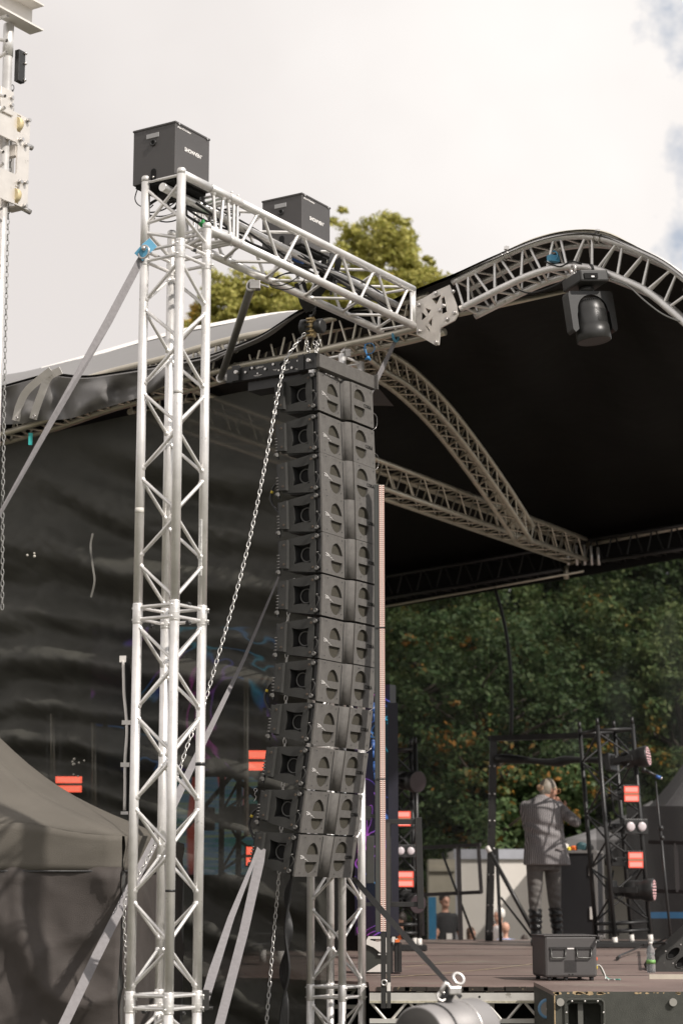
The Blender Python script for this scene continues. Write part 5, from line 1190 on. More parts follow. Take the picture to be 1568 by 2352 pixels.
rail2 = thing('stage_railing', 'dark railing with red-lit edges at the right picture edge behind the mic stand', 'railing', FP(1540, 2150, -0.3))
for a, b_, w_ in (((1490, 1935), (1600, 1938), 0.035), ((1490, 2047), (1600, 2050), 0.03), ((1551, 1938), (1556, 2050), 0.04)): MB().bar(FP(*a, -0.3), FP(*b_, -0.3), w_, 0.04).build('bar', REDB, rail2)
tag(MB().box(P(1545, 2008, 23.5)+V((0.2, 0.5, 0)), (1.3, 0.04, 1.6)).build('dark_panel', mat('near_black_panel', (0.015, 0.012, 0.013), 0.6)), 'near-black panel behind the railing at the right edge', 'panel')
tag(MB().box(P(1545, 2103, 23.2), (0.6, 0.04, 0.07)).build('blue_bar', mat('blue_paint', (0.03, 0.14, 0.30), 0.5)), 'blue horizontal bar low behind the microphone stand', 'bar')
# ================================================================== flight case with bits on top
FC = P(1335, 2165, 22.0); FC.z = DZ
fcb = thing('flight_case', 'tall black flight case with aluminium edges behind the performer', 'flight case', FC); fh_ = zat(1958, 22)-DZ
MB().box(FC+UP*(fh_/2+0.04), (0.42, 0.55, fh_-0.08), rotz(-15)).build('panel', mat('case_laminate', (0.02, 0.02, 0.022), 0.45), fcb)
R_ = rotz(-15)
for a in (-1, 1):
    for b_ in (-1, 1): MB().box(FC+R_ @ V((a*0.205, b_*0.27, 0))+UP*(fh_/2+0.04), (0.035, 0.035, fh_-0.06), R_).build('edge_profile', mat('edge_alu', (0.32, 0.31, 0.30), 0.45, 0.5) if 'edge_alu' not in bpy.data.materials else bpy.data.materials['edge_alu'], fcb)
for z in (fh_, 0.07): MB().box(FC+UP*z, (0.445, 0.58, 0.03), R_).build('edge_profile', bpy.data.materials['edge_alu'], fcb)
for z in (0.32, 0.78): MB().box(FC+R_ @ V((0.16, -0.285, 0))+UP*z, (0.05, 0.012, 0.13), R_).build('catch', WHITE, fcb, bevel=0.004)
MB().box(P(1272, 2060, 22.1), (0.05, 0.05, 1.0)).build('edge_profile', bpy.data.materials['edge_alu'], fcb)
for a in (-1, 1): MB().tube([FC+V((a*0.15-0.02, -0.2, 0.035)), FC+V((a*0.15+0.02, -0.2, 0.035))], 0.035, 12).build('castor', BLK, fcb)
cl = [((1298, 1945), (0.05, 0.05, 0.09), WHITE, 'white rolled object on the flight case, behind the jacket'), ((1317, 1950), (0.06, 0.06, 0.05), mat('orange_cloth', (0.75, 0.16, 0.03), 0.7), 'small orange cloth on top of the flight case'), ((1305, 1953), (0.05, 0.05, 0.04), mat('yellow_cloth', (0.6, 0.5, 0.05), 0.7), 'small yellow bundle on the flight case next to the orange cloth'), ((1335, 1946), (0.10, 0.08, 0.08), mat('teal_tools', (0.03, 0.08, 0.09), 0.6), 'dark teal heap of gear on the flight case'), ((1352, 1949), (0.08, 0.07, 0.07), BLK, 'black bag at the right end of the flight case top')]
for (u, v), s_, m_, lb_ in cl:
    q = P(u, v, 21.9); q.z = DZ+fh_+s_[2]/2+0.01; o = MB().box(q, (s_[0], s_[1], s_[2]*0.6), rotz(u)).ball(q+UP*s_[2]*0.2, s_[0]*0.6, 10, 7, (1, 0.8, 0.7)).ball(q+V((s_[0]*0.3, 0, 0)), s_[0]*0.4, 8, 6); tag(o.build('stage_gear', m_), lb_, 'gear')
# ================================================================== microphone stand
ms = thing('microphone_stand', 'black boom microphone stand with microphone right of the lighting tower', 'microphone stand', P(1515, 2158, 20.0))
MB().tube([P(1505, 1795, 20), P(1528, 2040, 20)], 0.0095, 8).tube([P(1516, 1905, 20), P(1541, 2170, 20)], 0.013, 8).build('pole', BLK, ms)
MB().tube([P(1477, 1768, 20), P(1512, 1785, 20)], 0.015, 8).build('microphone_body', BLK, ms); MB().ball(P(1478, 1769, 20), 0.026, 12, 8).build('microphone_grille', BLK, ms)
MB().tube([P(1506, 1783, 20), P(1516, 1787, 20)], 0.017, 8).build('blue_ring', NEEN, ms); MB().tube([P(1516, 1787, 20), P(1520, 1789, 20)], 0.014, 8).build('connector', STEEL, ms)
MB().ball(P(1517, 1903, 20), 0.028, 8, 6).ball(P(1520, 1925, 20), 0.025, 8, 6).build('boom_clutch', BLK, ms)
bp_ = P(1541, 2170, 20); bp_.z = DZ
for a in (0, 120, 240): MB().tube([bp_+UP*0.12, bp_+V((0.28*math.cos(math.radians(a+20)), 0.28*math.sin(math.radians(a+20)), 0.012))], 0.009, 8).build('leg', BLK, ms)
# ================================================================== things along the deck edge
def ondeck(u, v): return PZ(u, v, DZ)
# black vented machine with two folding handles
sp_ = ondeck(1312, 2254); SM = thing('effect_machine', 'black machine with two folding handles and open cable side on the deck edge', 'effect machine', sp_, rotz(8))
sw, sd2, sh = 0.345, 0.36, 0.262
MB().box((0, sd2/2, sh/2+0.022), (sw, sd2, sh)).build('housing', GREYBOX, SM, False, bevel=0.016)
MB().box((0, sd2/2, sh+0.022), (sw+0.006, sd2+0.006, 0.008)).build('lid', GREYBOX, SM, False, bevel=0.002)
for sx_ in (-0.085, 0.085):
    MB().box((sx_, -0.004, 0.205), (0.115, 0.007, 0.014)).build('handle_bracket', BLKW, SM, False)
    MB().tube([(sx_-0.048, -0.006, 0.20), (sx_-0.046, -0.012, 0.150), (sx_-0.040, -0.014, 0.144), (sx_+0.040, -0.014, 0.144), (sx_+0.046, -0.012, 0.150), (sx_+0.048, -0.006, 0.20)], 0.0048, 8).build('handle', mat('handle_steel', (0.10, 0.10, 0.095), 0.35, 0.7) if 'handle_steel' not in bpy.data.materials else bpy.data.materials['handle_steel'], SM, False)
vt = MB()
for i in range(11):
    for j in range(12): vt.tube([(-0.045+i*0.0075+(j % 2)*0.0037-0.0, -0.0015, 0.055+j*0.0065), (-0.045+i*0.0075+(j % 2)*0.0037, 0.001, 0.055+j*0.0065)], 0.0026, 6)
vt.build('vent_holes', DARK, SM, False)
MB().box((-0.002, -0.002, 0.203), (0.044, 0.003, 0.008)).build('badge', TEXTW, SM, False)
for sx_ in (-0.015, 0.008): MB().tube([(sx_, 0.002, 0.040), (sx_, -0.002, 0.040)], 0.005, 8).build('screw', DARK, SM, False)
for sx_ in (-0.14, -0.03, 0.14):
    for yy in (0.03, 0.33): MB().tube([(sx_, yy, 0), (sx_, yy, 0.024)], 0.015, 10).build('foot', BLK, SM, False)
MB().box((sw/2+0.003, 0.20, 0.15), (0.006, 0.26, 0.21)).build('open_side', DARK, SM, False)
MB().box((sw/2+0.012, 0.33, 0.145), (0.02, 0.02, 0.24)).box((sw/2+0.012, 0.06, 0.27), (0.02, 0.24, 0.02)).build('side_frame', GREYBOX, SM, False)
for (yy, z, m_, n_) in ((0.24, 0.26, mat('red_switch', (0.8, 0.03, 0.02), 0.4, emit=(1, 0.05, 0.03), es=0.4), 'red_switch'), (0.26, 0.22, TEXTW, 'sticker'), (0.12, 0.24, TEXTW, 'sticker'), (0.10, 0.135, mat('orange_cap', (0.75, 0.13, 0.05), 0.5), 'orange_cap'), (0.20, 0.13, STEEL, 'socket'), (0.10, 0.08, YEL, 'yellow_plug'), (0.22, 0.07, YEL, 'yellow_plug')):
    MB().box((sw/2+0.014, yy, z), (0.016, 0.05, 0.022)).ball((sw/2+0.018, yy, z), 0.013, 8, 6).build(n_, m_, SM, False, bevel=0.002)
for k, (c_, m_) in enumerate(((0.0, mat('grey_cable', (0.45, 0.45, 0.44), 0.5)), (0.012, mat('teal_cable', (0.10, 0.35, 0.28), 0.5)), (-0.014, mat('white_cable', (0.6, 0.6, 0.58), 0.5)))):
    p0 = V((sw/2+0.02, 0.14+c_, 0.085)); w_ = SM.matrix_basis
    tag(MB().tube(cat([w_ @ p0, w_ @ (p0+V((0.03, -0.01, 0.005))), w_ @ (p0+V((0.055, -0.03, -0.05))), w_ @ V((p0.x+0.07+c_, 0.09, 0.006)), w_ @ V((p0.x+0.10+c_*3, 0.02, 0.006))], 5), 0.0045, 7).build('cable', m_), ['grey', 'teal', 'white'][k]+' cable coming out of the black machine\'s open side on the deck', 'cable')
for i, (x_, y_, z_) in enumerate(((0.0, 0.10, 0.29), (0.09, 0.2, 0.29))):
    pass
# monitor wedge
wq = ondeck(1600, 2233); WG = thing('monitor_wedge', 'black floor monitor wedge with two oval handle holes at the right edge of the deck', 'monitor wedge', wq, rotz(0))
prof = [(-0.30, 0.0), (0.25, 0.0), (0.25, 0.36), (0.02, 0.34), (-0.26, 0.10), (-0.31, 0.03)]
def ov(cx, cz, a, b_, rot): 
    r_ = math.radians(rot); return [(cx+x*math.cos(r_)-y*math.sin(r_), cz+x*math.sin(r_)+y*math.cos(r_)) for x, y in circ(0, 0, a, 20, ry=b_)]
holes = [ov(-0.165, 0.130, 0.056, 0.030, 38), ov(-0.105, 0.070, 0.056, 0.030, 38)]
flat(prof, holes, M4((0, 0, 0), (1, 0, 0), (0, 0, 1), (0, -1, 0)), 0.016).build('cheek', CAB, WG, False, bevel=0.004)
MB().prism([V((x*0.98, 0.05, 0.004+z*0.985)) for x, z in prof], (0, 0.45, 0)).build('body', CAB, WG, False)
for hl in holes: 
    n = len(hl); MB().tube([V((x, -0.010, z)) for x, z in hl+[hl[0]]], 0.004, 6, cap=False).build('handle_rim', CAB, WG, False)
MB().prism([V((x*0.9, 0.02, 0.02+z*0.9)) for x, z in prof], (0, 0.01, 0)).build('recess', DARK, WG, False)
sc_ = MB()
for x, z in ((-0.22, 0.145), (-0.11, 0.19), (-0.15, 0.05), (-0.05, 0.09), (-0.17, 0.06), (-0.08, 0.155)): sc_.tube([(x, -0.010, z), (x, -0.012, z)], 0.005, 8)
sc_.build('screws', STEEL, WG, False)
# water bottle
CLR = bpy.data.materials.new('clear_plastic'); CLR.use_nodes = True; b = CLR.node_tree.nodes['Principled BSDF']; b.inputs['Transmission Weight'].default_value = 0.85; b.inputs['Roughness'].default_value = 0.12; b.inputs['Base Color'].default_value = (0.85, 0.88, 0.90, 1); b.inputs['IOR'].default_value = 1.15
bq = ondeck(1495, 2235); bo = thing('water_bottle', 'clear plastic water bottle with green label standing on the deck', 'bottle', bq)
MB().lathe(bq, UP, [(0, 0.026), (0.006, 0.031), (0.05, 0.032), (0.055, 0.030), (0.10, 0.031), (0.12, 0.026), (0.135, 0.031), (0.165, 0.027), (0.185, 0.013), (0.20, 0.012)], 20).build('body', CLR, bo)
MB().tube([bq+UP*0.197, bq+UP*0.213], 0.0145, 14).build('cap', WHITE, bo); MB().tube([bq+UP*0.062, bq+UP*0.088], 0.0335, 20).build('label', mat('green_label', (0.16, 0.34, 0.10), 0.5, 0, 0.5, 40), bo)
# fallen stand leg
tag(MB().tube([ondeck(1418, 2208)+UP*0.02, ondeck(1424, 2204)+UP*0.03, ondeck(1480, 2186)+UP*0.06, P(1530, 2166, 14.6)], [0.016, 0.009, 0.009, 0.009], 8).build('stand_leg', BLK), 'black stand leg lying on the deck between the machine and the bottle', 'stand leg')
# wooden batten right
tag(MB().box(ondeck(1530, 2250)+V((0.05, 0.02, 0.015)), (0.32, 0.02, 0.03)).build('batten', mat('pale_batten', (0.50, 0.46, 0.38), 0.7)), 'short pale batten on the deck at the right edge', 'batten')
# fog machine
fq = ondeck(866, 2238); FM = thing('fog_machine', 'white and black fog machine on the deck edge left of the light column', 'fog machine', fq, rotz(0))
fpW = [(-0.075, 0.20), (-0.075, 0.23), (-0.06, 0.255), (0.055, 0.255), (0.075, 0.235), (0.075, 0.145), (0.02, 0.145), (-0.025, 0.18)]
flat(fpW, [[(-0.05, 0.230), (-0.045, 0.238), (0.045, 0.238), (0.052, 0.225), (0.0, 0.218)]], M4((0, 0.02, 0), (1, 0, 0), (0, 0, 1), (0, -1, 0)), 0.02).build('white_shell', WHITE, FM, False, bevel=0.002)
MB().prism([V((x, 0.032, z)) for x, z in ((-0.09, 0.01), (0.078, 0.01), (0.078, 0.22), (-0.09, 0.20))], (0, 0.3, 0)).build('body', mat('fogger_black', (0.04, 0.042, 0.036), 0.5), FM, False)
MB().prism([V((x, 0.018, z)) for x, z in ((-0.075, 0.012), (0.078, 0.012), (0.078, 0.065), (0.01, 0.065))], (0, 0.012, 0)).build('white_shell', WHITE, FM, False)
MB().box((0.035, 0.015, 0.132), (0.055, 0.004, 0.008)).build('badge', TEXTW, FM, False)
for x_ in (0.10, 0.135, 0.16): MB().box((x_, 0.12, 0.11), (0.022, 0.22, 0.20)).build('side_fin', BLKW, FM, False)
MB().box((0.115, 0.0, 0.235), (0.022, 0.02, 0.035)).build('tank_cap', WHITE, FM, False); MB().box((0.14, 0.0, 0.225), (0.035, 0.02, 0.02)).build('red_cap', bpy.data.materials['orange_cloth'], FM, False)
# ================================================================== bass speaker at the lower right
bs = thing('bass_speaker', 'large chipped black plywood bass speaker at the lower right corner with recessed handle', 'bass speaker', V((1.0, 11.2, 0)))
x0 = P(1272, 2279, 11.15).x; bz = zat(2279, 11.15); bw = 1.25
SUBM = mat('textured_black_paint', (0.060, 0.062, 0.052), 0.7, 0, 0.2, 12, 0.6, 350, dirt=((0.20, 0.19, 0.16), 9, 0.70))
hx, hz0, hz1 = x0+0.075, bz-0.055, bz-0.42
hole = [(hx+0.012, hz1), (hx+0.165, hz1), (hx+0.178, hz1+0.012), (hx+0.178, hz0-0.02), (hx+0.165, hz0-0.006), (hx+0.012, hz0-0.006), (hx, hz0-0.02), (hx, hz1+0.012)]
flat([(x0, 0.02), (x0+bw, 0.02), (x0+bw, bz), (x0, bz)], [hole], M4((0, 11.16, 0), (1, 0, 0), (0, 0, 1), (0, -1, 0)), 0.018).build('side_panel', SUBM, bs, bevel=0.002)
MB().box((x0+bw/2, 11.79, bz/2+0.005), (bw, 1.20, bz-0.012)).build('cabinet', SUBM, bs) if False else None
MB().box((x0+bw/2, 11.75, bz-0.012), (bw, 1.16, 0.022)).build('top_panel', DECK, bs)
MB().box((x0+0.012, 11.75, bz/2), (0.022, 1.16, bz-0.04)).build('side_panel', SUBM, bs)
MB().box((x0+bw/2, 11.30, bz/2), (bw-0.06, 0.02, bz-0.06)).build('handle_recess', SUBM, bs)
MB().box((hx+0.07, 11.22, (hz0+hz1)/2), (0.028, 0.08, 0.4)).build('divider', mat('divider_grey', (0.10, 0.10, 0.09), 0.6), bs)
fr2 = [V((x, 11.145, z)) for x, z in [(hx-0.016, hz1-0.016), (hx+0.194, hz1-0.016), (hx+0.194, hz0), (hx+0.180, hz0+0.014), (hx, hz0+0.014), (hx-0.016, hz0)]]
MB().tube(fr2+[fr2[0]], 0.008, 6, cap=False).build('handle_frame', SUBM, bs)
sb = MB()
for x, z in ((hx+0.02, hz0+0.005), (hx+0.09, hz0+0.005), (hx+0.16, hz0+0.005), (hx-0.012, hz0-0.055), (hx+0.19, hz0-0.055), (hx-0.012, hz0-0.12), (hx+0.19, hz0-0.12)): sb.ball((x, 11.137, z), 0.006, 8, 6, (1, 0.5, 1))
sb.build('screws', STEEL, bs)
for x in (x0+0.032, x0+0.645): MB().tube([(x, 11.15, bz-0.055+0*x), (x, 11.132, bz-0.055)], 0.021, 18).build('stacking_foot', mat('foot_grey', (0.30, 0.29, 0.26), 0.6) if 'foot_grey' not in bpy.data.materials else bpy.data.materials['foot_grey'], bs)
CH_ = mat('chipped_wood', (0.42, 0.31, 0.18), 0.85, 0, 0.3, 40)
cp = MB(); random.seed(4)
for i in range(46):
    x = x0+random.uniform(0.0, bw); s_ = random.uniform(0.004, 0.016)*(1.6 if x < x0+0.35 else 1); z = bz-0.002-random.uniform(0, 0.004)
    n_ = 7; ring = [V((x+s_*random.uniform(0.6, 1.3)*math.cos(2*math.pi*k/n_), 11.1505, z+0.45*s_*random.uniform(0.5, 1.2)*math.sin(2*math.pi*k/n_)-0.003)) for k in range(n_)]; cp.prism(ring, (0, 0.004, 0))
cp.box((x0+0.002, 11.152, bz-0.20), (0.006, 0.006, 0.36)); cp.build('chipped_edge', CH_, bs)
# castor
cq = P(1258, 2318, 11.6); ca = thing('castor_wheel', 'grey castor wheel with blue tyre beside the chipped bass speaker', 'castor', cq)
MB().torus(cq, (0.15, 1, 0), 0.046, 0.0125, 26, 10).build('tyre', mat('blue_rubber', (0.13, 0.26, 0.42), 0.6), ca); MB().lathe(cq, (0.15, 1, 0), [(-0.012, 0.040), (-0.008, 0.042), (0.008, 0.042), (0.012, 0.040)], 22).build('hub', mat('hub_grey', (0.24, 0.22, 0.20), 0.6), ca)
MB().tube([cq-V((0, 0.03, 0)), cq+V((0.01, 0.03, 0))], 0.012, 12).build('axle', STEEL, ca); MB().prism([cq+V((0.0, -0.022, -0.014)), cq+V((0.012, -0.022, -0.012)), cq+V((0.05, -0.022, 0.05)), cq+V((0.02, -0.022, 0.055))], (0, 0.004, 0)).build('fork', STEEL, ca)
# ================================================================== grey barrel with clamp
bc0, bc1 = P(955, 2350, 7.75), P(1068, 2348, 8.15)
bd = (bc1-bc0).normalized(); BR = 0.122
bc0 = P(960, 2352+36, 7.75); bc1 = bc0+V((0.235, 0.30, 0.012)); bd = (bc1-bc0).normalized(); L_ = (bc1-bc0).length
bar = thing('steel_barrel', 'grey metal barrel-shaped lamp housing with steel clamp at the bottom edge', 'lamp housing', bc0)
BM = mat('satin_grey_paint', (0.27, 0.26, 0.257), 0.5, 0.2, 0.10, 6, 0.12, 200, dirt=((0.16, 0.155, 0.15), 16, 0.66))
MB().lathe(bc0, bd, [(0, BR*0.96), (0.006, BR), (0.09, BR), (0.0905, BR*1.02), (L_-0.01, BR*1.02), (L_, BR)], 48).build('shell', BM, bar)
MB().lathe(bc0, bd, [(-0.002, BR*0.2), (-0.003, BR*0.93), (0.002, BR*0.955)], 40).build('end_cap', mat('scuffed_black_cap', (0.045, 0.042, 0.038), 0.6, 0, 0.2, 10, 0.3, 200), bar)
for l in (0.092, 0.255): MB().torus(bc0+bd*l, bd, BR*1.025, 0.004, 48, 6).build('band', BLK if l < 0.2 else STEEL, bar)
top = bc0+bd*0.165+(UP-bd*UP.dot(bd)).normalized()*BR*1.02
MB().tube([top-UP*0.01, top+V((0.035, 0, 0.05))], 0.024, 16).build('clamp_socket', BLK, bar); tq = top+V((0.048, -0.01, 0.072))
MB().torus(tq+V((0.014, 0, 0.016)), V((0.45, -0.75, 0.5)), 0.023, 0.006, 26, 8).build('clamp_ring', STEEL, bar); MB().tube([tq-V((0.01, 0, 0.02)), tq+V((-0.035, 0, 0.0)), tq+V((-0.055, -0.01, -0.035))], 0.0095, 10).build('clamp_arm', STEEL, bar); MB().torus(tq+V((-0.052, -0.01, -0.05)), V((0.3, -1, 0.3)), 0.017, 0.005, 18, 7).build('clamp_eye', STEEL, bar); MB().box(tq+V((-0.005, 0, -0.028)), (0.05, 0.04, 0.03), rotz(20)).build('clamp_body', STEEL, bar, bevel=0.004)
MB().tube([bc0-V((0.08, 0, 0.015))+V((0, 0, 0)), bc0-V((0.125, 0, 0.0))], 0.010, 8).build('wing_bolt', STEEL, bar)
tag(MB().tube([P(1075, 2340, 8.0)+UP*0.0, P(1060, 2400, 8.0)], 0.05, 12).tube([V((P(1060, 2400, 8).x, 8.0, 0.0)), V((P(1060, 2400, 8).x, 8.0, 0.9))], 0.025, 10).build('support_post', BLK), 'black post carrying the grey barrel, just below the picture edge', 'post')
# ================================================================== moving light on the curved truss
mq = NP(1352, 640, -0.08)
mvM = (Matrix.Rotation(math.radians(-7), 3, 'Y') @ rotz(22))*0.94
mv = thing('moving_light', 'black moving-head light hanging head-down from the curved roof truss', 'moving light', mq, mvM)
MH = mat('moving_head_shell', (0.030, 0.030, 0.029), 0.38, 0, 0.12, 8, 0.06, 200)
MB().box((0.0, 0.05, 0.0), (0.21, 0.25, 0.080)).build('base', MH, mv, False, bevel=0.012)
MB().box((-0.03, -0.081, -0.005), (0.10, 0.004, 0.035)).build('display', DARK, mv, False); MB().box((-0.02, -0.084, -0.012), (0.022, 0.003, 0.010)).build('badge', TEXTW, mv, False)
MB().box((0.117, 0.03, 0.01), (0.004, 0.05, 0.045)).build('side_handle', DARK, mv, False); MB().ball((0.119, 0.035, 0.0), 0.012, 8, 6).build('safety_eye', STEEL, mv, False)
MB().lathe((0, 0.05, -0.045), (0, 0, -1), [(0, 0.05), (0.02, 0.048), (0.045, 0.035)], 20).build('neck', MH, mv, False)
yo = [(-0.155, -0.08), (0.155, -0.08), (0.165, -0.10), (0.165, -0.335), (0.150, -0.355), (0.125, -0.335), (0.120, -0.22)]+[(0.112*math.cos(a), -0.215+0.112*math.sin(a)) for a in [math.pi*k/14 for k in range(15)]]+[(-0.120, -0.24), (-0.122, -0.335), (-0.150, -0.355), (-0.165, -0.335), (-0.165, -0.10)]
flat(yo, [], M4((0, 0.05, 0), (1, 0, 0), (0, 0, 1), (0, -1, 0)), 0.085).build('yoke', MH, mv, False, bevel=0.008)
MB().lathe((0.0, 0.05, -0.12), (0, 0, -1), [(0, 0.02), (0.004, 0.045), (0.02, 0.075), (0.05, 0.096), (0.09, 0.104), (0.19, 0.105), (0.192, 0.110), (0.285, 0.113), (0.29, 0.105), (0.286, 0.09)], 36).build('head', MH, mv, False)
hl = MB()
for i in range(13):
    for j in range(12):
        a = math.radians(-95+i*5.0+(j % 2)*2.5); r_ = 0.1055; z = -0.215-0.0075*j; c_ = V((r_*math.cos(a), 0.05+r_*math.sin(a), z)); n_ = V((math.cos(a), math.sin(a), 0)); hl.tube([c_, c_+n_*0.001], 0.0026, 6)
for i in range(16):
    a = math.radians(-150+i*9); hl.tube([V((0.05*math.cos(a), 0.05+0.05*math.sin(a), -0.1255)), V((0.085*math.cos(a), 0.05+0.085*math.sin(a), -0.1465))], 0.0028, 5)
hl.build('vent_holes', DARK, mv, False)
for x_ in (-0.07, 0.06):
    MB().torus((x_, 0.06, 0.085), (1, 0, 0), 0.028, 0.009, 16, 7).box((x_, 0.06, 0.055), (0.02, 0.04, 0.03)).build('hook_clamp', STEEL if x_ < 0 else BLK, mv, False)
q = NP(1270, 594, 0.02); tag(MB().box(q, (0.07, 0.04, 0.04), rotz(30)).torus(q+UP*0.02, E2, 0.03, 0.006, 14, 6).build('cable_coupler', BLUE), 'blue cable coupler resting inside the curved truss left of the moving light', 'coupler')
for k, pl in enumerate(([(1180, 660), (1210, 672), (1240, 668), (1275, 655), (1300, 640)], [(1400, 640), (1440, 655), (1480, 690), (1520, 720), (1560, 738)], [(1250, 600), (1285, 612), (1310, 600), (1335, 605)])):
    tag(MB().tube(cat([NP(u, v, -0.02) for u, v in pl], 5), 0.0055, 6).build('cable', RUB if k != 1 else mat('grey_cord', (0.25, 0.25, 0.24), 0.6)), ['black cable sagging under the curved truss left of the moving light', 'grey cord following the underside of the curved truss to the right edge', 'black cable tangle inside the truss above the moving light'][k], 'cable')
# ================================================================== trees
import numpy as np
def leaf_mat(name, c1, c2, c3, thr):
    m = bpy.data.materials.new(name); m.use_nodes = True; t = m.node_tree; b = t.nodes['Principled BSDF']
    g_ = N(t, 'ShaderNodeNewGeometry'); tc_ = N(t, 'ShaderNodeTexCoord')
    n_ = N(t, 'ShaderNodeTexNoise', Scale=0.7, Detail=3.0); t.links.new(tc_.outputs['Object'], n_.inputs['Vector'])
    mx1 = N(t, 'ShaderNodeMix', data_type='RGBA'); mx1.inputs[6].default_value = (*c1, 1); mx1.inputs[7].default_value = (*c2, 1); t.links.new(g_.outputs['Random Per Island'], mx1.inputs[0])
    ad = N(t, 'ShaderNodeMath', operation='MULTIPLY_ADD'); ad.inputs[1].default_value = 0.22; t.links.new(g_.outputs['Random Per Island'], ad.inputs[0]); t.links.new(n_.outputs['Fac'], ad.inputs[2])
    f = N(t, 'ShaderNodeMapRange'); f.inputs['From Min'].default_value = thr; f.inputs['From Max'].default_value = thr+0.06; t.links.new(ad.outputs[0], f.inputs['Value'])
    mx2 = N(t, 'ShaderNodeMix', data_type='RGBA'); mx2.inputs[7].default_value = (*c3, 1); t.links.new(f.outputs[0], mx2.inputs[0]); t.links.new(mx1.outputs[2], mx2.inputs[6])
    t.links.new(mx2.outputs[2], b.inputs['Base Color']); b.inputs['Roughness'].default_value = 0.6; b.inputs['Specular IOR Level'].default_value = 0.35
    tl = N(t, 'ShaderNodeBsdfTranslucent'); t.links.new(mx2.outputs[2], tl.inputs['Color']); ms_ = N(t, 'ShaderNodeMixShader'); ms_.inputs[0].default_value = 0.3
    o_ = [q for q in t.nodes if q.type == 'OUTPUT_MATERIAL'][0]; t.links.new(b.outputs[0], ms_.inputs[1]); t.links.new(tl.outputs[0], ms_.inputs[2]); t.links.new(ms_.outputs[0], o_.inputs['Surface'])
    return m
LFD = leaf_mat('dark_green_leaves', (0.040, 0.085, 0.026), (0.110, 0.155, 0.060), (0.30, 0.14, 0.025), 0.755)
LFM = leaf_mat('mid_green_leaves', (0.055, 0.11, 0.030), (0.19, 0.23, 0.085), (0.38, 0.20, 0.03), 0.75)
LFY = leaf_mat('yellow_green_leaves', (0.27, 0.28, 0.055), (0.55, 0.50, 0.15), (0.62, 0.38, 0.08), 0.74)
BARK = mat('bark', (0.07, 0.055, 0.042), 0.9, 0, 0.3, 6, 0.8, 30)
def crown_mesh(name, rx, rz, nclump, per, leaf, m, seed, low=0.0):
    rng = np.random.default_rng(seed)
    # clump centres near an irregular ellipsoid shell and on branches inside it
    th = rng.uniform(0, 2*np.pi, nclump); cz = rng.uniform(-0.95, 1, nclump); sr = np.sqrt(1-cz**2)
    lob = 1+0.18*np.sin(3*th+seed)+0.14*np.sin(5*th+2*cz*3+seed*2)+0.12*np.sin(cz*7+seed)
    rr = rng.uniform(0.55, 1.0, nclump)**0.6*lob
    C = np.stack([np.cos(th)*sr*rr*rx, np.sin(th)*sr*rr*rx, cz*rr*rz], 1)
    cr_ = rng.uniform(0.30, 0.75, nclump)*rx*0.22
    n = nclump*per
    c = np.repeat(C, per, 0); s = np.repeat(cr_, per)[:, None]
    d = rng.normal(size=(n, 3)); d /= np.linalg.norm(d, axis=1)[:, None]
    p = c+d*s*(rng.uniform(0, 1, (n, 1))**0.45)*np.array([1.25, 1.25, 0.75])
    p[:, 2] -= 0.10*s[:, 0]
    nrm = d*0.6+rng.normal(size=(n, 3))*0.5+np.array([0, 0, 0.5]); nrm /= np.linalg.norm(nrm, axis=1)[:, None]
    a = np.cross(nrm, rng.normal(size=(n, 3))); a /= np.linalg.norm(a, axis=1)[:, None]; b = np.cross(nrm, a)
    L = leaf*rng.uniform(0.55, 1.35, (n, 1)); Wd = L*0.55
    v = np.stack([p-a*L, p+b*Wd, p+a*L, p-b*Wd], 1).reshape(-1, 3)
    me = bpy.data.meshes.new(name); me.vertices.add(4*n); me.vertices.foreach_set('co', v.ravel().astype(np.float32))
    me.loops.add(4*n); me.loops.foreach_set('vertex_index', np.arange(4*n, dtype=np.int32)); me.polygons.add(n)
    me.polygons.foreach_set('loop_start', np.arange(0, 4*n, 4, dtype=np.int32)); me.update(calc_edges=True); me.materials.append(m)
    return me
def trunk_mb(h, zt_, rx, rz, r0, seed):
    rnd = random.Random(seed); mb = MB(); pts = [V((0.15*math.sin(i*0.9+seed), 0.12*math.cos(i*1.3+seed), h*i/8)) for i in range(9)]; pts[0] = V((0, 0, -0.2))
    mb.tube(pts, [r0*(1-0.085*i) for i in range(9)], 12)
    for k in range(12):
        z = h*rnd.uniform(0.35, 0.95); a = rnd.uniform(0, 6.28); l = rx*rnd.uniform(0.4, 0.85); c = V((0, 0, z)); pts2 = [c+V((math.cos(a+0.15*j)*l*j/4, math.sin(a+0.15*j)*l*j/4, l*0.55*(j/4)**0.8)) for j in range(5)]
        mb.tube(pts2, [r0*0.34*(1-0.2*j) for j in range(5)], 7)
    return mb
crowns = {}
def tree(x, y, h, rx, rz, kind, lab, seed, nm='broadleaf_tree', grp='trees behind the stage', leaf=0.058, nclump=300, per=130):
    o = thing(nm, lab, 'tree', (x, y, 0), rotz(seed*47), grp)
    me = crown_mesh('crown', rx, rz, nclump, per, leaf, kind, seed)
    c = bpy.data.objects.new('crown', me); col.objects.link(c); c.parent = o; c.location = (0, 0, h-rz)
    trunk_mb(h-rz*0.5, 0, rx, rz, 0.022*h, seed).build('trunk', BARK, o, False)
    return o
def tx(u, Y): return (u-784)/F*(Y*CT+ST*(zat(1200, Y)-CH))
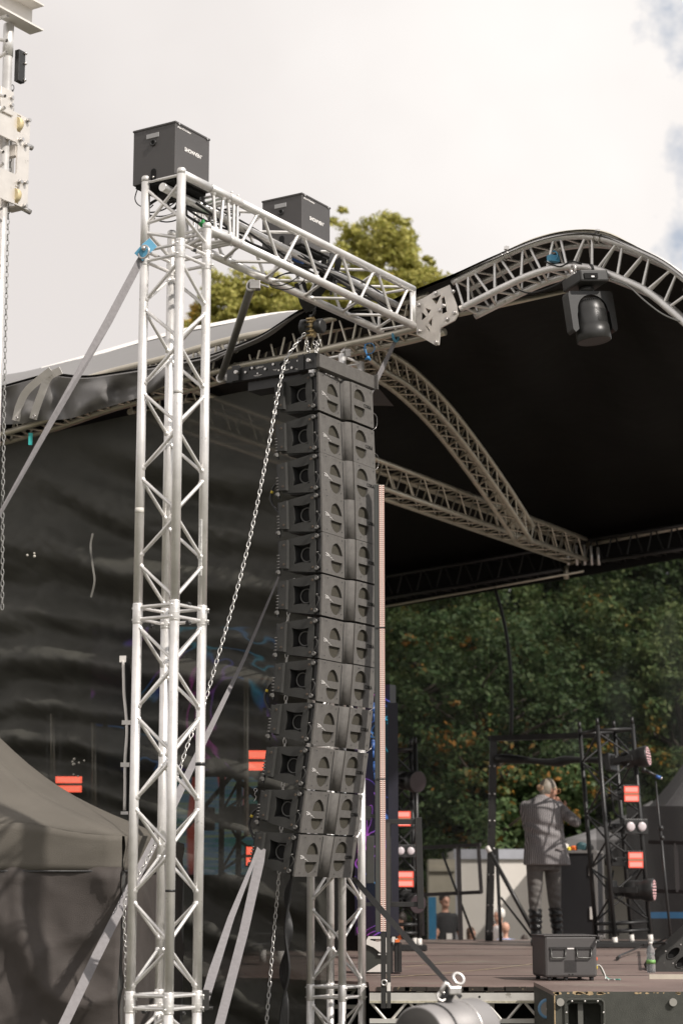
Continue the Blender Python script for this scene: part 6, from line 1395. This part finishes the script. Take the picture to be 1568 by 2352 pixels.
# skyline trees above the roof
tree(tx(868, 44), 44, zat(528, 44), 1.6, 2.2, LFY, 'yellow-green tree top showing above the truss arm beside the second charcoal box', 1, grp='tree tops above the roof', leaf=0.055, nclump=1000, per=80)
tree(tx(955, 43), 43, zat(590, 43), 0.85, 2.2, LFY, 'thin right-hand edge of yellow-green tree top just left of the curved truss', 12, grp='tree tops above the roof', leaf=0.055, nclump=150, per=90)
tree(tx(560, 46), 46, zat(652, 46), 1.35, 1.6, LFY, 'rounded yellow-green tree top between the front tower and the slanting brace', 2, grp='tree tops above the roof', leaf=0.055, nclump=800, per=80)
tree(tx(690, 47), 47, zat(672, 47), 1.2, 1.6, LFY, 'low yellow-green tree top right of the slanting brace under the arm', 3, grp='tree tops above the roof', leaf=0.055, nclump=700, per=80)
# wood behind the stage
ft = [(900, 36, 1290, 2.6, 4.6, LFD, 'dark green tree behind the gauze just right of the light column'), (1010, 38, 1250, 2.6, 4.8, LFM, 'mid-green tree with yellow patches behind the gauze under the hanging cable\'s left'),
      (1130, 34.5, 1400, 2.2, 3.6, LFD, 'dark tree behind the portal\'s upper left corner'), (1215, 39, 1240, 2.8, 5.0, LFM, 'tall tree with orange leaf clusters behind the hanging cable\'s right side'),
      (1330, 36, 1330, 2.4, 4.4, LFD, 'dark tree behind the top of the right-hand lighting tower'), (1440, 40, 1215, 2.8, 5.0, LFD, 'shadowy tall tree right of centre behind the rear truss'),
      (1560, 35, 1420, 2.0, 3.0, LFM, 'lighter green tree with sunlit branches at the right picture edge'), (1600, 37, 1230, 2.6, 5.0, LFM, 'green tree in the upper right corner behind the gauze'),
      (960, 35.5, 1640, 1.8, 2.6, LFM, 'lower green tree with pale leaves above the black railing'), (1200, 36, 1730, 2.1, 2.5, LFM, 'bright green leafy tree framed by the portal opening behind the performer'),
      (1080, 35.8, 1700, 1.6, 2.3, LFD, 'dark bushy tree left of the portal post'), (1330, 36.5, 1745, 1.6, 2.2, LFM, 'low green tree between the performer and the lighting tower'), (1490, 36, 1640, 1.7, 2.5, LFD, 'dark low tree right of the lighting tower above the grey tent')]
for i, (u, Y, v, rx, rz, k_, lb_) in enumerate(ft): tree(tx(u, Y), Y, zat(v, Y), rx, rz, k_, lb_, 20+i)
# one far mass of woodland closing the gaps
rows = []
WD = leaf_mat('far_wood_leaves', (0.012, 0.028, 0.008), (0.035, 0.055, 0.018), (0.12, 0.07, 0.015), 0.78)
me = crown_mesh('far_wood', 1.0, 1.0, 10, 10, 0.1, WD, 99); bpy.data.meshes.remove(me)
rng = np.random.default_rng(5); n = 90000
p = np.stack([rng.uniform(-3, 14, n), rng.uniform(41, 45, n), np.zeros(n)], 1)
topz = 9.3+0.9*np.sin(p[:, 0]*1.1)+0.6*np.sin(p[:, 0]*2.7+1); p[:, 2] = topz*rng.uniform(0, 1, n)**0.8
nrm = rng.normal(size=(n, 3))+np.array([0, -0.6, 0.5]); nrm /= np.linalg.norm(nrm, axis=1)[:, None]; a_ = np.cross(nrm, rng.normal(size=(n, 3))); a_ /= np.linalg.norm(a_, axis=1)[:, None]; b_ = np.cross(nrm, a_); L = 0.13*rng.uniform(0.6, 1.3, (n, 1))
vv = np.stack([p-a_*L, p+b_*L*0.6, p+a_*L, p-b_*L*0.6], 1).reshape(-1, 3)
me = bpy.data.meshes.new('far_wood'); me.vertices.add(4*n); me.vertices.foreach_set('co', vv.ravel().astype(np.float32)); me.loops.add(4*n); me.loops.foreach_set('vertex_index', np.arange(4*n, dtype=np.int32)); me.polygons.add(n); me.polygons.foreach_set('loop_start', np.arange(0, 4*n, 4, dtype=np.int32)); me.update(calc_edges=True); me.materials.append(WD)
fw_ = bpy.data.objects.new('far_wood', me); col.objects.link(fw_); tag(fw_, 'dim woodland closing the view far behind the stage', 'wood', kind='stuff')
# ================================================================== things behind the stage
CW = mat('cream_container', (0.78, 0.74, 0.68), 0.6, 0, 0.05, 1.2, 0.1, 3, dirt=((0.52, 0.49, 0.45), 1.3, 0.66))
cont = thing('white_container', 'cream-white site container with pale grey top rail behind the performer', 'container', P(1180, 2120, 31.5))
cx0, cx1 = tx(1036, 31), tx(1420, 31); ctz = zat(1952, 31)
MB().box(((cx0+cx1)/2, 32.2, ctz/2), (cx1-cx0, 2.4, ctz-0.02)).build('wall', CW, cont)
MB().box(((cx0+cx1)/2, 30.98, ctz-0.07), (cx1-cx0+0.04, 0.05, 0.15)).build('top_rail', mat('pale_grey_rail', (0.42, 0.43, 0.47), 0.5), cont)
MB().box((cx0+0.03, 30.97, ctz/2), (0.07, 0.05, ctz)).build('corner_post', mat('grey_post', (0.35, 0.35, 0.38), 0.5), cont)
tag(MB().box((tx(1005, 31), 31.0, zat(1975, 31)/2), (0.40, 0.6, zat(1975, 31))).box((tx(1005, 31), 30.68, zat(1975, 31)-0.15), (0.40, 0.05, 0.06)).build('beige_cabin', mat('beige_panel', (0.36, 0.33, 0.26), 0.7, 0, 0.1, 4)), 'beige panelled cabin left of the white container', 'cabin')
def gaz2(u0, v0, Y, wx, dy, hh_, lab, m_):
    c0 = P(u0, v0, Y); o = thing('gazebo', lab, 'gazebo', (c0.x, c0.y, 0)); z0 = c0.z
    pts = [V((c0.x, Y, z0)), V((c0.x+wx, Y, z0)), V((c0.x+wx, Y+dy, z0)), V((c0.x, Y+dy, z0))]; ap = (pts[0]+pts[2])/2+UP*(hh_)
    for k in range(4):
        a, b = pts[k], pts[(k+1) % 4]; rows = []
        for j in range(9):
            t = j/8; rows.append([(a.lerp(b, i/8)).lerp(ap, t)-UP*0.12*hh_*math.sin(math.pi*t) for i in range(9)])
        MB().grid(rows).build('roof_panel', m_, o, solid=0.004)
        MB().prism([a, b, b-UP*0.26, a-UP*0.26], (b-a).cross(UP).normalized()*0.01).build('valance', m_, o); MB().box((a.x, a.y, z0/2), (0.05, 0.05, z0)).build('leg', BLK, o)
    MB().tube([pts[0]-UP*0.26, pts[1]-UP*0.26], 0.012, 6).build('hem', WHITE, o)
    return o
TG = mat('grey_tent_canvas', (0.17, 0.165, 0.165), 0.75, 0, 0.06, 3)
TD = mat('dark_tent_canvas', (0.095, 0.090, 0.092), 0.75, 0, 0.08, 2, dirt=((0.16, 0.155, 0.15), 1.2, 0.62))
gaz2(1295, 1930, 29.5, 3.0, 2.6, 0.62, 'flat-looking grey gazebo roof right of the performer\'s elbow', TG)
gaz2(1462, 1925, 27.5, 3.4, 3.0, 2.3, 'steep dark grey gazebo at the right picture edge behind the mic stand', TD)
# ================================================================== people
SKIN = mat('skin', (0.56, 0.31, 0.22), 0.55, 0, 0.06, 20)
HAIRG = mat('grey_blond_hair', (0.27, 0.235, 0.19), 0.5, 0, 0.25, 40, 0.3, 150)
HAIRD = mat('dark_hair', (0.035, 0.024, 0.018), 0.55, 0, 0.2, 30)
def cap_(mb, a, b, r0, r1, n=10):
    a, b = V(a), V(b); d = (b-a); L = d.length; d.normalize() if L > 1e-6 else None
    pts = []; rs = []
    for k in range(4): t = math.pi/2*k/4; pts.append(a-d*r0*math.cos(t)); rs.append(max(1e-3, r0*math.sin(t)))
    pts.append(a); rs.append(r0); pts.append(b); rs.append(r1)
    for k in range(1, 5): t = math.pi/2*k/4; pts.append(b+d*r1*math.sin(t)); rs.append(max(1e-3, r1*math.cos(t)))
    # straight tube: frame stays constant
    x = d.cross(V((0, 0, 1)) if abs(d.z) < 0.9 else V((1, 0, 0))).normalized(); y = d.cross(x)
    mb.loft([[p+x*(r*math.cos(2*math.pi*k/n))+y*(r*math.sin(2*math.pi*k/n)) for k in range(n)] for p, r in zip(pts, rs)])
def ell(c, rx, ry, n=18, yaw=0): return [V((c[0]+rx*math.cos(2*math.pi*k/n+yaw), c[1]+ry*math.sin(2*math.pi*k/n+yaw), c[2])) for k in range(n)]
def fused(mb, name, m, parent, vox, smooth=6, ns=1.0):
    me = bpy.data.meshes.new('tmp'); me.from_pydata([tuple(q) for q in mb.v], [], mb.f); ob = bpy.data.objects.new('tmp', me); col.objects.link(ob)
    r = ob.modifiers.new('r', 'REMESH'); r.mode = 'VOXEL'; r.voxel_size = vox; r.use_smooth_shade = True
    s = ob.modifiers.new('s', 'SMOOTH'); s.iterations = smooth; s.factor = 0.5
    dg = bpy.context.evaluated_depsgraph_get(); out_ = bpy.data.meshes.new_from_object(ob.evaluated_get(dg)); bpy.data.objects.remove(ob); bpy.data.meshes.remove(me)
    out_.name = name; out_.materials.clear(); out_.materials.append(m); o = bpy.data.objects.new(name, out_); col.objects.link(o)
    if parent: o.parent = parent
    return o
def hand(mb, w_, d, side, curl=0.5, s=1.0):
    """palm at w_, fingers running along d; side = thumb side; five fingers bent and unequal"""
    d = V(d).normalized(); side = (V(side)-d*V(side).dot(d)).normalized(); nrm = d.cross(side).normalized()
    for k in range(4):
        o_ = side*(0.030-0.020*k)*s; cap_(mb, w_+o_*0.6, w_+d*0.085*s+o_, 0.013*s, 0.011*s, 8)
        L = (0.040, 0.046, 0.043, 0.033)[k]*s; p0 = w_+d*0.088*s+o_; dd = d
        for j in range(3):
            dd = (dd+nrm*curl*0.75).normalized(); p1 = p0+dd*L*(1, 0.65, 0.5)[j]; cap_(mb, p0, p1, (0.0095-0.001*j)*s, (0.009-0.001*j)*s, 7); p0 = p1
    t0 = w_+side*0.030*s+d*0.025*s; t1 = t0+(side*0.8+d*0.6).normalized()*0.035*s; t2 = t1+(d+nrm*0.5).normalized()*0.032*s; cap_(mb, t0, t1, 0.012*s, 0.011*s, 8); cap_(mb, t1, t2, 0.010*s, 0.008*s, 8)
# ---- performer, seen from behind and slightly from his right
pf = P(1247, 2168, 21.0); pf.z = DZ
per = thing('person', 'performer with tied-back hair in striped jacket and black boots, back to camera, hands at face', 'person', pf)
def pj(u, v, dy=0.0): q = P(u, v, 21.0+dy)-V((pf.x, 21.0, DZ)); return V((q.x, q.y+0*dy, q.z))
hd = pj(1259, 1814, 0.02); hdM = (rotz(-62) @ Matrix.Rotation(math.radians(14), 3, 'X'))   # local -y = face direction... face looks right and away
bodyb = MB()
fwd = V((0.80, 0.55, -0.22)).normalized()
rt_ = fwd.cross(UP).normalized(); upv = rt_.cross(fwd).normalized(); HM = basis(rt_, fwd, upv)
bodyb.ball(hd, 0.092, 20, 14, (0.80, 1.05, 1.12), HM)
bodyb.ball(hd+HM @ V((0, 0.030, -0.065)), 0.066, 16, 12, (0.85, 1.0, 1.0), HM)              # jaw
cap_(bodyb, hd+HM @ V((0, 0.092, 0.012)), hd+HM @ V((0, 0.112, -0.022)), 0.010, 0.014, 8)     # nose
cap_(bodyb, hd+HM @ V((-0.020, 0.085, -0.062)), hd+HM @ V((0.020, 0.085, -0.062)), 0.011, 0.011, 8)  # lips
for s_ in (-1, 1):
    bodyb.ball(hd+HM @ V((s_*0.077, -0.008, -0.012)), 0.030, 10, 8, (0.35, 0.75, 1.1), HM)     # ears
    bodyb.ball(hd+HM @ V((s_*0.030, 0.083, 0.018)), 0.013, 8, 6, (1, 0.6, 0.7), HM)
nk = pj(1243, 1845, 0.02); cap_(bodyb, nk, hd+HM @ V((0, -0.02, -0.06)), 0.062, 0.060, 14)
bodyb.loft([ell(pj(1250, 1968), 0.12, 0.10), ell(pj(1250, 1960), 0.150, 0.11), ell(pj(1250, 1930), 0.180, 0.125), ell(pj(1247, 1885), 0.185, 0.125), ell(pj(1245, 1855), 0.165, 0.105), ell(pj(1244, 1842), 0.08, 0.07)])
SHR, ELR, WRR = pj(1281, 1855, 0.02), pj(1322, 1889, -0.10), pj(1300, 1866, 0.06)
SHL, ELL, WRL = pj(1208, 1855, 0.06), pj(1212, 1900, 0.30), pj(1272, 1852, 0.26)
for a, b_, c_ in ((SHR, ELR, WRR), (SHL, ELL, WRL)): cap_(bodyb, a, b_, 0.058, 0.044, 12); cap_(bodyb, b_, c_, 0.042, 0.027, 12)
mouth = hd+HM @ V((0, 0.10, -0.07))
hand(bodyb, WRR+(mouth-WRR)*0.12, (mouth-WRR), V((0, -0.2, 1)), 0.45, 1.0); hand(bodyb, WRL+(mouth-WRL)*0.15, (mouth-WRL), V((0, 0.2, 1)), 0.5, 1.0)
legs = [((1228, 1985), (1228, 2072), (1231, 2158), 0.02, (-0.25, -1.0)), ((1268, 1985), (1273, 2072), (1280, 2148), 0.12, (0.55, 0.9))]
for hp_, kn, an, dy, tdir in legs:
    a, b_, c_ = pj(*hp_, dy), pj(*kn, dy+0.02), pj(*an, dy); cap_(bodyb, a, b_, 0.088, 0.060, 14); cap_(bodyb, b_, c_, 0.056, 0.042, 14)
    cap_(bodyb, V((c_.x, c_.y, 0.05)), V((c_.x+0.10*tdir[0], c_.y+0.10*tdir[1], 0.045)), 0.035, 0.03, 10)
fused(bodyb, 'body', SKIN, per, 0.0085, 4)
# hair swept back, with a bun
hb_ = MB(); hb_.ball(hd+HM @ V((0, -0.014, 0.012)), 0.096, 22, 16, (0.86, 1.02, 1.10), HM); cap_(hb_, hd+HM @ V((0, -0.07, -0.03)), hd+HM @ V((0, -0.06, -0.065)), 0.045, 0.035)
hv = []
ho = fused(hb_, 'hair', HAIRG, per, 0.009, 2)
bm = bmesh.new(); bm.from_mesh(ho.data)      # hairline: cut the shell away over the face
dl = [v for v in bm.verts if (HM.transposed() @ (v.co-hd)).y > 0.050-0.5*max(0, -(HM.transposed() @ (v.co-hd)).z)+0.15*(HM.transposed() @ (v.co-hd)).z or ((HM.transposed() @ (v.co-hd)).z < -0.005 and (HM.transposed() @ (v.co-hd)).y > -0.018)]
bmesh.ops.delete(bm, geom=dl, context='VERTS'); bm.to_mesh(ho.data); bm.free()
bq_ = hd+HM @ V((0, -0.115, -0.012)); bu = MB(); bu.ball(bq_, 0.036, 12, 9).ball(bq_+V((-0.012, 0, 0.008)), 0.026, 10, 8).torus(bq_+V((0.02, 0, 0)), V((1, 0.4, 0)), 0.020, 0.010, 14, 7); fused(bu, 'hair_bun', mat('fair_bun_hair', (0.42, 0.27, 0.17), 0.5, 0, 0.3, 60), per, 0.008, 2)
gl_ = MB()
for s_ in (-1, 1):
    gl_.tube([hd+HM @ V((s_*0.078, 0.0, 0.016)), hd+HM @ V((s_*0.070, 0.095, 0.018))], 0.0028, 6); gl_.torus(hd+HM @ V((s_*0.036, 0.112, 0.010)), HM @ V((0, 1, 0)), 0.028, 0.0032, 20, 6)
gl_.build('spectacles', mat('gold_rim', (0.7, 0.5, 0.25), 0.3, 0.8), per, False)
ln = MB()
for s_ in (-1, 1): ln.tube([hd+HM @ V((s_*0.036, 0.111, 0.010)), hd+HM @ V((s_*0.036, 0.1125, 0.010))], 0.027, 18)
ln.build('dark_lenses', mat('dark_lens', (0.02, 0.015, 0.01), 0.1), per, False)
tag(MB().tube([mouth-rt_*0.05+fwd*0.01, mouth+rt_*0.05+fwd*0.01], 0.012, 10).build('small_instrument', STEEL, None), None, None) if False else None
# striped jacket
JK = bpy.data.materials.new('striped_cloth'); JK.use_nodes = True; t = JK.node_tree; b = t.nodes['Principled BSDF']; b.inputs['Roughness'].default_value = 0.85
tc_ = N(t, 'ShaderNodeTexCoord'); nz_ = N(t, 'ShaderNodeTexNoise', Scale=7.0, Detail=2.0); t.links.new(tc_.outputs['Object'], nz_.inputs['Vector'])
sp = N(t, 'ShaderNodeSeparateXYZ'); t.links.new(tc_.outputs['Object'], sp.inputs[0]); w1 = N(t, 'ShaderNodeMath', operation='MULTIPLY_ADD'); w1.inputs[1].default_value = 0.035; t.links.new(nz_.outputs['Fac'], w1.inputs[0]); t.links.new(sp.outputs['X'], w1.inputs[2])
w2 = N(t, 'ShaderNodeMath', operation='MULTIPLY'); w2.inputs[1].default_value = 2*math.pi/0.019; t.links.new(w1.outputs[0], w2.inputs[0]); w3 = N(t, 'ShaderNodeMath', operation='SINE'); t.links.new(w2.outputs[0], w3.inputs[0])
w4 = N(t, 'ShaderNodeMapRange'); w4.inputs['From Min'].default_value = -0.25; w4.inputs['From Max'].default_value = 0.35; t.links.new(w3.outputs[0], w4.inputs['Value'])
wm = N(t, 'ShaderNodeMix', data_type='RGBA'); wm.inputs[6].default_value = (0.10, 0.10, 0.105, 1); wm.inputs[7].default_value = (0.36, 0.335, 0.335, 1); t.links.new(w4.outputs[0], wm.inputs[0]); t.links.new(wm.outputs[2], b.inputs['Base Color'])
JS = JK.copy(); JS.name = 'striped_sleeve_cloth'
jk = MB()
def R(u0, u1, v, ry, dy=0.0):
    a, c_ = pj(u0, v, dy), pj(u1, v, dy); return ell((a+c_)/2, (c_.x-a.x)/2, ry, 24)
jk.loft([R(1201, 1303, 1988, 0.165), R(1202, 1301, 1960, 0.165), R(1205, 1297, 1930, 0.150), R(1204, 1294, 1905, 0.145), R(1201, 1293, 1880, 0.150), R(1197, 1291, 1858, 0.145), R(1201, 1286, 1846, 0.115), R(1214, 1276, 1838, 0.09), R(1228, 1262, 1832, 0.07), R(1231, 1260, 1826, 0.06)])
jo = fused(jk, 'jacket', JK, per, 0.011, 5)
bm = bmesh.new(); bm.from_mesh(jo.data)
hz = pj(1250, 1986).z
for v in bm.verts:   # drape folds at the waist, flare and back vent
    f = 0.010*math.sin(v.co.z*55+v.co.x*14)*math.exp(-((v.co.z-pj(1250, 1908).z)/0.09)**2)*(1.4-v.co.x*1.5)+0.006*noise.noise(v.co*9)
    v.co.y -= f*1.0
    if v.co.z < pj(1250, 1935).z: v.co.y -= 0.007*math.cos((v.co.x-0.02)*24)*(pj(1250, 1935).z-v.co.z)/0.2; v.co.x += 0.03*(v.co.x > 0.12)*(pj(1250, 1935).z-v.co.z)/0.2
bm.to_mesh(jo.data); bm.free()
slv = MB(); cap_(slv, SHR+V((-0.012, 0, 0.0)), ELR, 0.074, 0.056, 16); cap_(slv, ELR, ELR.lerp(WRR, 0.42), 0.056, 0.047, 14)
so_ = fused(slv, 'sleeve', JS, per, 0.010, 4)
bm = bmesh.new(); bm.from_mesh(so_.data); dA = (ELR-SHR).normalized()
for v in bm.verts: l = (v.co-SHR).dot(dA); v.co += V((0, -1, 0.4))*0.006*math.sin(l*75+v.co.z*10)
bm.to_mesh(so_.data); bm.free()
slv = MB(); cap_(slv, SHL, ELL, 0.074, 0.056, 16); cap_(slv, ELL, ELL.lerp(WRL, 0.8), 0.054, 0.044, 14); fused(slv, 'sleeve', JS, per, 0.011, 4)
pk = [pj(1278, 1948, -0.16), pj(1296, 1953, -0.14)]; MB().bar(pk[0], pk[1], 0.006, 0.022).build('pocket_flap', mat('grey_stripe_trim', (0.24, 0.22, 0.22), 0.85), per, False)
# trousers and boots
JN = mat('washed_black_denim', (0.13, 0.122, 0.115), 0.8, 0, 0.25, 9, 0.4, 90, dirt=((0.20, 0.19, 0.18), 7, 0.62)); BT = mat('black_leather', (0.016, 0.016, 0.016), 0.32, 0, 0.2, 20, 0.8, 28)
tr_ = MB(); tr_.loft([ell(pj(1249, 2000, 0.05), 0.165, 0.13), ell(pj(1249, 1970, 0.05), 0.165, 0.13)])
bt_ = []
for hp_, kn, an, dy, tdir in legs:
    a, b_, c_ = pj(*hp_, dy), pj(*kn, dy+0.02), pj(*an, dy); cap_(tr_, a, b_, 0.094, 0.068, 16); cap_(tr_, b_, b_.lerp(c_, 0.25), 0.067, 0.06, 14)
    k_ = MB(); s0 = b_.lerp(c_, 0.18); k_.loft([ell(V((c_.x, c_.y, 0.07)), 0.050, 0.050), ell(V((c_.x, c_.y, 0.13)), 0.055, 0.055), ell(c_.lerp(b_, 0.45), 0.066, 0.066), ell(c_.lerp(b_, 0.7), 0.070, 0.070), ell(s0, 0.068, 0.068)])
    f1 = V((c_.x+0.15*tdir[0], c_.y+0.15*tdir[1], 0.042)); cap_(k_, V((c_.x, c_.y, 0.055)), f1, 0.048, 0.040, 12); k_.box(V((c_.x, c_.y, 0.016)), (0.085, 0.085, 0.03)); k_.box((V((c_.x, c_.y, 0.010))+V((f1.x, f1.y, 0.010)))/2+V((0, 0, 0)), (0.07, 0.17, 0.018), rotz(math.degrees(math.atan2(-tdir[0], tdir[1]))))
    o = fused(k_, 'boot', BT, per, 0.009, 3); bm = bmesh.new(); bm.from_mesh(o.data)
    for v in bm.verts:
        if 0.10 < v.co.z: v.co.x += 0.005*math.sin(v.co.z*110+v.co.x*22); v.co.y += 0.006*math.sin(v.co.z*90+1)
    bm.to_mesh(o.data); bm.free()
o = fused(tr_, 'jeans', JN, per, 0.010, 4); bm = bmesh.new(); bm.from_mesh(o.data)
for v in bm.verts: v.co.y -= 0.010*noise.noise(V((v.co.x*8, v.co.y*4, v.co.z*22)))+0.004*math.sin(v.co.z*80+v.co.x*30)*(v.co.z < 0.6)
bm.to_mesh(o.data); bm.free()
# ---- people in the crowd behind the stage
def bystander(u, vtop, Y, h, yaw, shirt, hair, lab, lanyard=False, vest=None, cap=None, arms=0):
    q = P(u, vtop, Y); o = thing('person', lab, 'person', (q.x, Y, 0), rotz(yaw), 'people behind the stage'); s = h/1.75; b = MB()
    H = lambda x, y, z: V((x*s, y*s, z*s))
    b.ball(H(0, 0, 1.64), 0.095*s, 16, 12, (0.82, 0.98, 1.15)); b.ball(H(0, -0.03, 1.57), 0.062*s, 12, 9); cap_(b, H(0, 0.0, 1.42), H(0, 0.0, 1.56), 0.058*s, 0.052*s)
    cap_(b, H(0, -0.095, 1.645), H(0, -0.108, 1.61), 0.010*s, 0.013*s, 7)
    for x in (-1, 1): b.ball(H(x*0.08, 0.0, 1.63), 0.024*s, 8, 6, (0.4, 0.8, 1.2)); b.ball(H(x*0.03, -0.088, 1.655), 0.012*s, 7, 5)
    cap_(b, H(-0.018, -0.088, 1.565), H(0.018, -0.088, 1.565), 0.009*s, 0.009*s, 7)
    b.loft([ell(H(0, 0, 0.85), 0.15*s, 0.11*s), ell(H(0, 0, 1.0), 0.155*s, 0.115*s), ell(H(0, 0, 1.2), 0.165*s, 0.115*s), ell(H(0, 0, 1.38), 0.17*s, 0.10*s), ell(H(0, 0, 1.45), 0.09*s, 0.07*s)])
    for x in (-1, 1):
        e = H(x*0.25, 0.0, 1.12); w_ = H(x*0.24, -0.10, 0.88) if not arms else H(x*0.12, -0.26, 1.22)
        cap_(b, H(x*0.175, 0, 1.38), e, 0.05*s, 0.040*s); cap_(b, e, w_, 0.038*s, 0.026*s); hand(b, w_, (w_-e), V((0, -1, 0)), 0.3, s)
        cap_(b, H(x*0.085, 0, 0.88), H(x*0.09, -0.01, 0.48), 0.082*s, 0.055*s); cap_(b, H(x*0.09, -0.01, 0.48), H(x*0.09, 0.01, 0.08), 0.052*s, 0.036*s); cap_(b, H(x*0.09, 0.02, 0.045), H(x*0.095, -0.14, 0.035), 0.04*s, 0.032*s)
    fused(b, 'body', SKIN, o, 0.012, 3)
    c = MB(); c.loft([ell(H(0, 0, 0.86), 0.185*s, 0.14*s), ell(H(0, 0, 1.05), 0.18*s, 0.14*s), ell(H(0, 0, 1.25), 0.185*s, 0.135*s), ell(H(0, 0, 1.40), 0.17*s, 0.11*s), ell(H(0, 0, 1.455), 0.08*s, 0.07*s)])
    for x in (-1, 1): cap_(c, H(x*0.165, 0, 1.375), H(x*0.225, 0, 1.20), 0.066*s, 0.060*s)
    fused(c, 'shirt', shirt, o, 0.013, 3)
    t_ = MB()
    for x in (-1, 1): cap_(t_, H(x*0.085, 0, 0.88), H(x*0.09, -0.01, 0.48), 0.092*s, 0.066*s); cap_(t_, H(x*0.09, -0.01, 0.48), H(x*0.09, 0.01, 0.12), 0.064*s, 0.055*s)
    fused(t_, 'trousers', mat('dark_blue_cloth', (0.04, 0.05, 0.08), 0.85) if 'dark_blue_cloth' not in bpy.data.materials else bpy.data.materials['dark_blue_cloth'], o, 0.013, 3)
    hr = MB(); hr.ball(H(0, 0.018, 1.665), 0.104*s, 16, 12, (0.86, 0.95, 1.08))
    if hair[1]: cap_(hr, H(0, 0.05, 1.62), H(0, 0.06, 1.45), 0.07*s, 0.05*s)
    hr.build('hair' if not cap else 'cap', cap or hair[0], o, False)
    if lanyard:
        for x, m_ in ((-1, mat('lanyard_blue', (0.15, 0.25, 0.8), 0.6)), (1, mat('lanyard_yellow', (0.7, 0.6, 0.05), 0.6))):
            ribbon('lanyard', [H(x*0.07, -0.085, 1.46), H(x*0.05, -0.135, 1.30), H(0.0, -0.15, 1.12)], [0.022]*3, m_, None, None, wdirs=[V((1, 0, 0))]*3, parent=o)
        MB().box(H(0, -0.16, 1.05), (0.10*s, 0.006, 0.14*s)).build('name_badge', WHITE, o, False)
    if vest:
        v_ = MB(); v_.loft([ell(H(0, 0, 0.84), 0.20*s, 0.155*s), ell(H(0, 0, 1.1), 0.195*s, 0.155*s), ell(H(0, 0, 1.3), 0.195*s, 0.15*s), ell(H(0, 0, 1.42), 0.15*s, 0.115*s)], cap=False); v_.build('safety_vest', vest, o, False)
        bd_ = MB(); bd_.loft([ell(H(0, 0, 1.08), 0.199*s, 0.159*s), ell(H(0, 0, 1.13), 0.199*s, 0.159*s)], cap=False); bd_.build('reflective_band', mat('reflective_band', (0.7, 0.7, 0.68), 0.4) if 'reflective_band' not in bpy.data.materials else bpy.data.materials['reflective_band'], o, False)
    return o
ORG = mat('orange_vest', (0.85, 0.15, 0.02), 0.6, 0, 0.06, 8); BLS = mat('black_tshirt', (0.022, 0.022, 0.024), 0.85); PBL = mat('pale_blue_shirt', (0.30, 0.38, 0.62), 0.8); WHS = mat('white_tshirt', (0.65, 0.62, 0.6), 0.8)
bystander(1021, 2052, 29.5, zat(2052, 29.5)/1.005, 22, BLS, (HAIRD, False), 'man in black T-shirt with rainbow lanyard and badge standing behind the black railing', lanyard=True)
bystander(1082, 2132, 28.2, zat(2132, 28.2), 60, WHS, (mat('brown_hair', (0.13, 0.07, 0.04), 0.55), True), 'child with long brown hair in profile, right of the railing post')
bystander(998, 2128, 28.9, zat(2128, 28.9), 75, WHS, (HAIRD, False), 'person in orange safety vest low behind the railing, left of the lanyard man', vest=ORG)
bystander(1146, 2088, 29.0, zat(2088, 29.0), -70, WHS, (mat('white_cap_hair', (0.5, 0.42, 0.36), 0.6), False), 'person in white T-shirt and pale cap right of the portal post', cap=WHITE)
bystander(1134, 2118, 29.6, zat(2118, 29.6), 30, WHS, (HAIRD, False), 'person in orange vest half hidden behind the portal post', vest=ORG)
bystander(1160, 2122, 28.1, zat(2122, 28.1), 170, PBL, (HAIRD, False), 'bald-looking person in pale blue shirt seen from behind, right of the portal post', cap=SKIN)
bystander(1203, 2150, 28.3, zat(2150, 28.3), 190, BLS, (HAIRD, False), 'small dark-haired person whose head just shows above the deck left of the boots')
bystander(918, 2098, 24.9, zat(2098, 24.9), -60, BLS, (HAIRD, False), 'person with an orange vest and bare arm seen through the narrow lighting tower', vest=ORG, arms=1)
tag(MB().box((tx(985, 27), 27.0, 0.98), (0.10, 0.05, 1.1)).build('blue_banner', mat('blue_banner', (0.03, 0.18, 0.33), 0.6)), 'narrow blue banner behind the railing left of the lanyard man', 'banner')
